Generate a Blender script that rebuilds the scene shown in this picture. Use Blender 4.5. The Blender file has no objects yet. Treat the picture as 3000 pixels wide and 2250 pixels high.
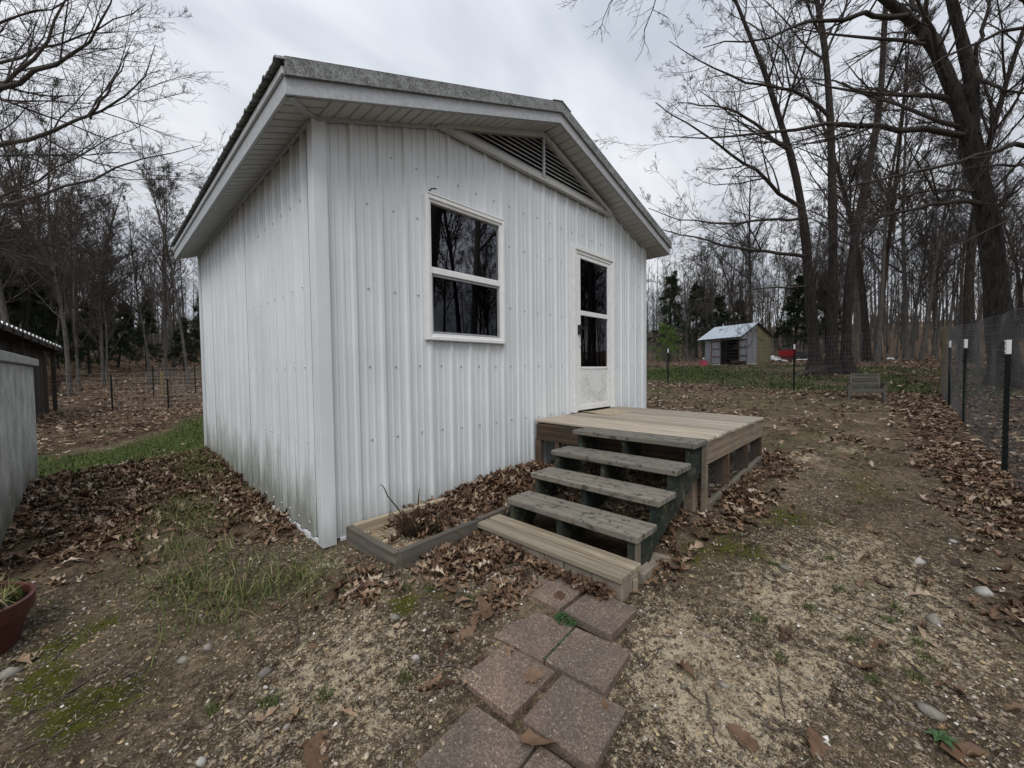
import bpy, bmesh, math, random
import numpy as np
from mathutils import Vector, Matrix

# ------------------------------------------------------------------ camera, sky, sun, exposure
rng = np.random.default_rng(11)
random.seed(11)
scene = bpy.context.scene
COL = scene.collection
R3 = np.array([[0.69364317, -0.03265141, 0.71957837],
               [-0.7202264, -0.01543972, 0.69356726],
               [-0.01153586, -0.99934754, -0.03422606]])
CAM = np.array([0.0, 0.0, 1.277])
cam_data = bpy.data.cameras.new('camera')
cam_data.sensor_width = 36.0
cam_data.lens = 1168.0 / 3000.0 * 36.0
cam_data.clip_start = 0.02
cam_data.clip_end = 1000.0
cam = bpy.data.objects.new('camera', cam_data)
COL.objects.link(cam)
Mr = R3 @ np.diag([1, -1, -1])
M4 = Matrix([[Mr[i][0], Mr[i][1], Mr[i][2], CAM[i]] for i in range(3)] + [[0, 0, 0, 1]])
cam.matrix_world = M4
scene.camera = cam

SUN_DIR = Vector((-0.62, -0.52, 1.0)).normalized()      # towards the bright part of the overcast
world = bpy.data.worlds.new('World')
scene.world = world
world.use_nodes = True
wn, wl_ = world.node_tree.nodes, world.node_tree.links
wn.clear()


def N(nodes, kind, **kw):
    n = nodes.new(kind)
    for k, v in kw.items():
        if k in ('operation', 'blend_type', 'data_type', 'noise_dimensions', 'feature', 'distance', 'wave_type',
                 'bands_direction', 'sky_type', 'sun_disc', 'sun_elevation', 'sun_rotation', 'attribute_name',
                 'musgrave_type', 'interpolation_type', 'invert', 'clamp', 'vector_type', 'layer_name', 'rings_direction'):
            setattr(n, k, v)
        else:
            n.inputs[k].default_value = v
    return n


sky = N(wn, 'ShaderNodeTexSky', sky_type='NISHITA', sun_disc=False,
        sun_elevation=math.asin(SUN_DIR.z), sun_rotation=math.atan2(SUN_DIR.x, SUN_DIR.y))
sky_s = wn.new('ShaderNodeVectorMath'); sky_s.operation = 'SCALE'; sky_s.inputs['Scale'].default_value = 0.10
wl_.new(sky.outputs[0], sky_s.inputs[0])
tc = wn.new('ShaderNodeTexCoord')
sep = wn.new('ShaderNodeSeparateXYZ'); wl_.new(tc.outputs['Generated'], sep.inputs[0])
zz = N(wn, 'ShaderNodeMath', operation='MAXIMUM'); wl_.new(sep.outputs['Z'], zz.inputs[0]); zz.inputs[1].default_value = 0.0
za = N(wn, 'ShaderNodeMath', operation='ADD'); wl_.new(zz.outputs[0], za.inputs[0]); za.inputs[1].default_value = 0.35
dx = N(wn, 'ShaderNodeMath', operation='DIVIDE'); wl_.new(sep.outputs['X'], dx.inputs[0]); wl_.new(za.outputs[0], dx.inputs[1])
dy = N(wn, 'ShaderNodeMath', operation='DIVIDE'); wl_.new(sep.outputs['Y'], dy.inputs[0]); wl_.new(za.outputs[0], dy.inputs[1])
cmb = wn.new('ShaderNodeCombineXYZ'); wl_.new(dx.outputs[0], cmb.inputs[0]); wl_.new(dy.outputs[0], cmb.inputs[1])
mp = wn.new('ShaderNodeMapping'); mp.inputs['Rotation'].default_value = (0, 0, 0.5); mp.inputs['Scale'].default_value = (1.0, 1.7, 1.0)
mp.inputs['Location'].default_value = (0.35, 0.2, 0.0)
wl_.new(cmb.outputs[0], mp.inputs[0])
cl = N(wn, 'ShaderNodeTexNoise', Scale=1.5, Detail=4.0, Roughness=0.5, Distortion=0.35)
wl_.new(mp.outputs[0], cl.inputs['Vector'])
cr = wn.new('ShaderNodeValToRGB')
cr.color_ramp.elements[0].position = 0.33; cr.color_ramp.elements[0].color = (0.47, 0.51, 0.575, 1)
cr.color_ramp.elements[1].position = 0.66; cr.color_ramp.elements[1].color = (0.87, 0.885, 0.92, 1)
e = cr.color_ramp.elements.new(0.5); e.color = (0.68, 0.705, 0.755, 1)
wl_.new(cl.outputs[0], cr.inputs[0])
mixw = N(wn, 'ShaderNodeMix', data_type='RGBA'); mixw.inputs['Factor'].default_value = 0.93
wl_.new(sky_s.outputs[0], mixw.inputs['A']); wl_.new(cr.outputs[0], mixw.inputs['B'])
# an overcast sky is brighter overhead than at the horizon
gz = N(wn, 'ShaderNodeMath', operation='MULTIPLY_ADD'); wl_.new(zz.outputs[0], gz.inputs[0]); gz.inputs[1].default_value = 0.75; gz.inputs[2].default_value = 0.70
bg = wn.new('ShaderNodeBackground'); wl_.new(gz.outputs[0], bg.inputs['Strength'])
wl_.new(mixw.outputs['Result'], bg.inputs[0])
wo = wn.new('ShaderNodeOutputWorld'); wl_.new(bg.outputs[0], wo.inputs[0])

sun_d = bpy.data.lights.new('sun', 'SUN')
sun_d.energy = 1.4
sun_d.angle = math.radians(30)
sun_d.color = (1.0, 0.97, 0.93)
sun = bpy.data.objects.new('sun', sun_d)
COL.objects.link(sun)
sun.rotation_euler = (-SUN_DIR).to_track_quat('-Z', 'Y').to_euler()
sun.location = (0, 0, 30)

scene.view_settings.view_transform = 'Standard'
scene.view_settings.look = 'None'
scene.view_settings.exposure = 0.16
scene.view_settings.gamma = 1.0
scene.render.engine = 'CYCLES'
scene.cycles.max_bounces = 4
scene.cycles.diffuse_bounces = 2
scene.cycles.use_adaptive_sampling = True
scene.cycles.adaptive_threshold = 0.02
scene.cycles.transparent_max_bounces = 8
scene.cycles.use_denoising = True


# ------------------------------------------------------------------ helpers
def at(u, v, d):
    """point seen at photo pixel (u, v) of the 3000 px frame, d metres ahead"""
    c = np.array([(u - 1500.0) / 1168.0, (v - 1125.0) / 1168.0, 1.0]) * d
    return CAM + R3 @ c


WL = {}          # world origin of every unrotated object


def tag(o, label, cat, group=None):
    o['label'] = label
    o['category'] = cat
    if group:
        o['group'] = group
    return o


def kind(o, k):
    o['kind'] = k
    return o


def thing(name, loc, label, cat, group=None):
    o = bpy.data.objects.new(name, None)
    o.empty_display_size = 0.1
    COL.objects.link(o)
    o.location = loc
    WL[o] = np.array(loc, float)
    return tag(o, label, cat, group)


def link(name, me, origin, parent=None):
    o = bpy.data.objects.new(name, me)
    COL.objects.link(o)
    origin = np.array(origin, float)
    WL[o] = origin
    if parent is not None:
        o.parent = parent
        o.location = origin - WL[parent]
    else:
        o.location = origin
    return o


def fast_mesh(name, V, quads=None, tris=None, mat=None, attrs=None, smooth=False):
    me = bpy.data.meshes.new(name)
    V = np.asarray(V, np.float32).reshape(-1, 3)
    me.vertices.add(len(V)); me.vertices.foreach_set('co', V.ravel())
    nq = 0 if quads is None else len(quads)
    nt = 0 if tris is None else len(tris)
    loops = []
    if nq: loops.append(np.asarray(quads, np.int32).ravel())
    if nt: loops.append(np.asarray(tris, np.int32).ravel())
    loops = np.concatenate(loops)
    me.loops.add(len(loops)); me.loops.foreach_set('vertex_index', loops)
    starts = np.concatenate([np.arange(nq) * 4, nq * 4 + np.arange(nt) * 3]).astype(np.int32)
    me.polygons.add(nq + nt); me.polygons.foreach_set('loop_start', starts)
    if smooth:
        me.polygons.foreach_set('use_smooth', np.ones(nq + nt, bool))
    if attrs:
        for k, a in attrs.items():
            a = np.asarray(a, np.float32)
            if a.ndim == 2:
                at_ = me.attributes.new(k, 'FLOAT_COLOR', 'POINT')
                c4 = np.ones((len(a), 4), np.float32); c4[:, :a.shape[1]] = a
                at_.data.foreach_set('color', c4.ravel())
            else:
                at_ = me.attributes.new(k, 'FLOAT', 'POINT'); at_.data.foreach_set('value', a)
    me.update(calc_edges=True)
    if mat: me.materials.append(mat)
    return me


class MB:
    def __init__(s):
        s.v = []; s.f = []

    def add(s, V, F):
        b = len(s.v)
        s.v += [tuple(map(float, p)) for p in V]
        s.f += [tuple(b + i for i in f) for f in F]
        return s

    def hexa(s, P):      # 8 points: bottom 4 ccw, top 4 ccw
        return s.add(P, [(3, 2, 1, 0), (4, 5, 6, 7), (0, 1, 5, 4), (1, 2, 6, 5), (2, 3, 7, 6), (3, 0, 4, 7)])

    def box(s, x0, x1, y0, y1, z0, z1):
        return s.hexa([(x0, y0, z0), (x1, y0, z0), (x1, y1, z0), (x0, y1, z0), (x0, y0, z1), (x1, y0, z1), (x1, y1, z1), (x0, y1, z1)])

    def prism(s, poly, off):    # poly: list of 3d points, extruded by vector off
        n = len(poly); off = np.array(off, float)
        V = [np.array(p, float) for p in poly] + [np.array(p, float) + off for p in poly]
        F = [tuple(range(n - 1, -1, -1)), tuple(range(n, 2 * n))]
        F += [(i, (i + 1) % n, n + (i + 1) % n, n + i) for i in range(n)]
        return s.add(V, F)

    def bar(s, p, q, w, h, up=(0, 0, 1)):      # rectangular bar from p to q
        p = np.array(p, float); q = np.array(q, float); t = q - p; t /= np.linalg.norm(t)
        a = np.cross(np.array(up, float), t); a /= np.linalg.norm(a); b = np.cross(t, a)
        c = [(-w / 2, -h / 2), (w / 2, -h / 2), (w / 2, h / 2), (-w / 2, h / 2)]
        return s.prism([p + a * i + b * j for i, j in c], q - p)

    def tube(s, pts, rad, sides=6, cap=True):
        pts = np.array(pts, float); n = len(pts)
        rad = np.full(n, rad, float) if np.isscalar(rad) else np.array(rad, float)
        V, Q = tube_arrays(pts[None], rad[None], sides)
        F = [tuple(q) for q in Q]
        if cap:
            F += [tuple(range(sides - 1, -1, -1)), tuple(range((n - 1) * sides, n * sides))]
        return s.add(V, F)

    def lathe(s, prof, seg=24, c=(0, 0, 0)):
        V = []; F = []
        for r, z in prof:
            for k in range(seg):
                a = 2 * math.pi * k / seg
                V.append((c[0] + r * math.cos(a), c[1] + r * math.sin(a), c[2] + z))
        for i in range(len(prof) - 1):
            for k in range(seg):
                k2 = (k + 1) % seg
                F.append((i * seg + k, i * seg + k2, (i + 1) * seg + k2, (i + 1) * seg + k))
        return s.add(V, F)

    def build(s, name, mat, parent=None, bevel=0.0, smooth=False, origin=None, segs=1):
        V = np.array(s.v, float)
        c = (V.min(0) + V.max(0)) / 2 if origin is None else np.array(origin, float)
        V = V - c
        me = bpy.data.meshes.new(name)
        me.from_pydata([tuple(p) for p in V], [], s.f)
        bm = bmesh.new(); bm.from_mesh(me)
        bmesh.ops.recalc_face_normals(bm, faces=bm.faces)
        if bevel:
            bmesh.ops.bevel(bm, geom=list(bm.edges), offset=bevel, segments=segs, affect='EDGES', clamp_overlap=True)
        bm.to_mesh(me); bm.free()
        if smooth:
            me.polygons.foreach_set('use_smooth', np.ones(len(me.polygons), bool))
        me.materials.append(mat)
        return link(name, me, c, parent)


def tube_arrays(P, Rd, sides):
    """P (N,n,3), Rd (N,n) -> verts, quads"""
    Nn, n, _ = P.shape
    T = np.gradient(P, axis=1)
    T /= np.linalg.norm(T, axis=2, keepdims=True) + 1e-9
    mean = T.mean(1)
    ref = np.where(np.abs(mean[:, 2:3]) > 0.8, np.array([[1.0, 0, 0]]), np.array([[0, 0, 1.0]]))
    A = np.cross(T, ref[:, None, :]); A /= np.linalg.norm(A, axis=2, keepdims=True) + 1e-9
    B = np.cross(T, A)
    ang = np.arange(sides) * 2 * math.pi / sides
    V = P[:, :, None, :] + Rd[:, :, None, None] * (A[:, :, None, :] * np.cos(ang)[None, None, :, None] + B[:, :, None, :] * np.sin(ang)[None, None, :, None])
    base = (np.arange(Nn) * n * sides)[:, None, None]
    i = (np.arange(n - 1) * sides)[None, :, None]
    k = np.arange(sides)[None, None, :]; k2 = (k + 1) % sides
    Q = np.stack([base + i + k, base + i + k2, base + i + sides + k2, base + i + sides + k], -1).reshape(-1, 4)
    return V.reshape(-1, 3), Q


def board(name, mat, parent, c, size, rot=(0, 0, 0), bevel=0.004):
    """a plank centred at c, local x is its length"""
    l, w, t = size
    bm = bmesh.new()
    bmesh.ops.create_cube(bm, size=1.0)
    for v in bm.verts:
        v.co.x *= l; v.co.y *= w; v.co.z *= t
    if bevel:
        bmesh.ops.bevel(bm, geom=list(bm.edges), offset=bevel, segments=1, affect='EDGES', clamp_overlap=True)
    me = bpy.data.meshes.new(name); bm.to_mesh(me); bm.free()
    me.materials.append(mat)
    o = link(name, me, c, parent)
    o.rotation_euler = rot
    return o


# value noise for terrain and scatter masks
_perm = rng.random((256, 256))


def vnoise(x, y):
    x = np.asarray(x, float); y = np.asarray(y, float)
    xi = np.floor(x).astype(int); yi = np.floor(y).astype(int)
    fx = x - xi; fy = y - yi
    fx = fx * fx * (3 - 2 * fx); fy = fy * fy * (3 - 2 * fy)
    g = lambda a, b: _perm[a % 256, b % 256]
    return (g(xi, yi) * (1 - fx) + g(xi + 1, yi) * fx) * (1 - fy) + (g(xi, yi + 1) * (1 - fx) + g(xi + 1, yi + 1) * fx) * fy


def fbm(x, y, o=4):
    s = 0; a = 0.5; t = 0
    for i in range(o):
        s = s + a * vnoise(x * 2 ** i + 17 * i, y * 2 ** i + 31 * i); t += a; a *= 0.5
    return s / t


def sstep(a, b, x):
    t = np.clip((x - a) / (b - a), 0, 1)
    return t * t * (3 - 2 * t)


# ------------------------------------------------------------------ materials
def material(name):
    m = bpy.data.materials.new(name); m.use_nodes = True
    nt = m.node_tree; nt.nodes.clear()
    out = nt.nodes.new('ShaderNodeOutputMaterial')
    b = nt.nodes.new('ShaderNodeBsdfPrincipled')
    nt.links.new(b.outputs[0], out.inputs[0])
    return m, nt.nodes, nt.links, b


def ramp(nodes, links, src, stops):
    r = nodes.new('ShaderNodeValToRGB')
    el = r.color_ramp.elements
    el[0].position, el[0].color = stops[0][0], (*stops[0][1], 1)
    el[1].position, el[1].color = stops[-1][0], (*stops[-1][1], 1)
    for p, c in stops[1:-1]:
        k = el.new(p); k.color = (*c, 1)
    links.new(src, r.inputs[0])
    return r.outputs[0]


def coords(nodes, links, scale=(1, 1, 1), rnd=True):
    t = nodes.new('ShaderNodeTexCoord'); m = nodes.new('ShaderNodeMapping')
    m.inputs['Scale'].default_value = scale
    links.new(t.outputs['Object'], m.inputs[0])
    if rnd:
        oi = nodes.new('ShaderNodeObjectInfo')
        mul = N(nodes, 'ShaderNodeMath', operation='MULTIPLY'); mul.inputs[1].default_value = 57.0
        links.new(oi.outputs['Random'], mul.inputs[0])
        links.new(mul.outputs[0], m.inputs['Location'])
    return m.outputs[0]


def noise(nodes, links, vec, scale, detail=4, rough=0.55, dist=0.0):
    n = N(nodes, 'ShaderNodeTexNoise', Scale=scale, Detail=detail, Roughness=rough, Distortion=dist)
    links.new(vec, n.inputs['Vector'])
    return n.outputs[0]


def mixc(nodes, links, f, a, b, blend='MIX'):
    m = N(nodes, 'ShaderNodeMix', data_type='RGBA', blend_type=blend)
    for s, v in (('Factor', f), ('A', a), ('B', b)):
        if hasattr(v, 'links') or isinstance(v, bpy.types.NodeSocket): links.new(v, m.inputs[s])
        elif s == 'Factor': m.inputs[s].default_value = v
        else: m.inputs[s].default_value = (*v, 1)
    return m.outputs['Result']


def mathn(nodes, links, op, a, b):
    m = N(nodes, 'ShaderNodeMath', operation=op)
    for i, v in enumerate((a, b)):
        if isinstance(v, bpy.types.NodeSocket): links.new(v, m.inputs[i])
        else: m.inputs[i].default_value = v
    return m.outputs[0]


def bump(nodes, links, b, h, strength=0.3, dist=0.01):
    n = nodes.new('ShaderNodeBump'); n.inputs['Strength'].default_value = strength; n.inputs['Distance'].default_value = dist
    links.new(h, n.inputs['Height']); links.new(n.outputs[0], b.inputs['Normal'])


def simple(name, col, rough=0.6, var=0.25, scale=8.0, metal=0.0, bmp=0.15, dist=0.004, spec=0.5):
    m, n, l, b = material(name)
    v = coords(n, l)
    f = noise(n, l, v, scale, 5, 0.6)
    lo = tuple(c * (1 - var) for c in col); hi = tuple(min(1, c * (1 + var)) for c in col)
    l.new(ramp(n, l, f, [(0.3, lo), (0.7, hi)]), b.inputs['Base Color'])
    b.inputs['Roughness'].default_value = rough; b.inputs['Metallic'].default_value = metal
    b.inputs['Specular IOR Level'].default_value = spec
    if bmp: bump(n, l, b, noise(n, l, v, scale * 4, 4), bmp, dist)
    return m


def wood(name, dark, light, grey, greyness=0.5, ring=9.0, rough=0.8, axis=0, stain=None, staincol=(0.03, 0.05, 0.045)):
    m, n, l, b = material(name)
    sc = [1.0, 1.0, 1.0]; sc = [14.0, 14.0, 14.0]; sc[axis] = 0.7
    v = coords(n, l, tuple(sc))
    g1 = noise(n, l, v, 2.2, 6, 0.6, 0.6)
    sc2 = [3.0, 3.0, 3.0]; sc2[axis] = 0.45
    v2 = coords(n, l, tuple(sc2))
    w = N(n, 'ShaderNodeTexWave', Scale=ring / 6.0, Distortion=3.2, Detail=2.0)
    w.inputs['Detail Scale'].default_value = 1.2
    w.bands_direction = 'Y' if axis != 1 else 'X'
    l.new(v2, w.inputs['Vector'])
    gm = mathn(n, l, 'ADD', mathn(n, l, 'MULTIPLY', g1, 0.84), mathn(n, l, 'MULTIPLY', w.outputs[1], 0.16))
    c1 = ramp(n, l, gm, [(0.28, dark), (0.62, light)])
    v3 = coords(n, l, (1.6, 1.6, 1.6))
    wear = noise(n, l, v3, 3.0, 6, 0.65)
    wf = ramp(n, l, wear, [(0.5 - greyness * 0.35, (0, 0, 0)), (0.72 - greyness * 0.2, (1, 1, 1))])
    c2 = mixc(n, l, wf, c1, mixc(n, l, 0.55, grey, mixc(n, l, 1.0, grey, c1, 'MULTIPLY')))
    if stain is not None:
        vs = coords(n, l, (2.2, 2.2, 2.2))
        sf = ramp(n, l, noise(n, l, vs, 7.0, 7, 0.75), [(stain, (0, 0, 0)), (stain + 0.07, (1, 1, 1))])
        c2 = mixc(n, l, sf, c2, staincol)
    oi = n.new('ShaderNodeObjectInfo')
    tint = ramp(n, l, oi.outputs['Random'], [(0, (0.70, 0.70, 0.70)), (1, (1.14, 1.11, 1.07))])
    c2 = mixc(n, l, 1.0, c2, tint, 'MULTIPLY')
    l.new(c2, b.inputs['Base Color'])
    b.inputs['Roughness'].default_value = rough
    b.inputs['Specular IOR Level'].default_value = 0.25
    bump(n, l, b, gm, 0.5, 0.004)
    return m


MAT = {}


def make_mats():
    # white painted steel with algae stains that creep up from the ground
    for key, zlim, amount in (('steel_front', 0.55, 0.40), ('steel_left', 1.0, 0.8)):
        m, n, l, b = material(key)
        geo = n.new('ShaderNodeNewGeometry')
        sp = n.new('ShaderNodeSeparateXYZ'); l.new(geo.outputs['Position'], sp.inputs[0])
        mpn = n.new('ShaderNodeMapping'); mpn.inputs['Scale'].default_value = (11, 11, 0.9); l.new(geo.outputs['Position'], mpn.inputs[0])
        streak = noise(n, l, mpn.outputs[0], 1.6, 6, 0.65)
        fine = noise(n, l, geo.outputs['Position'], 90, 5, 0.7)
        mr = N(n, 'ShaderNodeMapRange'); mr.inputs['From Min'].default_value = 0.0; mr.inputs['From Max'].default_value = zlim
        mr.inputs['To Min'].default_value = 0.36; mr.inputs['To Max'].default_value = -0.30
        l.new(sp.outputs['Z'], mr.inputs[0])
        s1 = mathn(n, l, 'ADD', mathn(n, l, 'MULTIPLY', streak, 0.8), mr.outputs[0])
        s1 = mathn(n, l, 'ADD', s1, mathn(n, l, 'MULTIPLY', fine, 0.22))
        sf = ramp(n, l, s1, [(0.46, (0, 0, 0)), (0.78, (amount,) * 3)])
        big = noise(n, l, geo.outputs['Position'], 1.3, 5, 0.6)
        base = ramp(n, l, big, [(0.3, (0.66, 0.69, 0.705)), (0.7, (0.74, 0.765, 0.775))])
        speck = ramp(n, l, fine, [(0.60, (1, 1, 1)), (0.78, (0.80, 0.80, 0.78))])
        base = mixc(n, l, 1.0, base, speck, 'MULTIPLY')
        grime = ramp(n, l, noise(n, l, mpn.outputs[0], 0.5, 5, 0.6), [(0.42, (1, 1, 1)), (0.8, (0.84, 0.85, 0.84))])
        base = mixc(n, l, 1.0, base, grime, 'MULTIPLY')
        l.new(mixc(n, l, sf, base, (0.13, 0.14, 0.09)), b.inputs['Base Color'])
        b.inputs['Roughness'].default_value = 0.42
        bump(n, l, b, noise(n, l, geo.outputs['Position'], 2.0, 3), 0.3, 0.02)
        MAT[key] = m
    # weathered white trim with lichen speckle
    for key, col, cover in (('trim_lichen', (0.32, 0.33, 0.33), 0.50), ('trim', (0.66, 0.68, 0.69), 0.66)):
        m, n, l, b = material(key)
        geo = n.new('ShaderNodeNewGeometry')
        f1 = noise(n, l, geo.outputs['Position'], 70, 6, 0.75)
        f2 = noise(n, l, geo.outputs['Position'], 9, 5, 0.6)
        s = mathn(n, l, 'ADD', mathn(n, l, 'MULTIPLY', f1, 0.7), mathn(n, l, 'MULTIPLY', f2, 0.3))
        sf = ramp(n, l, s, [(cover - 0.08, (0, 0, 0)), (cover + 0.08, (1, 1, 1))])
        l.new(mixc(n, l, sf, col, (0.085, 0.088, 0.082)), b.inputs['Base Color'])
        b.inputs['Roughness'].default_value = 0.6
        MAT[key] = m
    MAT['fascia'] = simple('fascia', (0.42, 0.44, 0.455), 0.5, 0.16, 30.0, bmp=0.05)
    MAT['soffit'] = simple('soffit', (0.46, 0.46, 0.44), 0.55, 0.10, 6.0, bmp=0.0)
    MAT['vinyl'] = simple('vinyl', (0.80, 0.80, 0.79), 0.4, 0.07, 14.0, bmp=0.03)
    # storm door kick panel, scuffed with mildew
    m, n, l, b = material('kick_panel')
    v = coords(n, l)
    f = noise(n, l, v, 26, 6, 0.75); g = noise(n, l, v, 3.0, 3, 0.5)
    s = mathn(n, l, 'ADD', mathn(n, l, 'MULTIPLY', f, 0.6), mathn(n, l, 'MULTIPLY', g, 0.4))
    sf = ramp(n, l, s, [(0.49, (0, 0, 0)), (0.66, (0.6, 0.6, 0.6))])
    l.new(mixc(n, l, sf, (0.74, 0.75, 0.75), (0.26, 0.26, 0.23)), b.inputs['Base Color'])
    b.inputs['Roughness'].default_value = 0.5
    MAT['kick'] = m
    MAT['black'] = simple('black_metal', (0.012, 0.013, 0.014), 0.45, 0.2, 20, bmp=0.05)
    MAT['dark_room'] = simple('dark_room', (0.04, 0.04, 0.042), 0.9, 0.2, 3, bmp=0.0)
    MAT['grey_alu'] = simple('grey_alu', (0.28, 0.285, 0.29), 0.45, 0.15, 20, bmp=0.0)
    MAT['galv_screw'] = simple('screw_head', (0.48, 0.49, 0.5), 0.4, 0.2, 20, metal=0.5, bmp=0.0)
    # glass: clear sheet with a strong mirror
    m = bpy.data.materials.new('window_glass'); m.use_nodes = True; nt = m.node_tree; nt.nodes.clear()
    out = nt.nodes.new('ShaderNodeOutputMaterial'); mx = nt.nodes.new('ShaderNodeMixShader')
    tr = nt.nodes.new('ShaderNodeBsdfTransparent'); tr.inputs[0].default_value = (0.55, 0.57, 0.58, 1)
    gl = nt.nodes.new('ShaderNodeBsdfGlossy'); gl.inputs['Roughness'].default_value = 0.0; gl.inputs['Color'].default_value = (0.92, 0.93, 1.0, 1)
    fr = nt.nodes.new('ShaderNodeFresnel'); fr.inputs['IOR'].default_value = 2.5
    nt.links.new(fr.outputs[0], mx.inputs[0]); nt.links.new(tr.outputs[0], mx.inputs[1]); nt.links.new(gl.outputs[0], mx.inputs[2])
    nt.links.new(mx.outputs[0], out.inputs[0]); MAT['glass'] = m
    # same glass behind an insect screen
    m = m.copy(); m.name = 'screened_glass'; nt = m.node_tree
    nt.nodes['Fresnel'].inputs['IOR'].default_value = 1.5
    nt.nodes['Transparent BSDF'].inputs[0].default_value = (0.3, 0.3, 0.3, 1)
    MAT['glass_screen'] = m
    # timber
    MAT['deck_wood'] = wood('deck_wood', (0.18, 0.145, 0.105), (0.53, 0.475, 0.385), (0.57, 0.53, 0.46), 0.55)
    MAT['rim_wood'] = wood('rim_wood', (0.11, 0.082, 0.056), (0.28, 0.225, 0.165), (0.29, 0.26, 0.22), 0.4)
    MAT['rim_brown'] = wood('rim_brown', (0.05, 0.03, 0.02), (0.15, 0.10, 0.065), (0.14, 0.115, 0.095), 0.25)
    MAT['tread_wood'] = wood('tread_wood', (0.07, 0.064, 0.053), (0.27, 0.25, 0.21), (0.38, 0.36, 0.315), 0.5, stain=0.535, staincol=(0.065, 0.066, 0.054))
    MAT['green_wood'] = wood('green_wood', (0.011, 0.017, 0.014), (0.028, 0.038, 0.031), (0.12, 0.125, 0.085), 0.10, stain=0.56, staincol=(0.12, 0.12, 0.075))
    MAT['bed_wood'] = wood('bed_wood', (0.07, 0.058, 0.045), (0.19, 0.165, 0.13), (0.22, 0.21, 0.19), 0.5)
    MAT['fresh_wood'] = wood('fresh_wood', (0.17, 0.135, 0.09), (0.46, 0.395, 0.29), (0.48, 0.44, 0.36), 0.5)
    MAT['bench_wood'] = wood('bench_wood', (0.055, 0.052, 0.045), (0.15, 0.14, 0.12), (0.24, 0.23, 0.205), 0.5)
    MAT['post_wood'] = wood('post_wood', (0.09, 0.07, 0.035), (0.23, 0.18, 0.09), (0.22, 0.19, 0.11), 0.3, axis=2)
    MAT['old_wood'] = wood('old_wood', (0.02, 0.017, 0.014), (0.06, 0.05, 0.042), (0.07, 0.063, 0.055), 0.4)
    MAT['mat_carpet'] = simple('doormat_fibre', (0.36, 0.30, 0.21), 0.95, 0.3, 20, bmp=0.6, dist=0.005)
    MAT['block'] = simple('concrete_block', (0.22, 0.19, 0.145), 0.9, 0.25, 18, bmp=0.5)
    # paver: red-brown exposed aggregate
    m, n, l, b = material('paver')
    v = coords(n, l)
    vor = N(n, 'ShaderNodeTexVoronoi', Scale=150.0); l.new(v, vor.inputs['Vector'])
    sp_ = ramp(n, l, vor.outputs['Color'], [(0.0, (0.09, 0.068, 0.054)), (0.55, (0.16, 0.124, 0.10)), (0.85, (0.24, 0.19, 0.155)), (1.0, (0.50, 0.44, 0.385))])
    big = ramp(n, l, noise(n, l, v, 5, 5, 0.6), [(0.3, (0.70, 0.73, 0.71)), (0.75, (1.2, 1.1, 1.06))])
    c = mixc(n, l, 1.0, sp_, big, 'MULTIPLY')
    pk = ramp(n, l, noise(n, l, v, 2.6, 3, 0.5), [(0.66, (0, 0, 0)), (0.78, (0.6, 0.6, 0.6))])
    c = mixc(n, l, pk, c, (0.24, 0.14, 0.12))
    oi = n.new('ShaderNodeObjectInfo')
    c = mixc(n, l, 1.0, c, ramp(n, l, oi.outputs['Random'], [(0, (0.82, 0.84, 0.84)), (1, (1.12, 1.06, 1.02))]), 'MULTIPLY')
    dirtf = ramp(n, l, noise(n, l, v, 9, 6, 0.7), [(0.60, (0, 0, 0)), (0.75, (0.45, 0.45, 0.45))])
    c = mixc(n, l, dirtf, c, (0.115, 0.09, 0.065))
    l.new(c, b.inputs['Base Color']); b.inputs['Roughness'].default_value = 0.9
    bump(n, l, b, vor.outputs['Distance'], 0.35, 0.002); MAT['paver'] = m
    # stained white render on the low concrete wall
    m, n, l, b = material('stained_render')
    geo = n.new('ShaderNodeNewGeometry')
    mpn = n.new('ShaderNodeMapping'); mpn.inputs['Scale'].default_value = (2.0, 2.0, 1.9); l.new(geo.outputs['Position'], mpn.inputs[0])
    f = noise(n, l, mpn.outputs[0], 1.6, 7, 0.7); g = noise(n, l, geo.outputs['Position'], 40, 5, 0.7)
    sp = n.new('ShaderNodeSeparateXYZ'); l.new(geo.outputs['Position'], sp.inputs[0])
    mr = N(n, 'ShaderNodeMapRange'); mr.inputs['From Min'].default_value = -0.1; mr.inputs['From Max'].default_value = 0.45
    mr.inputs['To Min'].default_value = 0.3; mr.inputs['To Max'].default_value = 0.0; l.new(sp.outputs['Z'], mr.inputs[0])
    s = mathn(n, l, 'ADD', mathn(n, l, 'ADD', mathn(n, l, 'MULTIPLY', f, 0.65), mathn(n, l, 'MULTIPLY', g, 0.3)), mr.outputs[0])
    l.new(ramp(n, l, s, [(0.38, (0.50, 0.505, 0.49)), (0.52, (0.30, 0.30, 0.285)), (0.72, (0.10, 0.105, 0.075))]), b.inputs['Base Color'])
    b.inputs['Roughness'].default_value = 0.9; bump(n, l, b, g, 0.4, 0.004); MAT['render'] = m
    MAT['cap_board'] = simple('grey_cap', (0.28, 0.28, 0.27), 0.8, 0.25, 10, bmp=0.3)
    MAT['white_sheet'] = simple('white_roof_sheet', (0.80, 0.82, 0.84), 0.4, 0.06, 3, bmp=0.0)
    MAT['terracotta'] = simple('oxblood_plastic', (0.075, 0.022, 0.017), 0.5, 0.2, 6, bmp=0.1)
    MAT['planter_brown'] = simple('brown_planter', (0.10, 0.05, 0.028), 0.7, 0.2, 6, bmp=0.1)
    MAT['post_green'] = simple('dark_green_steel', (0.006, 0.010, 0.009), 0.75, 0.2, 30, bmp=0.0, spec=0.2)
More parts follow.
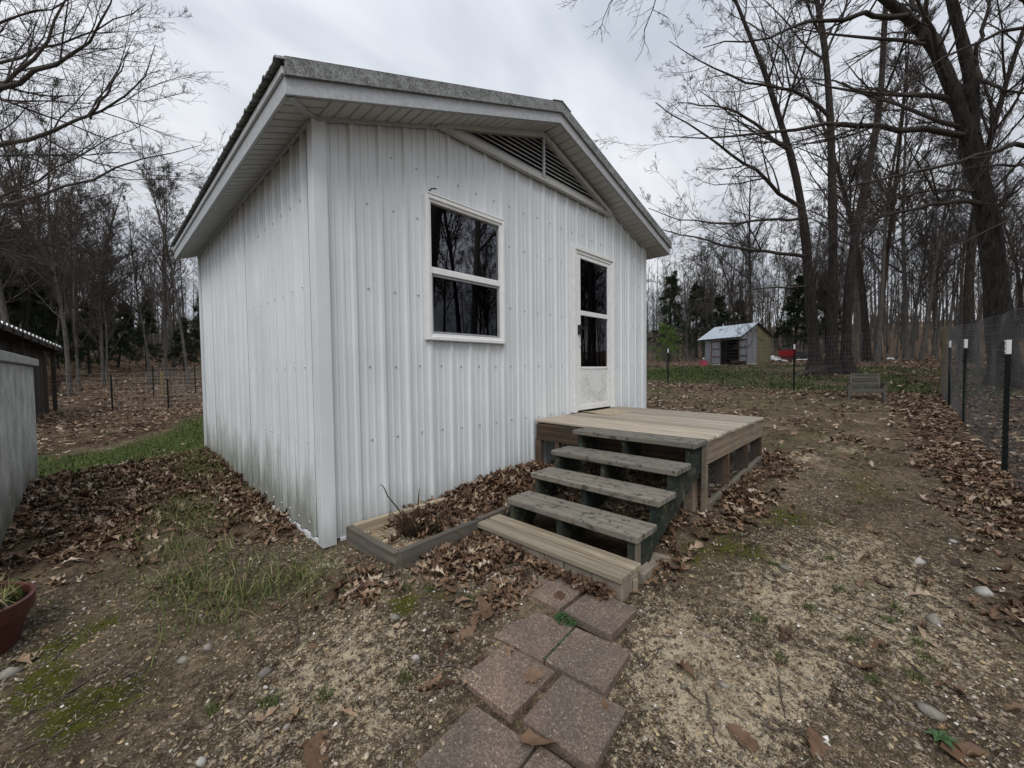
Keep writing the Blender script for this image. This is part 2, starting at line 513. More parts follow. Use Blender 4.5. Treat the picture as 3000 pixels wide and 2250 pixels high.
    MAT['post_white'] = simple('white_post_tip', (0.74, 0.75, 0.75), 0.6, 0.1, 60, bmp=0.2)
    MAT['wire'] = simple('galvanised_wire', (0.11, 0.113, 0.117), 0.6, 0.2, 4, metal=0.35, bmp=0.0)
    MAT['wire_light'] = simple('old_pale_wire', (0.34, 0.34, 0.33), 0.6, 0.2, 4, bmp=0.0)
    MAT['chicken'] = simple('hex_wire', (0.10, 0.10, 0.10), 0.5, 0.2, 4, metal=0.3, bmp=0.0)
    # galvanised sheet, streaked
    for key, c0, c1, c2 in (('galv', (0.16, 0.175, 0.19), (0.30, 0.325, 0.345), (0.12, 0.10, 0.085)),
                            ('galv_roof', (0.36, 0.41, 0.46), (0.48, 0.54, 0.59), (0.36, 0.38, 0.40)),
                            ('yellow_sheet', (0.15, 0.125, 0.07), (0.25, 0.215, 0.125), (0.10, 0.075, 0.04))):
        m, n, l, b = material(key)
        v = coords(n, l, (1, 1, 1))
        mp_ = n.new('ShaderNodeMapping'); mp_.inputs['Scale'].default_value = (7, 7, 0.6); l.new(v, mp_.inputs[0])
        f = noise(n, l, mp_.outputs[0], 1.2, 5, 0.6)
        g = ramp(n, l, noise(n, l, mp_.outputs[0], 0.6, 3, 0.6), [(0.55, (0, 0, 0)), (0.75, (0.5, 0.5, 0.5))])
        l.new(mixc(n, l, g, ramp(n, l, f, [(0.35, c0), (0.65, c1)]), c2), b.inputs['Base Color'])
        b.inputs['Roughness'].default_value = 0.5; b.inputs['Metallic'].default_value = 0.25
        MAT[key] = m
    MAT['rust_wood'] = simple('red_brown_frame', (0.13, 0.065, 0.045), 0.8, 0.3, 9)
    MAT['pink'] = simple('pink_plastic', (0.62, 0.075, 0.16), 0.4, 0.1, 6, bmp=0.0)
    MAT['red'] = simple('red_paint', (0.36, 0.012, 0.016), 0.4, 0.2, 6, bmp=0.0)
    MAT['dark_red'] = simple('dark_red_paint', (0.10, 0.010, 0.012), 0.5, 0.2, 6, bmp=0.0)
    MAT['rubber'] = simple('black_rubber', (0.014, 0.014, 0.015), 0.7, 0.2, 12, bmp=0.1)
    MAT['white_tarp'] = simple('white_plastic_sheet', (0.68, 0.69, 0.70), 0.5, 0.2, 4, bmp=0.2, dist=0.02)
    MAT['soil'] = simple('wood_chips', (0.27, 0.20, 0.12), 0.95, 0.5, 30, bmp=0.8, dist=0.01)
    MAT['dark_soil'] = simple('potting_soil', (0.02, 0.014, 0.010), 0.95, 0.4, 30, bmp=0.8, dist=0.01)
    # bark
    for key, c0, c1 in (('bark', (0.016, 0.0135, 0.012), (0.062, 0.054, 0.048)), ('bark_grey', (0.055, 0.050, 0.045), (0.15, 0.138, 0.124))):
        m, n, l, b = material(key)
        geo = n.new('ShaderNodeNewGeometry')
        mp_ = n.new('ShaderNodeMapping'); mp_.inputs['Scale'].default_value = (14, 14, 2.6); l.new(geo.outputs['Position'], mp_.inputs[0])
        f = noise(n, l, mp_.outputs[0], 1.3, 6, 0.65, 0.5)
        l.new(ramp(n, l, f, [(0.35, c0), (0.65, c1)]), b.inputs['Base Color'])
        b.inputs['Roughness'].default_value = 0.95; b.inputs['Specular IOR Level'].default_value = 0.15
        bump(n, l, b, f, 0.9, 0.03); MAT[key] = m
    MAT['twig'] = simple('twig_bark', (0.070, 0.060, 0.053), 0.9, 0.3, 3, bmp=0.0, spec=0.15)
    MAT['stick'] = simple('fallen_stick', (0.085, 0.068, 0.055), 0.9, 0.5, 14, bmp=0.3, spec=0.2)
    MAT['cane'] = simple('dry_stalk', (0.055, 0.036, 0.022), 0.9, 0.5, 14, bmp=0.0, spec=0.2)

    # tint-driven materials: a per-piece random number picks the colour
    def tinted(key, stops, rough=0.8, spec=0.25, detail=30.0):
        m, n, l, b = material(key)
        a = N(n, 'ShaderNodeAttribute', attribute_name='tint')
        c = ramp(n, l, a.outputs['Fac'], stops)
        geo = n.new('ShaderNodeNewGeometry')
        f = ramp(n, l, noise(n, l, geo.outputs['Position'], detail, 4, 0.6), [(0.3, (0.72, 0.72, 0.72)), (0.7, (1.2, 1.2, 1.2))])
        l.new(mixc(n, l, 1.0, c, f, 'MULTIPLY'), b.inputs['Base Color'])
        b.inputs['Roughness'].default_value = rough; b.inputs['Specular IOR Level'].default_value = spec
        MAT[key] = m
    tinted('leaf', [(0.0, (0.035, 0.019, 0.011)), (0.3, (0.085, 0.046, 0.026)), (0.55, (0.155, 0.092, 0.054)), (0.72, (0.235, 0.15, 0.092)), (0.86, (0.33, 0.245, 0.17)), (1.0, (0.46, 0.38, 0.29))], 0.6, 0.3)
    tinted('pebble', [(0.0, (0.09, 0.075, 0.06)), (0.35, (0.20, 0.17, 0.135)), (0.6, (0.30, 0.25, 0.185)), (0.8, (0.40, 0.30, 0.16)), (0.9, (0.55, 0.52, 0.47)), (1.0, (0.70, 0.68, 0.64))], 0.8, 0.3, 60)
    tinted('grass', [(0.0, (0.04, 0.06, 0.014)), (0.45, (0.085, 0.115, 0.03)), (0.65, (0.16, 0.15, 0.055)), (0.85, (0.26, 0.22, 0.11)), (1.0, (0.36, 0.30, 0.18))], 0.8, 0.2)
    tinted('thatch', [(0.0, (0.03, 0.022, 0.015)), (0.45, (0.075, 0.058, 0.04)), (0.7, (0.16, 0.13, 0.09)), (1.0, (0.33, 0.28, 0.20))], 0.9, 0.15)
    tinted('crumb', [(0.0, (0.05, 0.037, 0.024)), (0.6, (0.14, 0.108, 0.072)), (1.0, (0.30, 0.24, 0.165))], 0.95, 0.12)
    tinted('needle', [(0.0, (0.012, 0.020, 0.011)), (0.6, (0.024, 0.038, 0.018)), (1.0, (0.05, 0.066, 0.03))], 0.85, 0.15)
    tinted('spring_leaf', [(0.0, (0.07, 0.12, 0.025)), (0.6, (0.12, 0.19, 0.045)), (1.0, (0.19, 0.25, 0.08))], 0.7, 0.2)
    tinted('rock', [(0.0, (0.12, 0.108, 0.09)), (0.5, (0.22, 0.20, 0.17)), (1.0, (0.42, 0.40, 0.365))], 0.85, 0.25, 22)

    # ground
    m, n, l, b = material('ground')
    geo = n.new('ShaderNodeNewGeometry'); P = geo.outputs['Position']
    a = N(n, 'ShaderNodeAttribute', attribute_name='mask')
    sc = n.new('ShaderNodeSeparateColor'); l.new(a.outputs['Color'], sc.inputs[0])
    n1 = noise(n, l, P, 2.2, 4, 0.6); n2 = noise(n, l, P, 22, 5, 0.72); n3 = noise(n, l, P, 150, 3, 0.7)
    dm = mathn(n, l, 'ADD', mathn(n, l, 'MULTIPLY', n1, 0.22), mathn(n, l, 'ADD', mathn(n, l, 'MULTIPLY', n2, 0.42), mathn(n, l, 'MULTIPLY', n3, 0.36)))
    dirt = ramp(n, l, dm, [(0.37, (0.026, 0.019, 0.012)), (0.465, (0.085, 0.065, 0.042)), (0.54, (0.185, 0.143, 0.092)), (0.625, (0.38, 0.305, 0.205))])
    sand = ramp(n, l, dm, [(0.38, (0.11, 0.083, 0.052)), (0.47, (0.33, 0.27, 0.18)), (0.56, (0.60, 0.50, 0.35))])
    litter = ramp(n, l, dm, [(0.36, (0.028, 0.017, 0.011)), (0.5, (0.085, 0.054, 0.034)), (0.64, (0.19, 0.13, 0.085))])
    turf = ramp(n, l, dm, [(0.38, (0.028, 0.045, 0.010)), (0.52, (0.062, 0.088, 0.022)), (0.66, (0.12, 0.12, 0.045))])
    moss = ramp(n, l, dm, [(0.38, (0.026, 0.029, 0.005)), (0.52, (0.085, 0.088, 0.012)), (0.66, (0.14, 0.135, 0.03))])

    def edge(s, nz):
        e_ = mathn(n, l, 'ADD', s, mathn(n, l, 'MULTIPLY', mathn(n, l, 'SUBTRACT', nz, 0.5), 3.2))
        return ramp(n, l, e_, [(0.38, (0, 0, 0)), (0.62, (1, 1, 1))])
    nmix = mathn(n, l, 'ADD', mathn(n, l, 'MULTIPLY', n2, 0.6), mathn(n, l, 'MULTIPLY', n3, 0.4))
    c = mixc(n, l, edge(a.outputs['Alpha'], nmix), dirt, sand)
    c = mixc(n, l, edge(sc.outputs[0], nmix), c, litter)
    c = mixc(n, l, edge(sc.outputs[1], nmix), c, turf)
    c = mixc(n, l, edge(sc.outputs[2], nmix), c, moss)
    # pale grit embedded in the soil
    vor = N(n, 'ShaderNodeTexVoronoi', Scale=85.0); l.new(P, vor.inputs['Vector'])
    gsel = ramp(n, l, vor.outputs['Color'], [(0.62, (0, 0, 0)), (0.64, (1, 1, 1))])
    gd = ramp(n, l, vor.outputs['Distance'], [(0.28, (1, 1, 1)), (0.36, (0, 0, 0))])
    gf = mathn(n, l, 'MULTIPLY', gsel, gd)
    gf = mathn(n, l, 'MULTIPLY', gf, mathn(n, l, 'SUBTRACT', 1.0, mathn(n, l, 'MAXIMUM', sc.outputs[0], sc.outputs[1])))
    c = mixc(n, l, mathn(n, l, 'MULTIPLY', gf, 0.8), c, (0.34, 0.28, 0.19))
    l.new(c, b.inputs['Base Color'])
    b.inputs['Roughness'].default_value = 0.97; b.inputs['Specular IOR Level'].default_value = 0.12
    bump(n, l, b, mathn(n, l, 'ADD', mathn(n, l, 'ADD', n2, mathn(n, l, 'MULTIPLY', n3, 0.6)), mathn(n, l, 'MULTIPLY', gf, 0.25)), 0.9, 0.03)
    MAT['ground'] = m


make_mats()

# ------------------------------------------------------------------ terrain
CP = np.array([
    (0, 0, -.15), (-2, 0, -.2), (1.4, 1.2, -.07), (1.12, 3, .0), (1.25, 2.3, .03), (1.75, 2.15, .035), (1.9, 1.6, -.02), (1.95, 1.2, -.03), (1.7, 1.3, -.05), (.97, .95, -.13), (2.07, -.32, -.06), (-.31, 2.41, -.19),
    (-.3, 3.5, -.16), (-.57, 6.3, .0), (-.5, 7.2, .06), (1.1, 7.2, .15), (0, 5, -.04), (1.0, 5, .05), (2.1, 1.0, -.015), (2.1, 2.4, .03), (2.6, 1.0, .01),
    (3.35, 1.0, .07), (5.2, 1.05, .16), (3.4, -.4, -.02), (4.4, -.4, .02), (6.7, -.85, .09), (10.3, -.88, .26), (13.07, -.88, .37), (15.3, -.9, .52),
    (15, 2.3, .58), (15, 6.2, .7), (13.1, .5, .48), (23, 2.1, .96), (31.3, 7.8, 1.5), (32.4, 10.6, 1.54), (38, 6.4, 1.76), (18, -2.2, .57), (32, 1.5, 1.53),
    (45, 20, 2.5), (50, -10, 2.2), (62, 24, 4.2), (62, 0, 3.5), (34, 60, 4.6), (4, 58, 3.8), (-25, 58, 3.4), (25, -22, .9), (6, -15, .0), (-5, -10, -.3), (-15, 5, -.3), (-12, 30, .5), (1.6, 17, .15), (2.8, 21, .35),
    (0, 36, 1.2), (10, 40, 1.9), (20, 30, 1.7), (12, 12, .75), (8, 9, .5), (1.6, 11.5, .14), (0, 10, .06), (-5, 15, .0), (0, 27, .55),
    (6.3, 3, .25), (3.0, 3.0, .1), (95, 0, 8.0), (0, 95, 8.0), (75, 75, 9.0), (-80, 0, .5), (0, -80, .5), (60, -60, 2), (-70, 70, 2), (-60, -60, 0)], float)


def _tps(d2):
    return np.where(d2 > 0, 0.5 * d2 * np.log(np.maximum(d2, 1e-12)), 0)


_n = len(CP)
_K = _tps(((CP[:, None, :2] - CP[None, :, :2]) ** 2).sum(-1)) + np.eye(_n) * 0.02
_Pm = np.c_[np.ones(_n), CP[:, :2]]
_sol = np.linalg.solve(np.block([[_K, _Pm], [_Pm.T, np.zeros((3, 3))]]), np.r_[CP[:, 2], 0, 0, 0])


def G(x, y, micro=True):
    x = np.asarray(x, float); y = np.asarray(y, float); sh = x.shape
    xf, yf = x.ravel(), y.ravel(); out = np.zeros(len(xf))
    for s in range(0, len(xf), 20000):
        a = xf[s:s + 20000]; b = yf[s:s + 20000]
        d2 = (a[:, None] - CP[None, :, 0]) ** 2 + (b[:, None] - CP[None, :, 1]) ** 2
        out[s:s + 20000] = _tps(d2) @ _sol[:_n] + _sol[_n] + _sol[_n + 1] * a + _sol[_n + 2] * b
    z = out
    # the leaf-covered bank left of the building ends in a drop at y = 7.25
    edge = 7.25 + 0.25 * (vnoise(xf * 1.5, 3.3) - 0.5)
    drop = sstep(edge, edge + 0.3, yf) * sstep(1.5, 0.9, xf) * (1 - sstep(10.0, 14.0, yf))
    z = z - 0.30 * drop
    near = np.exp(-((xf - 2) ** 2 + (yf - 2) ** 2) / 150.0)
    z = z + (fbm(xf * 0.9 + 5, yf * 0.9, 3) - 0.5) * 0.05 + (fbm(xf * .12, yf * .12, 3) - .5) * 0.25 * (1 - near)
    if micro:
        z = z + near * ((fbm(xf * 6, yf * 6, 4) - 0.5) * 0.045 + (vnoise(xf * 31, yf * 31) - .5) * .009)
    return z.reshape(sh)


def g1(x, y):
    return float(G(np.array([x]), np.array([y]))[0])


def in_building(x, y, pad=0.0):
    return (x > 1.12 - pad) & (x < 6.26 + pad) & (y > 3.0 - pad) & (y < 7.56 + pad)


def seg_band(x, y, y0, w0):
    return np.exp(-((y - y0) / w0) ** 2)


# masks of what covers the ground, in metres on the ground (0..1)
def leaf_mask(x, y):
    n = fbm(x * 0.9 + 3, y * 0.9 + 8, 4); n2 = fbm(x * 2.6 + 40, y * 2.6, 3)
    m = np.zeros_like(x)
    # bank left of the building
    a = sstep(3.7, 5.2, y + 0.35 * x + .8 * (n2 - .5)) * sstep(7.6, 7.2, y) * sstep(1.3, 1.0, x) * sstep(-1.6, -1.0, x)
    grassy = np.exp(-(((x - 0.48) / 0.30) ** 2 + ((y - 4.2) / 1.1) ** 2)) + 0.6 * np.exp(-(((x - 0.85) / 0.25) ** 2 + ((y - 6.2) / 1.0) ** 2))
    m = np.maximum(m, a * (1.0 - 0.75 * np.clip(grassy, 0, 1)))
    # a strip against the left wall
    m = np.maximum(m, 0.9 * sstep(0.72, 1.0, x) * sstep(1.15, 1.1, x) * sstep(3.2, 3.6, y) * sstep(6.6, 5.2, y))
    # around the bed and the bottom step
    d = np.hypot((x - 1.78) / 0.42, (y - 2.05) / 0.24)
    m = np.maximum(m, .95 * sstep(1.4, 0.6, d + .5 * (n2 - .5)))
    m = np.maximum(m, 0.5 * np.exp(-(((x - 1.05) / 0.2) ** 2 + ((y - 2.3) / 0.18) ** 2)))
    m = np.maximum(m, 0.6 * np.exp(-(((x - 1.62) / 0.22) ** 2 + ((y - 1.62) / 0.14) ** 2)))
    # under the deck and beside it
    m = np.maximum(m, 0.95 * sstep(2.75, 3.2, x) * sstep(6.3, 5.4, x) * sstep(0.52, 0.98, y + 0.35 * (n - .5) - .07 * (x - 4)) * sstep(1.5, 1.2, y))
    m = np.maximum(m, 0.6 * (x > 2.3) * (x < 5.5) * (y > 1.1) * (y < 3.0))
    # along the wire fence
    w = 0.16 + 0.085 * np.clip(x - 4, 0, 12)
    m = np.maximum(m, sstep(3.6, 4.6, x) * sstep(w + 0.45, w - 0.35, y + 0.87 + (n - .5) * 0.8) * (y > -1.1))
    m = np.maximum(m, 0.95 * (y < -1.0) * sstep(2.6, 4.0, x))
    m = np.maximum(m, 0.75 * np.exp(-(((x - 3.3) / 0.6) ** 2 + ((y + .62) / 0.22) ** 2)))
    # inner corner of the yard and the band under the far fence
    m = np.maximum(m, 0.95 * np.exp(-((x - 14.2) / 0.9) ** 2) * (y > -1) * (y < 20) * (0.6 + 0.8 * n))
    m = np.maximum(m, 0.55 * sstep(6.5, 9.5, x) * sstep(15, 14.5, x) * (y > -1) * sstep(0.44, 0.66, n + 0.14 * sstep(10, 13, x)))
    m = np.maximum(m, 0.6 * np.exp(-(((x - 9.8) / 2.0) ** 2 + ((y - 4.2) / 1.6) ** 2)))
    # yard beyond the far fence and the woods
    m = np.maximum(m, (x > 15) * 0.9 * np.exp(-(np.hypot(x - 22.5, y - 2.6) / 2.0) ** 2))
    m = np.maximum(m, (x > 15) * sstep(27, 30, x + 2 * n) * sstep(4.5, 2.0, y))
    m = np.maximum(m, (x > 15) * 0.75 * sstep(26, 29, x + 3 * n))
    m = np.maximum(m, sstep(34, 37, x))
    # woods on the left
    m = np.maximum(m, sstep(10.6, 12.2, y - 0.9 * x * (x > 0) + 1.6 * (n - .5)) * (x < 12))
    m = np.maximum(m, sstep(20, 24, y))
    m = np.maximum(m, sstep(-8, -12, x))
    return np.clip(m, 0, 1) * (0.42 + 0.58 * sstep(0.3, 0.6, n2))


def grass_mask(x, y):
    n = fbm(x * 0.6 + 60, y * 0.6 + 20, 4)
    m = (y > 7.35) * sstep(-3.0, -1.5, x) * sstep(12.2, 10.4, y - 0.9 * x * (x > 0) + 1.6 * (n - .5)) * (x < 9)
    m = np.maximum(m, (x > 15) * np.exp(-(((x - 20.5) / 4.2) ** 2 + ((y - 8.0) / 4.0) ** 2)) * 1.15)
    m = np.maximum(m, (x > 15.4) * (x < 27) * (y < 3.0) * (y > -4.5) * sstep(0.30, 0.5, n) * 0.62)
    m = np.maximum(m, (x > 15.2) * (x < 29) * (y > 2) * 0.5 * sstep(0.35, 0.6, n))
    m = np.maximum(m, 0.8 * np.exp(-(((x - 12.4) / 1.0) ** 2 + ((y - 5.8) / 1.0) ** 2)))
    m = np.maximum(m, 0.38 * (x > 6.3) * (x < 15) * (y > 0) * sstep(0.42, 0.6, n))
    return np.clip(m, 0, 1)


def tuft_mask(x, y):
    n = fbm(x * 3 + 9, y * 3 + 2, 3)
    m = 1.0 * np.exp(-(((x - 0.46) / 0.24) ** 2 + ((y - 4.2) / 0.9) ** 2))
    m = np.maximum(m, .8 * np.exp(-(((x - 0.35) / 0.25) ** 2 + ((y - 3.3) / 0.4) ** 2)))
    m = np.maximum(m, 0.9 * np.exp(-(((x - 0.55) / 0.24) ** 2 + ((y - 2.85) / 0.3) ** 2)))
    m = np.maximum(m, 0.9 * np.exp(-(((x - 0.86) / 0.16) ** 2 + ((y - 2.65) / 0.22) ** 2)))
    m = np.maximum(m, 0.9 * np.exp(-(((x - 0.8) / 0.28) ** 2 + ((y - 6.6) / 0.9) ** 2)))
    return m * sstep(0.25, 0.55, n)


def moss_mask(x, y):
    n = fbm(x * 2.0 + 90, y * 2.0 + 7, 4)
    m = np.zeros_like(x)
    for cx, cy, rx, ry, a in ((-0.1, 3.25, .20, .25, 1.0), (-0.18, 2.87, .14, .22, 1.0), (-0.06, 2.5, .18, .18, 1.0), (0.06, 3.7, .16, .2, .75), (.16, 2.3, .1, .1, .7),
                              (1.35, 1.85, .16, .12, .55), (2.95, .85, .5, .25, .72), (2.6, 0.75, .35, .18, .62), (3.6, .62, .5, .25, .5), (5.2, .2, .9, .3, .30), (7.5, 1.0, 1.6, .6, .30), (3.4, .1, .5, .2, .35), (1.15, 1.95, .12, .1, .6)):
        m = np.maximum(m, a * np.exp(-(((x - cx) / rx) ** 2 + ((y - cy) / ry) ** 2)))
    return np.clip(m * (0.35 + 1.25 * sstep(0.3, 0.65, n)), 0, 1)


def sand_mask(x, y):
    n = fbm(x * 2.2 + 11, y * 2.2 + 77, 4)
    m = np.exp(-(((x - 2.0) / 0.85) ** 2 + ((y - 0.48) / 0.45) ** 2)) * .85
    m = np.maximum(m, .42 * np.exp(-(((x - 2.9) / 1.6) ** 2 + ((y - 0.2) / 0.8) ** 2)))
    m = np.maximum(m, 0.42 * np.exp(-(((x - .7) / 0.6) ** 2 + ((y - 1.8) / 0.6) ** 2)))
    m = np.maximum(m, 0.4 * np.exp(-(((x - 1.0) / 0.2) ** 2 + ((y - 2.75) / 0.2) ** 2)))
    m = np.maximum(m, 0.45 * np.exp(-(((x - 6.5) / 2.2) ** 2 + ((y - 0.8) / 0.8) ** 2)))
    return np.clip(m * (0.45 + 0.9 * sstep(0.3, 0.65, n)), 0, 1)


def axis_grid(lo, a, b, hi, fine, grow=1.13):
    c = list(np.arange(a, b + 1e-6, fine))
    s = fine; p = b
    while p < hi:
        s *= grow; p += s; c.append(p)
    s = fine; p = a; L = []
    while p > lo:
        s *= grow; p -= s; L.append(p)
    return np.array(L[::-1] + c)


def build_ground():
    xs = axis_grid(-260, -1.2, 6.0, 260, 0.036, 1.1)
    ys = axis_grid(-260, -1.0, 7.6, 260, 0.036, 1.1)
    Xg, Yg = np.meshgrid(xs, ys, indexing='ij')
    Z = G(Xg, Yg)
    V = np.stack([Xg, Yg, Z], -1).reshape(-1, 3)
    nx, ny = len(xs), len(ys)
    i = np.arange((nx - 1))[:, None] * ny + np.arange(ny - 1)[None, :]
    Q = np.stack([i, i + ny, i + ny + 1, i + 1], -1).reshape(-1, 4)
    x, y = V[:, 0], V[:, 1]
    mask = np.stack([leaf_mask(x, y) * 0.9, np.maximum(grass_mask(x, y) * 0.85, tuft_mask(x, y) * 0.3), moss_mask(x, y), sand_mask(x, y)], -1)
    me = fast_mesh('ground', V, quads=Q, mat=MAT['ground'], attrs={'mask': mask}, smooth=True)
    return kind(link('ground', me, (0, 0, 0)), 'structure')


build_ground()

# ------------------------------------------------------------------ the white metal-clad outbuilding
XL, XR, YF, YB = 1.124, 6.245, 3.0, 7.55
RIDGE_X, RIDGE_Z = 3.62, 3.995           # soffit line under the ridge
EL_X, EL_Z, ER_X, ER_Z = 0.846, 2.975, 6.57, 3.14
YR0, YR1 = 2.70, 7.72                    # front and back rake


def soffit_z(x):
    x = np.asarray(x, float)
    return np.where(x < RIDGE_X, EL_Z + (RIDGE_Z - EL_Z) * (x - EL_X) / (RIDGE_X - EL_X), ER_Z + (RIDGE_Z - ER_Z) * (ER_X - x) / (ER_X - RIDGE_X))


PITCH = 0.2286
PROF = [(0.0, 0.0), (0.015, 0.022), (0.038, 0.022), (0.053, 0.0), (0.098, 0.0), (0.102, 0.006), (0.118, 0.006), (0.123, 0.0),
        (0.161, 0.0), (0.165, 0.006), (0.181, 0.006), (0.186, 0.0)]


def prof_h(s):
    px = np.array([p[0] for p in PROF] + [PITCH]); ph = np.array([p[1] for p in PROF] + [0.0])
    return np.interp(np.mod(s, PITCH), px, ph)


def ribbed_wall(root, name, mat, s0, s1, z0, ztop, place, phase, holes=(), per=4, lap=0.002, hs=1.0):
    """vertical ribbed sheets, one object per sheet; place(s, h, z) -> world point, h is height above the wall plane"""
    start = s0 - ((s0 - phase) % PITCH)
    bps = []
    k = start
    while k < s1 + PITCH:
        bps += [k + p[0] for p in PROF]; k += PITCH
    for h in holes: bps += [h[0], h[1]]
    bps = sorted(set([s0, s1] + [round(b, 5) for b in bps if s0 < b < s1]))
    sheet_w = PITCH * per
    edges = [s0]; e = phase
    while e <= s0 + 0.05: e += sheet_w
    while e < s1 - 0.05: edges.append(e); e += sheet_w
    edges.append(s1)
    for i in range(len(edges) - 1):
        a, b = edges[i], edges[i + 1]
        ss = sorted(set([a, b] + [q for q in bps if a < q < b]))
        mb = MB()
        lift = lap * (i % 2)
        for p, q in zip(ss[:-1], ss[1:]):
            mid = (p + q) / 2
            spans = [(z0, None)]
            for hx0, hx1, hz0, hz1 in holes:
                if hx0 <= mid <= hx1: spans = [(z0, hz0), (hz1, None)]
            for lo, hi in spans:
                P = []
                for s_, top in ((p, False), (q, False), (q, True), (p, True)):
                    z = (ztop(s_) if hi is None else hi) if top else lo
                    P.append(place(s_, float(prof_h(s_ - phase)) * hs + lift, z))
                mb.add(P, [(0, 1, 2, 3)])
        mb.build(name, mat, root)


def build_shed():
    root = thing('metal_building', ((XL + XR) / 2, (YF + YB) / 2, 0.0),
                 'white ribbed metal outbuilding with low gable roof, window and storm door', 'building')
    WIN = (2.010, 2.968, 1.553, 2.818)
    DOOR = (4.188, 5.205, 0.725, 2.853)
    front = lambda s, h, z: (s, YF - h, z)
    left = lambda s, h, z: (XL - h, s, z)
    right = lambda s, h, z: (XR + h, s, z)
    back = lambda s, h, z: (s, YB + h, z)
    ztop = lambda s: float(soffit_z(s)) + 0.02
    hw = (WIN[0] + .03, WIN[1] - .03, WIN[2] + .03, WIN[3] - .03)
    hd = (DOOR[0] + .03, DOOR[1] - .03, DOOR[2] - .2, DOOR[3] - .03)
    ribbed_wall(root, 'wall_panel', MAT['steel_front'], XL + .012, XR - .012, 0.03, ztop, front, XL + 0.23, (hw, hd))
    ribbed_wall(root, 'wall_panel', MAT['steel_left'], YF + .012, YB - .012, 0.03, lambda s: float(soffit_z(XL)) + .02, left, YF + 0.17, hs=1.35)
    ribbed_wall(root, 'wall_panel', MAT['steel_front'], YF + .012, YB - .012, 0.03, lambda s: float(soffit_z(XR)) + .02, right, YF + 0.17)
    ribbed_wall(root, 'wall_panel', MAT['steel_front'], XL + .012, XR - .012, 0.03, ztop, back, XL + 0.23)
    # corner trims (an L of folded steel), base flashing
    zl = float(soffit_z(XL)) + .01; zr = float(soffit_z(XR)) + .01
    for x, sx, zc in ((XL, 1, zl), (XR, -1, zr)):
        for y, sy in ((YF, 1), (YB, -1)):
            mb = MB()
            w = 0.098; t = 0.027
            x0, y0 = x - sx * (t + .006), y - sy * (t + .006)
            prof = [(x0, y0), (x0 + sx * w, y0), (x0 + sx * w, y0 + sy * t * .9), (x0 + sx * t * .9, y0 + sy * t * .9), (x0 + sx * t * .9, y0 + sy * w), (x0, y0 + sy * w)]
            mb.prism([(a, b, 0.0) for a, b in prof], (0, 0, zc))
            mb.build('corner_trim', MAT['steel_front'], root, bevel=0.002)
    mb = MB(); mb.box(XL - .022, XL - .004, YF + .10, YB - .10, -.05, 0.022)
    mb.build('base_flashing', MAT['trim'], root)
    mb = MB(); mb.box(XL + .10, XR - .10, YF - .022, YF - .004, -.03, 0.035)
    mb.build('base_flashing', MAT['trim'], root)
    # slab under the building
    mb = MB(); mb.box(XL + .02, XR - .02, YF + .02, YB - .02, -.25, 0.02)
    mb.build('floor_slab', MAT['block'], root)
    # dark interior lining and an inner partition, so the windows look into a room
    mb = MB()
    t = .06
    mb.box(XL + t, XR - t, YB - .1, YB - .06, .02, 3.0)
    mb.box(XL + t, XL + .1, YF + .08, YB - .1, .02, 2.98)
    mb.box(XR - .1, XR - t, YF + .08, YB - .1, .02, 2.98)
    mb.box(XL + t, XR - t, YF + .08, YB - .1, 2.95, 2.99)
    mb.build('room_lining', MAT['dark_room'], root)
    mb = MB(); mb.box(4.98, 5.02, YF + .10, YF + .80, 0.72, 2.72)
    mb.build('inner_door', MAT['vinyl'], root, bevel=.004)
    mb = MB(); mb.box(4.2, 5.3, YF + .08, YB - .15, 0.60, 0.70)
    mb.build('room_floor', MAT['dark_room'], root)

    # screws: one joined part per wall (each head is about a pixel)
    def screws(name, rows, s_list, place, mat):
        mb = MB()
        for z, keep in rows:
            for s_ in s_list:
                if not keep(s_): continue
                zz_ = z + random.uniform(-.006, .006); s2 = s_ + random.uniform(-.004, .004)
                c = np.array(place(s2, 0.0, zz_)); o_ = np.array(place(s2, 0.011, zz_)) - c
                u = np.array(place(s2 + 1, 0, zz_)) - c; w = np.array([0, 0, 1.0])
                n_ = 6
                ring = [c + 0.0115 * (u * math.cos(2 * math.pi * k / n_) + w * math.sin(2 * math.pi * k / n_)) for k in range(n_)]
                ring2 = [c + o_ + 0.007 * (u * math.cos(2 * math.pi * k / n_) + w * math.sin(2 * math.pi * k / n_)) for k in range(n_)]
                mb.add(ring + ring2, [(k, (k + 1) % n_, n_ + (k + 1) % n_, n_ + k) for k in range(n_)] + [tuple(range(n_, 2 * n_))])
        kind(mb.build(name, mat, root), 'stuff')
    fs = [XL + 0.23 + PITCH * k + 0.142 for k in range(-1, 23)]
    fs = [s for s in fs if XL + .15 < s < XR - .12]
    nw = lambda s: not (WIN[0] - .03 < s < WIN[1] + .03)
    nd = lambda s: not (DOOR[0] - .03 < s < DOOR[1] + .03)
    nwd = lambda s: nw(s) and nd(s)
    screws('screw_row', [(0.10, nd), (0.74, nd), (1.325, nd), (1.94, nwd), (2.60, nwd)], fs, front, MAT['galv_screw'])
    screws('screw_row', [(3.02, lambda s: s > 1.5 and s < 6)], fs, front, MAT['galv_screw'])
    ls = [YF + 0.17 + PITCH * k + 0.142 for k in range(-1, 20)]
    ls = [s for s in ls if YF + .14 < s < YB - .12]
    screws('screw_row', [(z, lambda s: True) for z in (0.10, 0.73, 1.32, 1.935, 2.6)], ls, left, MAT['galv_screw'])

    # ---- roof: two ribbed sheets, fascia boards, dark lichened rake trim
    th0 = 0.188       # soffit line to roof surface

    def roof_z(x): return soffit_z(x) + th0
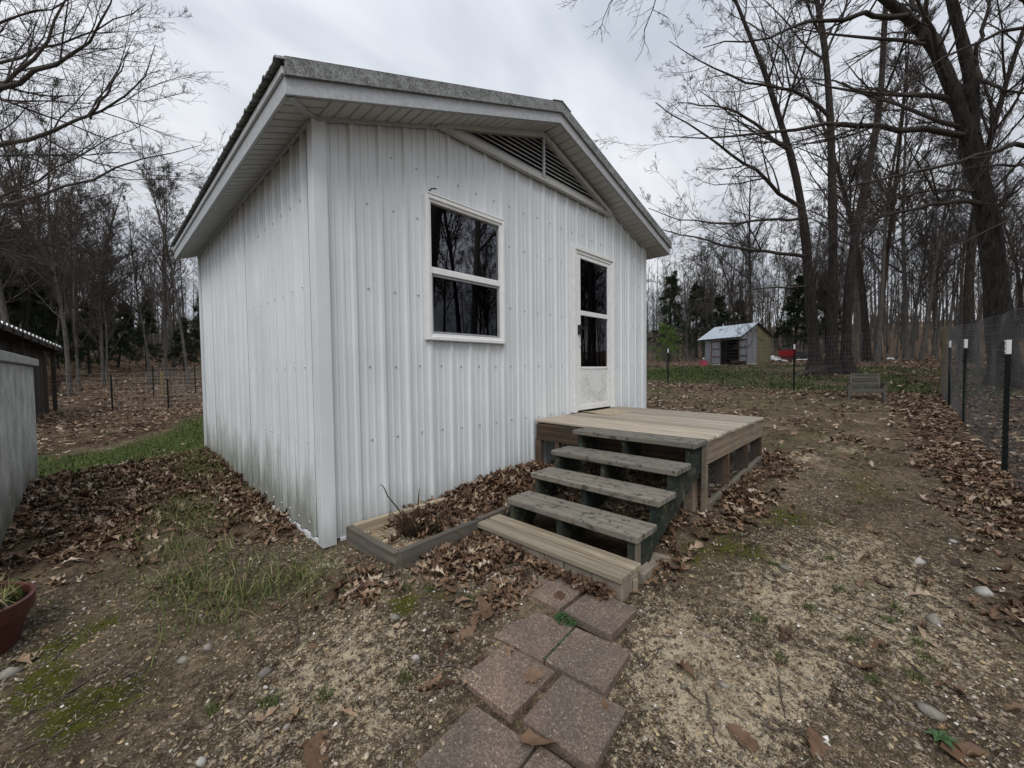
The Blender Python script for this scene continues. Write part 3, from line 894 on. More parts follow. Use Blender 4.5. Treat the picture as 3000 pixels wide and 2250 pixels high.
    for side in (0, 1):
        ex = EL_X - 0.055 if side == 0 else ER_X + 0.055
        xs_ = [ex, RIDGE_X]
        mb = MB()
        ys_ = []
        k = YR0 - 0.02
        while k < YR1 + .02:
            ys_ += [k + p[0] for p in PROF]; k += PITCH
        ys_ = [y for y in ys_ if y <= YR1 + .02]
        base = len(mb.v)
        for y in ys_:
            h = float(prof_h(y - (YR0 - .02)))
            for x in xs_:
                zx = float(roof_z(np.clip(x, EL_X, ER_X))) + (-(EL_X - x) * .36 if x < EL_X else (-(x - ER_X) * .30 if x > ER_X else 0))
                mb.v.append((x, y, zx + h))
        for i in range(len(ys_) - 1):
            mb.f.append((base + 2 * i, base + 2 * i + 1, base + 2 * i + 3, base + 2 * i + 2))
        o = mb.build('roof_sheet', MAT['trim_lichen'], root)
        o.modifiers.new('thick', 'SOLIDIFY').thickness = 0.006
    mb = MB()
    for x0_, x1_, dz in ((RIDGE_X - .16, RIDGE_X, 0), (RIDGE_X, RIDGE_X + .16, 0)):
        za = float(roof_z(x0_)) + .028; zb = float(roof_z(x1_)) + .028
        mb.hexa([(x0_, YR0 - .03, za), (x1_, YR0 - .03, zb), (x1_, YR1 + .03, zb), (x0_, YR1 + .03, za),
                 (x0_, YR0 - .03, za + .006), (x1_, YR0 - .03, zb + .006), (x1_, YR1 + .03, zb + .006), (x0_, YR1 + .03, za + .006)])
    mb.build('ridge_cap', MAT['trim_lichen'], root)
    for ya, sgn in ((YR0, -1), (YR1, 1)):
        for xa, xb in ((EL_X, RIDGE_X), (RIDGE_X, ER_X)):
            sa, sb = float(soffit_z(xa)), float(soffit_z(xb))
            mb = MB()     # lower fascia
            mb.prism([(xa, ya, sa - .004), (xb, ya, sb - .004), (xb, ya, sb + .106), (xa, ya, sa + .108)], (0, -sgn * .02, 0))
            mb.build('fascia', MAT['fascia'], root, bevel=.002)
            mb = MB()     # upper rake trim, 22 mm proud, with a drip lip
            xa2 = xa - .006 if xa == EL_X else xa; xb2 = xb + .012 if xb == ER_X else xb
            sa2 = sa - (.002 if xa == EL_X else 0); sb2 = sb - (.003 if xb == ER_X else 0)
            mb.prism([(xa2, ya + sgn * .024, sa2 + .100), (xb2, ya + sgn * .024, sb2 + .100), (xb2, ya + sgn * .024, sb2 + .205), (xa2, ya + sgn * .024, sa2 + .205)], (0, -sgn * .022, 0))
            mb.prism([(xa2, ya + sgn * .024, sa2 + .205), (xb2, ya + sgn * .024, sb2 + .205), (xb2, ya + sgn * .024, sb2 + .212), (xa2, ya + sgn * .024, sa2 + .212)], (0, -sgn * .12, 0))
            mb.build('rake_trim', MAT['trim_lichen'], root, bevel=.0015)
    for xa, sgn, zz_ in ((EL_X, -1, EL_Z), (ER_X, 1, ER_Z)):
        mb = MB(); mb.box(min(xa, xa - sgn * .02), max(xa, xa - sgn * .02), YR0 + .021, YR1 - .021, zz_ - .004, zz_ + .112)
        mb.build('fascia', MAT['fascia'], root, bevel=.002)
        mb = MB(); mb.box(min(xa + sgn * .018, xa), max(xa + sgn * .018, xa), YR0 + .0, YR1 - .0, zz_ + .114, zz_ + .158)
        mb.build('drip_edge', MAT['trim'], root, bevel=.002)

    # ---- soffit: narrow vented panels with raised ribs, one object per panel
    def soffit_strip(p00, p10, p11, p01, npan, name='soffit_panel'):
        """quad p00-p10 along the run, p01-p11 far side; panels divide the run"""
        p00, p10, p11, p01 = [np.array(p, float) for p in (p00, p10, p11, p01)]
        nrm = np.cross(p10 - p00, p01 - p00); nrm /= np.linalg.norm(nrm)
        if nrm[2] > 0: nrm = -nrm
        for i in range(npan):
            mb = MB()
            prof = []
            for r_ in range(3):
                b_ = (i + r_ / 3) / npan; d_ = 1 / 3 / npan
                prof += [(b_, 0.0), (b_ + d_ * .12, 0.0), (b_ + d_ * .16, .010), (b_ + d_ * .96, .010), (b_ + d_ * .999, 0.0)]
            prof.append(((i + 1) / npan, 0.0))
            for q0, q1 in zip(prof[:-1], prof[1:]):
                A = p00 + (p10 - p00) * q0[0] + nrm * q0[1]; B = p00 + (p10 - p00) * q1[0] + nrm * q1[1]
                Cc = p01 + (p11 - p01) * q1[0] + nrm * q1[1]; D = p01 + (p11 - p01) * q0[0] + nrm * q0[1]
                mb.add([A, B, Cc, D], [(0, 1, 2, 3)])
            mb.build(name, MAT['soffit'], root)
    S = lambda x: float(soffit_z(x)) + .006
    for ya, yb in ((YR0 + .022, YF - .01), (YB + .01, YR1 - .022)):
        soffit_strip((XL, ya, S(XL)), (RIDGE_X, ya, S(RIDGE_X)), (RIDGE_X, yb, S(RIDGE_X)), (XL, yb, S(XL)), 8)
        soffit_strip((RIDGE_X, ya, S(RIDGE_X)), (XR, ya, S(XR)), (XR, yb, S(XR)), (RIDGE_X, yb, S(RIDGE_X)), 8)
    for xe, xw in ((EL_X + .022, XL - .01), (ER_X - .022, XR + .01)):
        soffit_strip((xe, YR0 + .022, S(xe)), (xe, YR1 - .022, S(xe)), (xw, YR1 - .022, S(xw)), (xw, YR0 + .022, S(xw)), 16)
    # mitre strip at the near corners, inner edge mouldings
    mb = MB(); mb.bar((EL_X + .03, YR0 + .03, S(EL_X + .03) - .014), (XL - .005, YF - .01, S(XL) - .014), .055, .008)
    mb.build('mitre_strip', MAT['fascia'], root)
    mb = MB(); mb.bar((ER_X - .03, YR0 + .03, S(ER_X - .03) - .014), (XR + .005, YF - .01, S(XR) - .014), .055, .008)
    mb.build('mitre_strip', MAT['fascia'], root)
    mb = MB(); mb.bar((XL - .035, YF, S(XL - .035) - .016), (XL - .035, YB, S(XL - .035) - .016), .022, .03)
    mb.build('edge_moulding', MAT['fascia'], root)
    mb = MB(); mb.bar((XL, YF - .034, S(XL) - .018), (2.2, YF - .034, S(2.2) - .018), .022, .035)
    mb.build('edge_moulding', MAT['fascia'], root)
    mb = MB(); mb.bar((5.2, YF - .034, S(5.2) - .018), (XR, YF - .034, S(XR) - .018), .022, .035)
    mb.build('edge_moulding', MAT['fascia'], root)

    # ---- triangular gable vent
    vent_z = 3.448; xl_, xr_ = 2.165, 5.095
    apex = (3.60, float(soffit_z(3.62)) - .02)
    mb = MB()
    mb.prism([(xl_, YF - .028, vent_z), (xr_, YF - .028, vent_z), (apex[0], YF - .028, apex[1])], (0, .004, 0))
    vent = mb.build('gable_vent', MAT['dark_room'], root)

    def vbar(name, p, q, w, d=.05, m='soffit', off=.0):
        b_ = MB(); b_.bar((p[0], YF - .028 - d / 2 - off, p[1]), (q[0], YF - .028 - d / 2 - off, q[1]), d, w, up=(0, 0, 1))
        return b_.build(name, MAT[m], vent, bevel=.002)
    vbar('bottom_trim', (xl_ - .02, vent_z + .0), (xr_ + .02, vent_z + .0), .036, .05)
    vbar('bottom_trim', (xl_ + .12, vent_z + .046), (xr_ - .12, vent_z + .046), .034, .03)
    vbar('side_trim', (xl_, vent_z + .01), (apex[0], apex[1] - .022), .07, .062)
    vbar('side_trim', (apex[0], apex[1] - .022), (xr_, vent_z + .012), .05, .062)
    z = vent_z + .085
    while z < apex[1] - .07:
        f = (z - vent_z) / (apex[1] - vent_z)
        a_ = xl_ + (apex[0] - xl_) * f + .06; b_ = xr_ + (apex[0] - xr_) * f - .06
        if b_ - a_ > .12:
            s_ = MB()
            s_.prism([(a_, YF - .058, z - .017), (a_, YF - .054, z - .017), (a_, YF - .030, z + .012), (a_, YF - .034, z + .012)], (b_ - a_, 0, 0))
            s_.build('louver_slat', MAT['soffit'], vent)
        z += .046
    b_ = MB(); b_.box(3.60 - .013, 3.60 + .013, YF - .085, YF - .06, vent_z + .02, apex[1] - .03)
    b_.build('centre_bar', MAT['fascia'], vent, bevel=.002)

    # ---- window
    x0, x1, z0, z1 = WIN
    mb = MB()

    def frame(mb, x0, x1, z0, z1, w, ya, yb):
        mb.box(x0, x0 + w, ya, yb, z0, z1); mb.box(x1 - w, x1, ya, yb, z0, z1)
        mb.box(x0 + w, x1 - w, ya, yb, z1 - w, z1); mb.box(x0 + w, x1 - w, ya, yb, z0, z0 + w)
        return mb
    frame(mb, x0, x1, z0, z1, .034, YF - .058, YF + .03)
    win = mb.build('window', MAT['vinyl'], root, bevel=.004)
    mb = MB(); frame(mb, x0 + .026, x1 - .026, z0 + .026, z1 - .026, .032, YF - .044, YF + .02)
    mb.build('inner_frame', MAT['vinyl'], win, bevel=.003)
    zm = 2.142
    mb = MB(); mb.box(x0 + .056, x1 - .056, YF - .040, YF + .0, zm, zm + .058)
    mb.build('meeting_rail', MAT['vinyl'], win, bevel=.004)
    mb = MB(); frame(mb, x0 + .058, x1 - .058, z0 + .058, zm - .001, .022, YF - .028, YF - .012)
    mb.build('screen_frame', MAT['grey_alu'], win, bevel=.002)
    mb = MB(); mb.box(x0 + .05, x1 - .05, YF - .016, YF - .012, zm + .05, z1 - .05)
    mb.build('upper_pane', MAT['glass'], win)
    mb = MB(); mb.box(x0 + .06, x1 - .06, YF - .008, YF - .004, z0 + .05, zm + .01)
    mb.build('lower_pane', MAT['glass_screen'], win)
    mb = MB(); mb.bar((x0 + .02, YF - .03, z1 + .012), (x1 + .01, YF - .03, z1 + .008), .06, .012)
    mb.build('head_flashing', MAT['vinyl'], win)
    hk = MB(); hk.tube([(x0 + .05, YF - .01, z1 + .03), (x0 + .06, YF - .06, z1 + .05), (x0 + .10, YF - .075, z1 + .055)], .006, 6)
    hk.build('hook', MAT['black'], win)

    # ---- storm door
    x0, x1, z0, z1 = DOOR
    mb = MB(); mb.box(x0, x0 + .05, YF - .065, YF + .03, z0, z1); mb.box(x1 - .05, x1, YF - .065, YF + .03, z0, z1 - .0); mb.box(x0 + .05, x1 - .05, YF - .065, YF + .03, z1 - .05, z1)
    door = mb.build('storm_door', MAT['vinyl'], root, bevel=.004)
    mb = MB(); mb.box(x0 + .05, x0 + .10, YF - .05, YF + .02, z0, z1 - .05); mb.box(x1 - .09, x1 - .05, YF - .05, YF + .02, z0, z1 - .05); mb.box(x0 + .10, x1 - .09, YF - .05, YF + .02, z1 - .09, z1 - .05)
    mb.build('door_jamb', MAT['vinyl'], door, bevel=.003)
    dx0, dx1 = x0 + .103, x1 - .093
    zk0, zk1, zr0, zr1, zt = z0 + .02, 1.285, 1.985, 2.045, z1 - .095
    mb = MB()
    mb.box(dx0, dx0 + .075, YF - .043, YF - .01, zk0, zt); mb.box(dx1 - .065, dx1, YF - .043, YF - .01, zk0, zt)
    mb.box(dx0 + .075, dx1 - .065, YF - .043, YF - .01, zt - .045, zt)
    mb.box(dx0 + .075, dx1 - .065, YF - .043, YF - .01, zk0, zk0 + .07)
    mb.build('door_leaf', MAT['vinyl'], door, bevel=.003)
    mb = MB(); mb.box(dx0 + .075, dx1 - .065, YF - .041, YF - .008, zr0, zr1)
    mb.build('middle_rail', MAT['vinyl'], door, bevel=.003)
    mb = MB(); mb.box(dx0 + .075, dx1 - .065, YF - .041, YF - .008, zk1, zk1 + .03)
    mb.build('lower_rail', MAT['vinyl'], door, bevel=.003)
    mb = MB(); mb.box(dx0 + .073, dx1 - .063, YF - .034, YF - .012, zk0 + .068, zk1 + .002)
    mb.build('kick_panel', MAT['kick'], door)
    mb = MB(); mb.box(dx0 + .07, dx1 - .06, YF - .026, YF - .022, zr1 - .01, zt - .04)
    mb.build('upper_pane', MAT['glass_screen'], door)
    mb = MB(); mb.box(dx0 + .07, dx1 - .06, YF - .022, YF - .018, zk1 + .02, zr0 + .01)
    mb.build('lower_pane', MAT['glass_screen'], door)
    mb = MB(); hz = 1.78
    mb.box(dx0 + .005, dx0 + .055, YF - .075, YF - .043, hz - .05, hz + .07)
    mb.tube([(dx0 + .05, YF - .07, hz + .05), (dx0 + .085, YF - .10, hz), (dx0 + .085, YF - .10, hz - .09), (dx0 + .045, YF - .06, hz - .22)], .009, 6)
    mb.build('door_handle', MAT['black'], door, bevel=.0)
    for hz in (.95, 1.65, 2.45):
        mb = MB(); mb.tube([(x1 - .055, YF - .058, hz - .22), (x1 - .055, YF - .058, hz + .22)], .008, 8)
        mb.build('hinge', MAT['vinyl'], door)
    return root


build_shed()


# ------------------------------------------------------------------ deck, stairs, step
def build_deck():
    X0, X1, Y0, Y1 = 3.45, 5.43, 1.12, 2.965
    zt = lambda y: 0.718 - 0.026 * (Y1 - y) / (Y1 - Y0)
    tilt = math.atan(0.026 / (Y1 - Y0))
    root = thing('deck', ((X0 + X1) / 2, (Y0 + Y1) / 2, 0.1), 'weathered tan plank deck standing before the storm door', 'deck')
    n = 14; w = (X1 - X0) / n
    for i in range(n):
        L = Y1 - Y0 + random.uniform(-.004, .012)
        c = (X0 + w * (i + .5), (Y0 + Y1) / 2 - (L - (Y1 - Y0)) / 2, zt((Y0 + Y1) / 2) - .018 + random.uniform(-.0015, .0015))
        board('plank', MAT['deck_wood'], root, c, (L, w - random.uniform(.010, .016), .036), (0, 0, 0), .009).rotation_euler = Matrix.Rotation(math.pi / 2, 3, 'Z').to_euler()
        root.children[-1].rotation_euler = (Matrix.Rotation(tilt, 3, 'X') @ Matrix.Rotation(math.pi / 2, 3, 'Z')).to_euler()
    zb = lambda y: zt(y) - .037
    # rim boards
    h = .185
    board('rim_board', MAT['rim_wood'], root, ((X0 + X1) / 2 + .02, Y0 + .022, zb(Y0) - h / 2), (X1 - X0 - .06, h, .038), (math.pi / 2, 0, 0))
    board('rim_board', MAT['rim_brown'], root, (X0 + .020, (Y0 + Y1) / 2 + .03, zb((Y0 + Y1) / 2) - h / 2), (Y1 - Y0 - .09, h, .038), (math.pi / 2, 0, math.pi / 2))
    board('rim_board', MAT['rim_wood'], root, (X1 - .022, (Y0 + Y1) / 2 + .03, zb((Y0 + Y1) / 2) - h / 2), (Y1 - Y0 - .09, h, .038), (math.pi / 2, 0, math.pi / 2))
    for k in range(1, 5):
        y = Y0 + (Y1 - Y0) * k / 4.0 - .03
        board('joist', MAT['rim_brown'], root, ((X0 + X1) / 2, y, zb(y) - h / 2 - .002), (X1 - X0 - .09, h - .01, .038), (math.pi / 2, 0, 0))

    # posts: front row, left row, plus the wall side
    def post(x, y, sx, sy, m='rim_wood'):
        zg = g1(x, y) - .06; top = zb(y) - h - .001
        mb = MB(); mb.box(x - sx / 2, x + sx / 2, y - sy / 2, y + sy / 2, zg, top)
        return mb.build('post', MAT[m], root, bevel=.004)
    post(X0 + .045, Y0 + .025, .04, .05, 'rim_wood')
    post(X0 + .0, Y0 + .12, .09, .09, 'rim_wood')
    for f in (.33, .66, .965):
        post(X0 + (X1 - X0) * f, Y0 + .06, .042, .115, 'rim_brown')
    post(X1 - .03, Y0 + .012 + .01, .04, .018, 'rim_wood')
    post(X0 + .025, Y1 - .04, .045, .085, 'rim_brown')
    post(X0 + .03, Y1 - .30, .04, .06, 'rim_brown')
    post(X0 + .9, Y1 - .05, .09, .09, 'rim_brown'); post(X1 - .06, Y1 - .05, .09, .09, 'rim_brown')
    # ground sill under the front
    mb = MB()
    za, zb_ = g1(X0 + .1, Y0), g1(X1 - .1, Y0)
    mb.hexa([(X0 + .07, Y0 - .005, za - .1), (X1, Y0 - .005, zb_ - .1), (X1, Y0 + .035, zb_ - .1), (X0 + .07, Y0 + .035, za - .1),
             (X0 + .07, Y0 - .005, za + .06), (X1, Y0 - .005, zb_ + .06), (X1, Y0 + .035, zb_ + .06), (X0 + .07, Y0 + .035, za + .06)])
    mb.build('ground_sill', MAT['bed_wood'], root, bevel=.006)

    # chicken wire stapled inside the openings
    def hexwire(p0, p1, zlo, zhi, cell=.028):
        p0 = np.array(p0, float); p1 = np.array(p1, float); L = np.linalg.norm(p1 - p0); d = (p1 - p0) / L
        segs = []
        nx_ = int(L / cell); nz_ = int((zhi - zlo) / (cell * .9))
        for i in range(nx_):
            for j in range(nz_):
                x = i * cell + (cell / 2 if j % 2 else 0); z = zlo + j * cell * .9
                A = (x, z); B = (x + cell / 2, z + cell * .3); Cc = (x + cell, z); D = (x + cell / 2, z + cell * .9)
                segs += [(A, B), (B, Cc), (B, D)]
        P = np.array([[[*(p0[:2] + d[:2] * a[0]), a[1]], [*(p0[:2] + d[:2] * b[0]), b[1]]] for a, b in segs])
        V, Q = tube_arrays(P, np.full(P.shape[:2], .0011), 3)
        c = V.mean(0)
        kind(link('chicken_wire', fast_mesh('chicken_wire', V - c, quads=Q, mat=MAT['chicken']), c, root), 'stuff')
    hexwire((X0 + .08, Y0 + .045, 0), (X1 - .05, Y0 + .045, 0), .16, .48)
    hexwire((X0 + .03, 2.25, 0), (X0 + .03, Y1 - .08, 0), .14, .49)
    return root


def build_stairs():
    ya, yb = 1.10, 2.215
    root = thing('stairs', (2.6, (ya + yb) / 2, -.05), 'open-riser wooden stairs with worn grey treads and green-painted stringers', 'stairs')
    TZ = [.700, .562, .414, .264]; TX = [3.135, 2.785, 2.505, 2.215]; D = [.29, .285, .28, .28]
    for i in range(4):
        c = (TX[i] + D[i] / 2, (ya + yb) / 2 + random.uniform(-.006, .006), TZ[i] - .0225)
        o = board('tread', MAT['tread_wood'], root, c, (yb - ya + (.02 if i == 0 else 0), D[i], .045 if i else .042), (0, 0, math.pi / 2 + random.uniform(-.006, .006)), .006)
        if i == 0: o['label'] = 'dark top tread with flaking green paint'
    # cut stringers
    t = .045

    def stringer(y):
        top = []
        zs = [z - .046 for z in TZ]
        P = [(TX[3] + .012, -.04), (TX[3] + .012, zs[3])]
        for i in (3, 2, 1):
            P += [(TX[i - 1] + .03, zs[i]), (TX[i - 1] + .03, zs[i - 1])]
        P += [(3.43, zs[0]), (3.43, .462), (2.50, .092), (2.40, -.02)]
        mb = MB(); mb.prism([(x, y, z) for x, z in P], (0, t, 0))
        o = mb.build('stringer', MAT['green_wood'], root)
        return o
    for y in (ya + .03, (ya + yb) / 2 + .02, yb - .03 - t): stringer(y)
    mb = MB(); mb.box(3.37, 3.44, ya + .018, ya + .028, .30, .652)
    mb.build('end_cleat', MAT['rim_wood'], root, bevel=.003)
    mb = MB(); mb.box(TX[3] + .014, TX[3] + .075, ya + .018, ya + .0295, -.04, .215)
    mb.build('end_cleat', MAT['rim_wood'], root, bevel=.003)
    return root


def build_step():
    root = thing('bottom_step', (2.1, 1.7, -.1), 'pale two-plank bottom step resting on concrete blocks', 'step')
    y0, y1 = 1.085, 2.31
    for x0, x1, dz in ((1.985, 2.098, 0.0), (2.110, 2.228, .002)):
        board('plank', MAT['fresh_wood'], root, ((x0 + x1) / 2, (y0 + y1) / 2, .11 - .019 + dz), (y1 - y0, x1 - x0, .038), (0, 0, math.pi / 2 + random.uniform(-.004, .004)), .005)
    # riser blocks under the front edge and at the right end
    y = y0 + .004
    k = 0
    while y < y1 - .05:
        L = min(.205 if k != 2 else .16, y1 - y - .004)
        mb = MB(); mb.box(2.0 + random.uniform(0, .006), 2.09, y, y + L - .005, -.15, .071)
        mb.build('concrete_block', MAT['block'], root, bevel=.006)
        y += L; k += 1
    for xa, xb, ya, yb, zt in ((2.10, 2.20, y0 + .003, y0 + .20, .069), (2.235, 2.40, y0 - .012, y0 + .18, .045), (2.405, 2.60, y0 - .03, y0 + .16, .03)):
        mb = MB(); mb.box(xa, xb, ya, yb, -.15, zt)
        mb.build('concrete_block', MAT['block'], root, bevel=.007)
    mb = MB(); mb.box(2.12, 2.16, y0 - .012, y0 + .002, -.05, .05)
    mb.build('wood_cleat', MAT['fresh_wood'], root, bevel=.003)
    for yy in (y0 + .03, (y0 + y1) / 2, y1 - .05):
        for xx in (2.01, 2.19):
            mb = MB(); mb.lathe([(0.0001, .0015), (.006, .001), (.006, -.003)], 8, (xx, yy, .112))
            mb.build('screw_head', MAT['grey_alu'], root)
    return root


build_deck(); build_stairs(); build_step()

# doormat, its near corner curling up
mb = MB()
nx_, ny_ = 10, 8
V = []
for i in range(nx_ + 1):
    for j in range(ny_ + 1):
        x = 4.36 + .66 * i / nx_; y = 2.50 + .44 * j / ny_
        z = .7155 - .026 * (2.965 - y) / 1.845 + .006 + .02 * max(0, 1 - i / 3.0) ** 2 * (j / ny_)
        V.append((x - .05 * (1 - j / ny_), y, z))
F = [(i * (ny_ + 1) + j, (i + 1) * (ny_ + 1) + j, (i + 1) * (ny_ + 1) + j + 1, i * (ny_ + 1) + j + 1) for i in range(nx_) for j in range(ny_)]
mb.add(V, F)
o = mb.build('doormat', MAT['mat_carpet'])
o.modifiers.new('thick', 'SOLIDIFY').thickness = 0.008
tag(o, 'thin tan doormat lying on the deck at the door sill', 'doormat')


# ------------------------------------------------------------------ raised bed against the wall
def build_bed():
    root = thing('raised_bed', (2.1, 2.6, -.05), 'low grey timber raised bed along the front wall', 'planter')
    z = .13; h = .15; t = .045
    zc = z - h / 2
    board('end_board', MAT['bed_wood'], root, (1.275, 2.605, zc), (.66, h, t), (math.pi / 2, 0, math.pi / 2 + .03), .005)
    board('front_board', MAT['bed_wood'], root, (1.645, 2.30, zc + .0), (.70, h, t), (math.pi / 2, 0, .05), .005)
    board('front_board', MAT['bed_wood'], root, (2.42, 2.345, zc + .004), (.82, h, t), (math.pi / 2, 0, .05), .005)
    board('back_board', MAT['fresh_wood'], root, (1.85, 2.925, zc + .004), (1.10, h, t), (math.pi / 2, 0, 0), .005)
    board('cross_board', MAT['bed_wood'], root, (1.93, 2.63, zc - .01), (.52, h - .02, t), (math.pi / 2, 0, math.pi / 2), .005)
    # soil and chips
    xs_ = np.linspace(1.30, 3.42, 64); ys_ = np.linspace(2.33, 2.97, 24)
    Xg, Yg = np.meshgrid(xs_, ys_, indexing='ij')
    Z = .045 + .10 * sstep(1.7, 2.9, Xg) * sstep(2.30, 2.9, Yg) + (fbm(Xg * 9, Yg * 9, 4) - .5) * .05
    V = np.stack([Xg, Yg, Z], -1).reshape(-1, 3); ny = len(ys_)
    i = np.arange(len(xs_) - 1)[:, None] * ny + np.arange(ny - 1)[None, :]
    Q = np.stack([i, i + ny, i + ny + 1, i + 1], -1).reshape(-1, 4)
    c = np.array([2.1, 2.6, .05])
    kind(link('bed_soil', fast_mesh('bed_soil', V - c, quads=Q, mat=MAT['soil'], smooth=True), c, root), 'stuff')


build_bed()


def bed_z(x, y):
    return .045 + .10 * sstep(1.7, 2.9, x) * sstep(2.30, 2.9, y)


# dead perennial clump in the bed: many short dry stalks
def build_clump():
    root = thing('dead_plant_clump', (1.66, 2.62, .05), 'clump of dry brown plant stalks cut short in the raised bed', 'plant')
    n_ = 240
    a = rng.random(n_) * 2 * math.pi; r = np.sqrt(rng.random(n_)) * .10
    b0 = np.stack([1.66 + r * np.cos(a), 2.62 + r * np.sin(a), np.full(n_, .04)], -1)
    L = rng.uniform(.05, .17, n_)
    dr = np.stack([np.cos(a) * rng.uniform(.1, 1.5, n_), np.sin(a) * rng.uniform(.1, 1.5, n_), np.ones(n_)], -1)
    dr /= np.linalg.norm(dr, axis=1, keepdims=True)
    mid = b0 + dr * L[:, None] * .5; tip = mid + (dr + rng.normal(0, .25, (n_, 3))) * L[:, None] * .5
    P = np.stack([b0, mid, tip], 1)
    V, Q = tube_arrays(P, np.tile(np.array([[.0055, .005, .003]]), (n_, 1)), 4)
    c = np.array([1.66, 2.62, .05])
    link('stalks', fast_mesh('stalks', V - c, quads=Q, mat=MAT['cane']), c, root)
    mb = MB(); mb.tube([(1.62, 2.70, .10), (1.57, 2.74, .22), (1.50, 2.77, .33), (1.47, 2.78, .41), (1.44, 2.78, .435)], [.006, .0055, .005, .004, .002], 5)
    mb.build('tall_stem', MAT['cane'], root)
    mb = MB(); mb.tube([(1.72, 2.72, .1), (1.76, 2.76, .25), (1.77, 2.76, .33)], [.006, .005, .003], 5)
    mb.build('tall_stem', MAT['cane'], root)
    mb = MB(); mb.tube([(1.66, 2.56, .10), (1.74, 2.42, .16), (1.78, 2.24, .10), (1.82, 2.08, -.02)], [.005, .0045, .004, .002], 5)
    mb.build('fallen_stem', MAT['cane'], root)


build_clump()

# ------------------------------------------------------------------ pavers
PAV = [  # centre x, y, rotation, label
    (1.918, 1.512, .03, 'half leaf-covered brown paver touching the bottom step on its left'),
    (1.926, 1.185, .02, 'brown paver at the right foot of the bottom step'),
    (1.537, 1.342, .11, 'brown paver in the left row, second from the step'),
    (1.578, 1.036, .11, 'brown paver in the right row, second from the step'),
    (1.228, 1.230, .04, 'paver with a pinkish worn left corner, third in the left row'),
    (1.266, 0.894, .10, 'speckled brown paver, third in the right row'),
    (0.885, 1.052, .11, 'large-looking nearest paver with pink tinge at the bottom edge of the photo'),
    (0.935, 0.745, .11, 'mostly cut-off paver at the bottom edge, right row'),
]
pm = None
for x, y, a, lab in PAV:
    if pm is None:
        mb = MB(); mb.box(-.151, .151, -.151, .151, -.05, 0.0)
        pm = mb.build('paver', MAT['paver'], bevel=.006, origin=(0, 0, 0)); o = pm
    else:
        o = pm.copy(); COL.objects.link(o)
    zp = -.012 - .072 * (1.93 - x) / 1.0
    kk = (1.277 - zp) / 1.357
    o.location = (x * kk, y * kk, zp + random.uniform(-.003, .004))
    o.scale = (kk, kk, 1)
    o.rotation_euler = (random.uniform(-.012, .012), random.uniform(-.012, .012), a)
    tag(o, lab, 'paver', 'pavers leading to the stairs')

# ------------------------------------------------------------------ left edge: rendered low wall, open shelter, pots
def build_well():
    root = thing('pump_house', (-1.2, 6.2, 0), 'low grey stained concrete enclosure at the left edge', 'structure')
    x1 = -.575; x0 = -1.9; y0, y1 = 4.3, 8.0
    nz, ny = 10, 24
    mb = MB(); mb.box(x0, x1, y0, y1, -.3, 1.40)
    mb.build('wall', MAT['render'], root, bevel=.012, segs=2)
    y = y0 - .05
    while y < y1 - .3:
        L = min(1.25, y1 + .06 - y)
        board('cap_board', MAT['cap_board'], root, (x1 - .03, y + L / 2, 1.445 + random.uniform(-.006, .006)), (L - .008, .16, .085), (0, 0, math.pi / 2), .006)
        y += L
    board('cap_board', MAT['cap_board'], root, ((x0 + x1) / 2 - .1, y1 - .03, 1.44), (x1 - x0 - .05, .15, .08), (0, 0, 0), .006)
    mb = MB(); mb.box(x0, x1 - .12, y0, y1 - .11, 1.40, 1.46)
    mb.build('lid', MAT['cap_board'], root)


build_well()


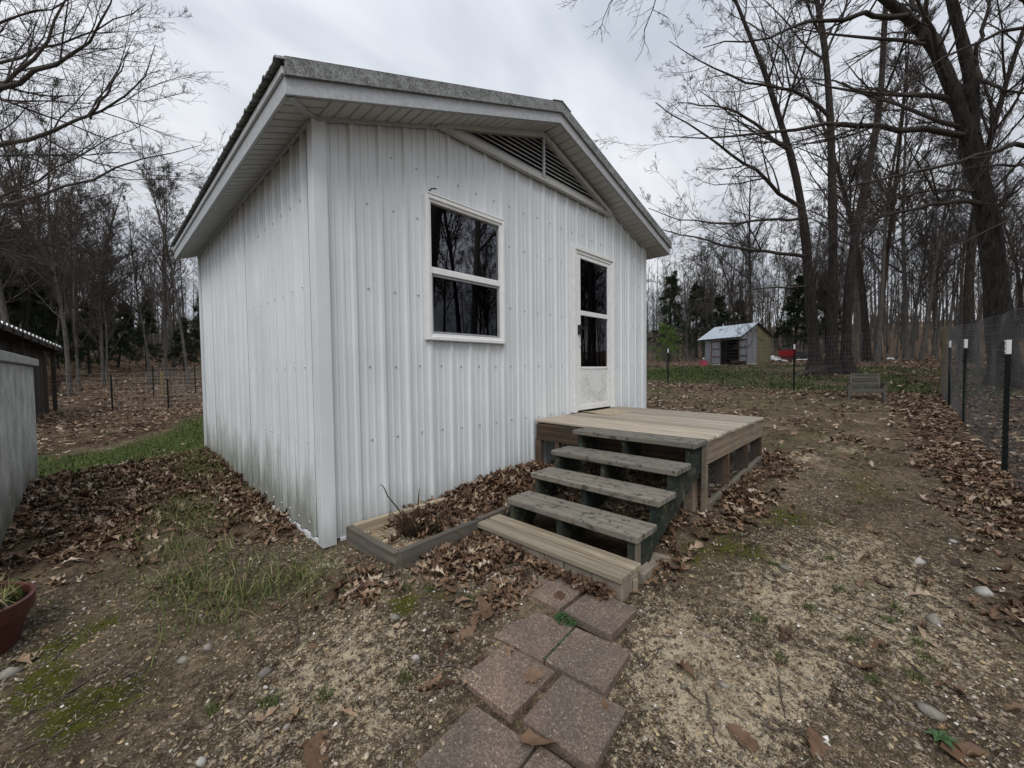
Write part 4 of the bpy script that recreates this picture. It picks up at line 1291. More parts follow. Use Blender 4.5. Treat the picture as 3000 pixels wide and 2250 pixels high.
def build_shelter():
    root = thing('open_shelter', (-4.5, 13.0, 0.0), 'dark open wooden shelter with white corrugated roof edge at far left', 'shelter')
    A = at(184, 1021, 12.5); B = at(-40, 928, 8.6)          # roof edge, far and near end
    d = B - A; L = np.linalg.norm(d); d /= L
    inn = np.cross(np.array([0, 0, 1.0]), d); inn[2] = 0; inn /= np.linalg.norm(inn)
    if inn[0] > 0: inn = -inn
    rise = inn * 3.2 + np.array([0, 0, .55])
    n_ = 19; amp = .028
    mb = MB()
    k = 0; pts = []
    for i in range(n_):
        for s_, h in ((0, 0), (.28, 0), (.38, amp * 2), (.90, amp * 2)):
            pts.append(A + d * (L * (i + s_) / n_) + np.array([0, 0, h]))
    pts.append(A + d * L)
    V = pts + [p + rise for p in pts]; m = len(pts)
    mb.add(V, [(i, i + 1, m + i + 1, m + i) for i in range(m - 1)])
    o = mb.build('roof_sheet', MAT['white_sheet'], root)
    o.modifiers.new('thick', 'SOLIDIFY').thickness = .004
    mb = MB(); mb.bar(A + np.array([0, 0, -.06]) + inn * .05, B + np.array([0, 0, -.06]) + inn * .05, .05, .11)
    mb.build('eave_board', MAT['old_wood'], root)
    for i in range(9):
        p = A + d * (L * (i + .4) / 9) + np.array([0, 0, -.09])
        mb = MB(); mb.bar(p, p + rise, .045, .12); mb.build('rafter', MAT['old_wood'], root)
    # slatted wall set back under the eave
    for i in range(16):
        p = A + d * (L * (i + .5) / 16) + inn * .35
        zt = p[2] - .10; zg = g1(p[0], p[1])
        mb = MB()
        w = d * (L / 16 * .46)
        mb.prism([p * [1, 1, 0] - w + [0, 0, zg], p * [1, 1, 0] + w + [0, 0, zg], p * [1, 1, 0] + w + [0, 0, zt], p * [1, 1, 0] - w + [0, 0, zt]], inn * .025)
        mb.build('wall_board', MAT['old_wood'], root)
    for f in (.02, .5, .98):
        p = A + d * L * f + inn * .2
        mb = MB(); mb.box(p[0] - .05, p[0] + .05, p[1] - .05, p[1] + .05, g1(p[0], p[1]) - .1, p[2] - .05); mb.build('post', MAT['old_wood'], root)
        p = p + inn * 2.8
        mb = MB(); mb.box(p[0] - .05, p[0] + .05, p[1] - .05, p[1] + .05, g1(p[0], p[1]) - .1, p[2] + .4); mb.build('post', MAT['old_wood'], root)


build_shelter()


def blades(cx, cy, n_, rad, h0, h1, zf, lean=.5, w=.004):
    a = rng.random(n_) * 2 * math.pi; r = np.sqrt(rng.random(n_)) * rad
    x = cx + r * np.cos(a); y = cy + r * np.sin(a); z = zf(x, y)
    h = rng.uniform(h0, h1, n_)
    la = rng.random(n_) * 2 * math.pi; ln = rng.random(n_) * lean
    base = np.stack([x, y, z], -1)
    dirn = np.stack([np.cos(la) * ln, np.sin(la) * ln, np.ones(n_)], -1)
    side = np.stack([-np.sin(la), np.cos(la), np.zeros(n_)], -1) * w
    mid = base + dirn * h[:, None] * .55
    tip = mid + (dirn * [1, 1, .55] + np.stack([np.cos(la), np.sin(la), np.zeros(n_)], -1) * ln[:, None] * .7) * h[:, None] * .5
    V = np.stack([base - side, base + side, mid + side * .8, mid - side * .8, tip], 1)
    return V


def blades_mesh(name, Vs, tint, mat, smooth=False):
    n_ = len(Vs)
    i = np.arange(n_) * 5
    Q = np.stack([i, i + 1, i + 2, i + 3], -1); T = np.stack([i + 3, i + 2, i + 4], -1)
    return fast_mesh(name, Vs.reshape(-1, 3), quads=Q, tris=T, mat=mat, attrs={'tint': np.repeat(tint, 5)})


def build_pot():
    c = np.array([-.55, 3.47]); zg = g1(*c) - .02
    root = thing('flower_pot', (*c, zg), 'dark red plastic flower pot with sprouting greenery at lower left', 'flower pot')
    mb = MB(); mb.lathe([(.0, 0), (.19, 0), (.20, .02), (.245, .20), (.262, .205), (.272, .285), (.262, .29), (.252, .285), (.24, .20), (.2, .19)], 40, (*c, zg))
    mb.build('pot', MAT['terracotta'], root, smooth=False)
    mb = MB(); mb.lathe([(.25, .0), (.12, .01), (.0001, .015)], 24, (*c, zg + .235)); mb.build('soil', MAT['dark_soil'], root)
    zf = lambda x, y: np.full(len(x), zg + .24)
    Vs = np.concatenate([blades(c[0], c[1], 160, .23, .05, .16, zf, 1.4, .004), blades(c[0] + .05, c[1] + .1, 240, .18, .03, .09, zf, 1.2, .009)])
    t = np.concatenate([rng.uniform(.7, 1, 160), rng.uniform(.1, .6, 240)])
    me = blades_mesh('greenery', Vs - [*c, zg], t, MAT['grass'])
    link('greenery', me, (*c, zg), root)
    # second planter beyond the back fence
    p = at(138, 1150, 17.5); zg = g1(p[0], p[1]); p[2] = max(p[2], zg)
    o = MB().lathe([(.0, 0), (.30, 0), (.33, .03), (.44, .46), (.48, .47), (.49, .55), (.46, .55), (.43, .47), (.0, .45)], 28, (p[0], p[1], p[2])).build('brown_planter', MAT['planter_brown'])
    tag(o, 'wide brown tub planter beyond the back wire fence', 'planter')
    mb = MB(); mb.box(p[0] - .35, p[0] + .35, p[1] - .3, p[1] + .3, zg - .1, p[2])
    if p[2] - zg > .03:
        tag(mb.build('plinth_block', MAT['old_wood'], bevel=.01), 'dark timber block holding up the brown tub planter', 'block')


build_pot()


# ------------------------------------------------------------------ fences
def t_post(root, x, y, zg, H, tip=.13, ang=0.0):
    mb = MB()
    mb.box(-.022, .022, -.003, .003, -.1, H - tip); mb.box(-.003, .003, .003, .034, -.1, H - tip)
    z = .08
    while z < H - tip: mb.box(-.006, .006, -.011, -.003, z, z + .018); z += .054
    ca, sa = math.cos(ang), math.sin(ang)
    mb.v = [(x + a * ca - b * sa, y + a * sa + b * ca, zg + c) for a, b, c in mb.v]
    o = mb.build('steel_post', MAT['post_green'], root)
    mb = MB()
    mb.box(-.023, .023, -.004, .004, H - tip, H); mb.box(-.004, .004, .004, .035, H - tip, H)
    z = H - tip + .02
    while z < H - .02: mb.box(-.007, .007, -.013, -.004, z, z + .018); z += .054
    mb.v = [(x + a * ca - b * sa, y + a * sa + b * ca, zg + c) for a, b, c in mb.v]
    mb.build('white_tip', MAT['post_white'], o)
    return o


def wire_mesh(root, path, zb, zt, dv, dh, r, wob=.03, seed=0, mat='wire'):
    """path: f(s)->(x,y), s in metres; zb(s), zt(s) heights"""
    f, L = path
    P = []
    s_ = np.arange(0, L, dv)
    nn = 9
    tt = np.linspace(0, 1, nn)
    w = lambda s, t: wob * (fbm(np.asarray(s) * .9 + seed, np.asarray(t) * 2.0 + seed, 2) - .5) * 2
    lists = []
    for s in s_:
        x, y, nx, ny = f(s); b, t_ = zb(s), zt(s)
        o = w(np.full(nn, s), tt) * (0.3 + tt); sh = w(np.full(nn, s + 31), tt) * .8
        tx, ty = -ny, nx
        P.append(np.stack([x + nx * o + tx * sh, y + ny * o + ty * sh, b + (t_ - b) * tt], -1))
    V1, Q1 = tube_arrays(np.array(P), np.full((len(P), nn), r), 3)
    P = []
    ss = np.arange(0, L + .01, .12)
    ts = np.arange(0, 1.0001, dh)
    for t_ in ts:
        row = []
        for s in ss:
            x, y, nx, ny = f(s); o = float(w(np.array([s]), np.array([t_]))[0]) * (0.3 + t_)
            b, tp = zb(s), zt(s)
            row.append((x + nx * o, y + ny * o, b + (tp - b) * t_))
        P.append(row)
    V2, Q2 = tube_arrays(np.array(P), np.full((len(P), len(ss)), r * 1.7), 3)
    V = np.concatenate([V1, V2]); Q = np.concatenate([Q1, Q2 + len(V1)])
    c = V.mean(0)
    return kind(link('wire_mesh', fast_mesh('wire_mesh', V - c, quads=Q, mat=MAT[mat]), c, root), 'stuff')


def build_fences():
    Yf = -.87
    r1 = thing('wire_fence', (10, Yf, .2), 'tall welded wire fence with green steel posts along the right side', 'fence')
    for x, z, H in ((3.2, .0, 1.45), (6.71, .09, 1.45), (10.34, .26, 1.46), (13.07, .37, 1.45)):
        t_post(r1, x, Yf + .03, g1(x, Yf), z + H - g1(x, Yf), .15 if x > 4 else .15, math.pi + .1)
    mb = MB(); zg = g1(15.28, -.9); mb.tube([(15.3, -.9, zg - .1), (15.28, -.9, zg + .9), (15.22, -.9, 2.28)], [.07, .068, .064], 10)
    mb.build('corner_post', MAT['post_wood'], r1)
    zgs = [float(g1(x, Yf)) for x in np.arange(2.9, 15.4, .5)]
    zg = lambda s: float(np.interp(2.9 + s, np.arange(2.9, 15.4, .5), zgs)) + .02
    wire_mesh(r1, (lambda s: (2.9 + s, Yf, 0, 1), 12.4), zg, lambda s: float(np.interp(2.9 + s, [2.9, 6.2, 9, 12, 15.3], [1.80, 1.83, 1.90, 2.08, 2.27])), .0508, 1 / 17., .0016, .055, 3)
    r2 = thing('wire_fence', (15, 7, .5), 'welded wire fence crossing the yard behind the wooden bench', 'fence')
    for y, H in ((2.28, 1.45), (6.22, 1.34), (10.4, 1.35), (14.6, 1.35)):
        t_post(r2, 14.97, y, g1(14.97, y), H, .15, math.pi / 2)
    ysamp = np.arange(-.9, 17.2, .5); zs2 = [g1(15, y) for y in ysamp]
    zg2 = lambda s: float(np.interp(-.85 + s, ysamp, zs2)) + .03
    wire_mesh(r2, (lambda s: (15.02, -.85 + s, -1, 0), 17.5), zg2, lambda s: float(np.interp(-.85 + s, [-.9, 2.3, 6.2, 10, 17], [2.27, 2.14, 2.18, 2.3, 2.6])), .062, 1 / 13., .0016, .02, 9)
    # back-left fence
    r3 = thing('wire_fence', (1, 17, .1), 'low wire fence with thin posts in front of the left woods', 'fence')
    for u, vb, d, H in ((494, 1202, 13.0, .98), (330, 1208, 12.6, 1.15)):
        p = at(u, vb, d); x, y = p[0], p[1]
        zz0 = g1(x, y); mb = MB(); mb.box(x - .02, x + .02, y - .015, y + .015, zz0 - .1, zz0 + H); mb.build('steel_post', MAT['post_green'], r3)
    p = at(477, 1160, 17.0); zz0 = g1(p[0], p[1]); mb = MB(); mb.tube([(p[0], p[1], zz0 - .1), (p[0], p[1], zz0 + 1.1)], .06, 8); mb.build('wood_post', MAT['post_wood'], r3)
    A = at(40, 1190, 12.2); B = at(700, 1200, 13.6); L = np.hypot(*(B - A)[:2]); dd = (B - A)[:2] / L
    zlist = [g1(*(A[:2] + dd * s)) for s in np.linspace(0, L, 20)]
    wire_mesh(r3, (lambda s: (A[0] + dd[0] * s, A[1] + dd[1] * s, -dd[1], dd[0]), L), lambda s: float(np.interp(s, np.linspace(0, L, 20), zlist)) + .02,
              lambda s: 1.32, .15, 1 / 8., .0023, .02, 5, 'wire_light')
    r4 = thing('wire_fence', (3, 21, .3), 'short run of wire fence meeting the woods behind the building', 'fence')
    A = at(430, 1178, 17.2); B = at(640, 1168, 17.5); L2 = np.hypot(*(B - A)[:2]); d2 = (B - A)[:2] / L2
    for f in (.1, .68):
        q = A[:2] + d2 * L2 * f; zz0 = g1(*q); mb = MB(); mb.box(q[0] - .022, q[0] + .022, q[1] - .015, q[1] + .015, zz0 - .1, zz0 + 1.3); mb.build('steel_post', MAT['post_green'], r4)
    wire_mesh(r4, (lambda s: (A[0] + d2[0] * s, A[1] + d2[1] * s, -d2[1], d2[0]), L2), lambda s: g1(*(A[:2] + d2 * s)) + .02, lambda s: 1.55, .15, 1 / 8., .0023, .02, 6, 'wire_light')


build_fences()


# ------------------------------------------------------------------ bench
def build_bench():
    c = at(2540, 1166, 9.9); zg = g1(c[0], c[1])
    root = thing('bench', (c[0], c[1], zg), 'small weathered slatted wooden bench by the far fence corner', 'bench')
    # local frame: r to the right as seen, b to the back
    b = np.array([c[0], c[1]]) / np.hypot(c[0], c[1]); r = np.array([b[1], -b[0]])
    ang = -0.12
    b, r = b * math.cos(ang) + r * math.sin(ang), r * math.cos(ang) - b * math.sin(ang)

    def W(a, d, z): return np.array([c[0] + r[0] * a + b[0] * d, c[1] + r[1] * a + b[1] * d, zg + z])
    m = MAT['bench_wood']
    def bar(name, p, q, w, h, up=(0, 0, 1)):
        mb = MB(); mb.bar(W(*p), W(*q), w, h, up); return mb.build(name, m, root, bevel=.004)
    for s in (-1, 1):
        bar('leg', (s * .335, 0, -.03), (s * .335, 0, .42), .05, .05, (1, 0, 0))
        bar('leg', (s * .335, .34, -.03), (s * .335, .36, .40), .05, .05, (1, 0, 0))
        bar('arm_rest', (s * .345, -.05, .435), (s * .345, .40, .42), .09, .028)
        bar('back_upright', (s * .28, .34, .22), (s * .26, .47, .66), .035, .05, (1, 0, 0))
        bar('side_rail', (s * .335, .0, .235), (s * .335, .36, .215), .03, .06)
    for d in (0.03, .12, .21, .30):
        bar('seat_slat', (-.31, d, .275 - d * .06), (.31, d, .275 - d * .06), .078, .022)
    bar('apron', (-.33, -.012, .225), (.33, -.012, .225), .025, .07)
    for i in range(5):
        z = .325 + i * .077; d = .368 + i * .024
        bar('back_slat', (-.32 + .012 * i, d, z), (.32 - .006 * i, d, z),   .018, .056)


build_bench()


# ------------------------------------------------------------------ tin shed and what lies round it
def build_tin_shed():
    o2 = np.array([31.3, 7.82]); a = np.array([.366, .931]); b = np.array([.934, -.36])
    a /= np.linalg.norm(a); b = b - a * (a @ b); b /= np.linalg.norm(b)
    zg = 1.50; LA, LB = 2.98, 3.2; HE, HR = 2.05, 2.95
    def W(s, t, z): return np.array([o2[0] + a[0] * s + b[0] * t, o2[1] + a[1] * s + b[1] * t, zg + z])
    root = thing('tin_shed', W(LA / 2, LB / 2, 0), 'small rusty corrugated tin shed with open double doors and pale roof', 'shed')

    def sheet(name, mat, p0, p1, zlo, ztop0, ztop1, out, par=root, rib=.2):
        """vertical corrugated sheet from p0 to p1 (s,t)"""
        p0 = np.array(p0, float); p1 = np.array(p1, float); L = np.linalg.norm(p1 - p0)
        n_ = max(2, int(L / .07)); mb = MB()
        for i in range(n_ + 1):
            f = i / n_; p = p0 + (p1 - p0) * f + np.array(out) * (.012 if i % 2 else 0)
            mb.v.append(tuple(W(p[0], p[1], zlo))); mb.v.append(tuple(W(p[0], p[1], ztop0 + (ztop1 - ztop0) * f)))
        mb.f += [(2 * i, 2 * i + 2, 2 * i + 3, 2 * i + 1) for i in range(n_)]
        return mb.build(name, mat, par)
    G_ = MAT['galv']
    # front face (t=0): s from 0 (right) to LA (left); doorway from .12 to 1.62
    d0, d1, dh = .14, 1.62, 1.78
    for s0, s1 in ((1.62, 2.3), (2.3, LA)): sheet('wall_sheet', G_, (s0, 0), (s1, 0), -.1, HE, HE, (0, -1))
    sheet('wall_sheet', G_, (0, 0), (d1, 0), dh, HE, HE, (0, -1))
    sheet('wall_sheet', G_, (0, 0), (d0, 0), -.1, dh, dh, (0, -1))
    # right gable (s=0): silver half and yellow half, in sheets
    hz = lambda t: HE + (HR - HE) * (1 - abs(t - LB / 2) / (LB / 2))
    cuts = [0, .55, 1.1, 1.6, 2.15, 2.7, LB]
    for t0, t1 in zip(cuts[:-1], cuts[1:]):
        sheet('wall_sheet', G_ if t0 < 1.6 else MAT['yellow_sheet'], (0, t0), (0, t1), -.1, hz(t0), hz(t1), (-1, 0))
    for t0, t1 in ((0, 1.6), (1.6, LB)): sheet('wall_sheet', G_, (LA, t0), (LA, t1), -.1, hz(t0), hz(t1), (1, 0))
    sheet('wall_sheet', G_, (0, LB), (LA, LB), -.1, HE, HE, (0, 1))
    mb = MB(); P = [W(0.03, 0.03, 0.02), W(LA - .03, .03, .02), W(LA - .03, LB - .03, .02), W(.03, LB - .03, .02)]
    mb.add(P, [(0, 1, 2, 3)]); mb.build('floor', MAT['dark_soil'], root)
    mb = MB(); mb.add([W(.06, 2.4, -.05), W(LA - .06, 2.4, -.05), W(LA - .06, 2.4, 2.2), W(.06, 2.4, 2.2)], [(0, 1, 2, 3)]); mb.build('shade_sheet', MAT['dark_soil'], root)  # near-black sheet in soil colour stands in for the shade inside the doorway
    # roof
    for t0, t1, z0, z1 in ((-.35, LB / 2, HE - .12, HR + .05), (LB / 2, LB + .35, HR + .05, HE - .12)):
        n_ = 30; mb = MB(); s0, s1 = -.16, LA + .45
        for i in range(n_ + 1):
            s_ = s0 + (s1 - s0) * i / n_; h = .014 if i % 2 else 0
            mb.v.append(tuple(W(s_, t0, z0 + h))); mb.v.append(tuple(W(s_, t1, z1 + h)))
        mb.f += [(2 * i, 2 * i + 2, 2 * i + 3, 2 * i + 1) for i in range(n_)]
        mb.build('roof_sheet', MAT['galv_roof'], root)
    for f in np.linspace(.05, .98, 8):
        mb = MB(); mb.bar(W(LA * f, -.30, HE - .13), W(LA * f, .0, HE - .01), .05, .09); mb.build('rafter_tail', MAT['old_wood'], root)
    mb = MB(); mb.bar(W(-.12, LB / 2, HR + .02), W(-.12, LB + .33, HE - .15), .03, .10); mb.build('barge_board', MAT['old_wood'], root)
    # doors
    def door(hinge_s, ang, sgn, w):
        # a leaf hinged on the front face, swung outwards by ang
        h = np.array([hinge_s, -.03]); dv = np.array([math.cos(ang) * sgn, -math.sin(ang)])
        e = h + dv * w
        leaf = sheet('door', G_, h, e, .03, dh, dh, (0, -1))
        nv = np.array([dv[1], -dv[0]]) * (.03 if sgn > 0 else -.03)
        for z in (.06, .62, 1.2, dh - .05):
            mb = MB(); mb.bar(W(*(h + nv), z), W(*(e + nv), z), .03, .07); mb.build('door_rail', MAT['old_wood'] if sgn < 0 else MAT['rust_wood'], leaf)
        for q in (h, e):
            mb = MB(); mb.bar(W(*(q + nv * 1.1), .03), W(*(q + nv * 1.1), dh), .05, .03, (1, 0, 0)); mb.build('door_stile', MAT['rust_wood'], leaf)
    door(d1, .05, 1, .72)
    door(d0 - .02, .12, -1, .62)


build_tin_shed()


def tub(name, mat, p, r, h, label, rim=None, rimmat=None):
    root = thing(name, p, label, 'tub')
    mb = MB(); mb.lathe([(.0, 0), (r * .78, 0), (r * .82, .02), (r * .97, h), (r * 1.08, h), (r * 1.08, h + .03), (r * .95, h + .03), (r * .8, .05), (0, .04)], 22, p)
    mb.build('body', mat, root)
    mb = MB(); mb.lathe([(r * .98, h - .01), (r * 1.10, h - .01), (r * 1.10, h + .04), (r * .97, h + .04)], 22, p)
    mb.build('rim', rimmat or mat, root)


def build_yard_things():
    p = at(2062, 1070, 28.4); p[2] = g1(p[0], p[1]); tub('pink_tub', MAT['pink'], p, .27, .30, 'round pink plastic tub at the left of the tin shed')
    p = at(2164, 1068, 26.8); p[2] = g1(p[0], p[1]); tub('black_tub', MAT['rubber'], p, .44, .24, 'wide black tub with faded pink rim before the shed doorway', rimmat=MAT['rust_wood'])
    # small white-topped bottle standing behind the pink tub
    q = at(2061, 1062, 29.2); q[2] = g1(q[0], q[1])
    o = thing('bottle', q, 'small dark bottle with a white cap behind the pink tub', 'bottle')
    mb = MB(); mb.lathe([(0, 0), (.09, 0), (.09, .32), (.05, .40), (.05, .42)], 12, q); mb.build('body', MAT['rust_wood'], o)
    mb = MB(); mb.lathe([(.055, .42), (.06, .44), (.055, .53), (0, .54)], 12, q); mb.build('cap', MAT['post_white'], o)

    # red tipping garden cart
    c = at(2306, 1060, 31.0); zg = g1(c[0], c[1]); c[2] = zg
    root = thing('garden_cart', c, 'red steel tipping garden cart parked beside the tin shed', 'cart')
    bk = np.array([c[0], c[1]]) / np.hypot(c[0], c[1]); r = np.array([bk[1], -bk[0]])
    def W(a_, d, z): return np.array([c[0] + r[0] * a_ + bk[0] * d, c[1] + r[1] * a_ + bk[1] * d, zg + z])
    mb = MB(); mb.hexa([W(-.50, -.33, .42), W(.50, -.33, .42), W(.50, .33, .42), W(-.50, .33, .42), W(-.60, -.40, .88), W(.60, -.40, .88), W(.60, .40, .88), W(-.60, .40, .88)])
    mb.build('tub', MAT['red'], root, bevel=.02, segs=2)
    mb = MB(); mb.hexa([W(-.55, -.36, .885), W(.55, -.36, .885), W(.55, .36, .885), W(-.55, .36, .885), W(-.45, -.26, .93), (W(.4, -.26, .95)), W(.4, .26, .95), W(-.45, .26, .93)])
    mb.build('load', MAT['dark_soil'], root)
    mb = MB(); mb.box(0, 0, 0, 0, 0, 0)
    mb = MB(); mb.hexa([W(-.38, -.30, .12), W(.38, -.30, .12), W(.38, .25, .12), W(-.38, .25, .12), W(-.40, -.30, .41), W(.40, -.30, .41), W(.40, .25, .41), W(-.40, .25, .41)])
    mb.build('chassis', MAT['dark_red'], root, bevel=.01)
    for s in (-1, 1):
        n_ = 18; V = []
        for k in range(n_):
            an = 2 * math.pi * k / n_
            V.append(W(s * .50 - .06, .05 + .22 * math.cos(an), .22 + .22 * math.sin(an)))
        mb = MB(); mb.prism(V, np.append(r * .12, 0)); w = mb.build('wheel', MAT['rubber'], root, bevel=.015)
        V = [W(s * .50 + s * .065 - .0, .05 + .11 * math.cos(2 * math.pi * k / n_), .22 + .11 * math.sin(2 * math.pi * k / n_)) for k in range(n_)]
        mb = MB(); mb.prism(V, np.append(r * s * .01, 0)); mb.build('rim', MAT['dark_red'], w)
    mb = MB(); mb.tube([W(.45, 0, .35), W(.9, -.02, .40), W(1.25, -.02, .34)], .03, 6); mb.build('tow_bar', MAT['black'], root)
    # crumpled sheeting and junk beside the cart
    for u, v, d, sx, sy, h, lab, nm in ((2264, 1056, 31.5, .95, .5, .55, 'crumpled white plastic sheeting heaped left of the red cart', 'plastic_sheet'),
                                        (2352, 1051, 31.5, .55, .3, .12, 'flat white scrap lying right of the red cart', 'white_scrap'),
                                        (2100, 1068, 28.2, .25, .14, .05, 'torn white paper scrap at the foot of the left shed door', 'white_scrap'),
                                        (2194, 1069, 27.6, .5, .12, .05, 'pale broken board scrap right of the black tub', 'white_scrap'),
                                        (2609, 1054, 26.0, .18, .12, .2, 'tiny white rag on the leaves at the wood edge', 'white_rag')):
        p = at(u, v, d); zg = g1(p[0], p[1])
        n_ = 9; V = []
        for i in range(n_):
            for j in range(n_):
                a_ = (i / (n_ - 1) * 2 - 1); b_ = (j / (n_ - 1) * 2 - 1)
                hh = max(0, 1 - (a_ * a_ + b_ * b_) * .6) * h * random.uniform(.1, 1)
                V.append((p[0] + r[0] * a_ * sx + bk[0] * b_ * sy + random.uniform(-.05, .05) * sx, p[1] + r[1] * a_ * sx + bk[1] * b_ * sy, zg + hh + .02))
        F = [(i * n_ + j, (i + 1) * n_ + j, (i + 1) * n_ + j + 1, i * n_ + j + 1) for i in range(n_ - 1) for j in range(n_ - 1)]
        ob = MB().add(V, F).build(nm, MAT['white_tarp']); ob.modifiers.new('thick', 'SOLIDIFY').thickness = .004
        tag(ob, lab, 'scrap')
    # dark machine behind the cart
    c = at(2338, 1056, 32.5); zg = g1(c[0], c[1])
    root = thing('garden_machine', (c[0], c[1], zg), 'dark garden machine half hidden behind the red cart', 'machine')
    def W2(a_, d, z): return np.array([c[0] + r[0] * a_ + bk[0] * d, c[1] + r[1] * a_ + bk[1] * d, zg + z])
    mb = MB(); mb.hexa([W2(-.5, -.3, .3), W2(.4, -.3, .3), W2(.4, .3, .3), W2(-.5, .3, .3), W2(-.4, -.25, .8), W2(.3, -.25, .6), W2(.3, .25, .6), W2(-.4, .25, .8)])
    mb.build('engine_cover', MAT['rubber'], root, bevel=.03, segs=2)
    for s in (-.35, .35):
        V = [W2(s + .26 * math.cos(2 * math.pi * k / 18), -.36, .26 + .26 * math.sin(2 * math.pi * k / 18)) for k in range(18)]
        mb = MB(); mb.prism(V, np.append(bk * .14, 0)); mb.build('wheel', MAT['rubber'], root, bevel=.02)
    mb = MB(); mb.tube([W2(-.1, 0, .7), W2(.15, 0, 1.0), W2(.3, 0, 1.05)], .025, 6); mb.build('handlebar', MAT['black'], root)


build_yard_things()

# ------------------------------------------------------------------ trees
def norm(v): return v / (np.linalg.norm(v, axis=-1, keepdims=True) + 1e-9)


def resample(pts, n_):
    pts = np.array(pts, float)
    d = np.r_[0, np.cumsum(np.linalg.norm(np.diff(pts, axis=0), axis=1))]
    t = np.linspace(0, d[-1], n_)
    # Catmull-like smoothing by cubic interpolation of each axis
    out = np.stack([np.interp(t, d, pts[:, k]) for k in range(3)], -1)
    for _ in range(2):
        out[1:-1] = out[1:-1] * .5 + (out[:-2] + out[2:]) * .25
    return out


def grow(P, Rd, count, tmin, tmax, ratio, ang, npts, up=.15, curl=.12, rscale=.55, rmin=.004, spread=None, minlen=.15, maxlen=99.):
    """children of every polyline in P (N,n,3): returns polylines (N*count, npts, 3) and radii"""
    Nn, n_, _ = P.shape
    idx = np.repeat(np.arange(Nn), count); M = len(idx)
    t = rng.uniform(tmin, tmax, M) * (n_ - 1)
    i = np.clip(t.astype(int), 0, n_ - 2); f = (t - i)[:, None]
    pos = P[idx, i] * (1 - f) + P[idx, i + 1] * f
    tan = norm(P[idx, i + 1] - P[idx, i])
    pr = Rd[idx, i] * (1 - f[:, 0]) + Rd[idx, i + 1] * f[:, 0]
    L = np.linalg.norm(np.diff(P, axis=1), axis=2).sum(1)[idx]
    rv = norm(rng.normal(size=(M, 3)))
    perp = norm(rv - tan * (rv * tan).sum(1, keepdims=True))
    a = np.radians(rng.uniform(ang[0], ang[1], M))[:, None]
    d = norm(tan * np.cos(a) + perp * np.sin(a) + np.array([0, 0, up]))
    ln = np.clip(L * ratio * (1.15 - .75 * t / (n_ - 1)) * rng.uniform(.55, 1.25, M), minlen, maxlen)
    r0 = np.maximum(np.minimum(pr * rscale, ln * .022 + .003), rmin)
    pts = [pos]; cur = pos
    for k in range(npts - 1):
        cur = cur + d * (ln / (npts - 1))[:, None]
        pts.append(cur)
        d = norm(d + rng.normal(0, curl, (M, 3)) + np.array([0, 0, up * .35]))
    C = np.stack(pts, 1)
    tt = np.linspace(0, 1, npts)
    Rr = r0[:, None] * (1 - .72 * tt[None])
    return C, np.maximum(Rr, rmin * .55)


def pack(groups):
    Vs, Qs, b = [], [], 0
    for P, Rd, s in groups:
        V, Q = tube_arrays(P, Rd, s)
        Vs.append(V); Qs.append(Q + b); b += len(V)
    return np.concatenate(Vs), np.concatenate(Qs)


def limb(pts, r0, r1, n_=10):
    P = resample(pts, n_)
    return P[None], np.linspace(r0, r1, n_)[None]


def flare(P, Rd, base_extra):
    Rd = Rd.copy(); n_ = Rd.shape[1]
    d = np.r_[0, np.cumsum(np.linalg.norm(np.diff(P[0], axis=0), axis=1))]
    Rd[0] += base_extra * np.exp(-d / .45)
    return Rd


def twiggery(limbs, dens=(9, 8, 6), rmin=.005, last=4, up=.10, ratio=(.50, .50, .45), tmin=.15, ang=((28, 58), (25, 52), (22, 50)), maxlen=(5.0, 2.2, .9)):
    """limbs: list of (P,R); returns tube groups of the finer branches"""
    groups = []
    Lv = {}
    for P, Rd in limbs: Lv.setdefault(P.shape[1], []).append((P, Rd))
    for n_, lst in Lv.items():
        P = np.concatenate([p for p, _ in lst]); Rd = np.concatenate([r for _, r in lst])
        c1, r1 = grow(P, Rd, dens[0], tmin, .98, ratio[0], ang[0], 7, up, .10, .5, rmin * 1.6, maxlen=maxlen[0])
        c2, r2 = grow(c1, r1, dens[1], .12, 1.0, ratio[1], ang[1], 5, up * .8, .11, .6, rmin * 1.25, maxlen=maxlen[1])
        c3, r3 = grow(c2, r2, dens[2], .10, 1.0, ratio[2], ang[2], 3, up * .6, .15, .65, rmin, minlen=.12, maxlen=maxlen[2])
        groups += [(c1, r1, 4), (c2, r2, 3), (c3, r3, 3)]
        if last:
            c4, r4 = grow(c3, r3, last, .15, 1.0, .6, (22, 48), 2, up * .5, .2, .8, rmin * .85, minlen=.08, maxlen=.6)
            groups.append((c4, r4, 3))
    return groups


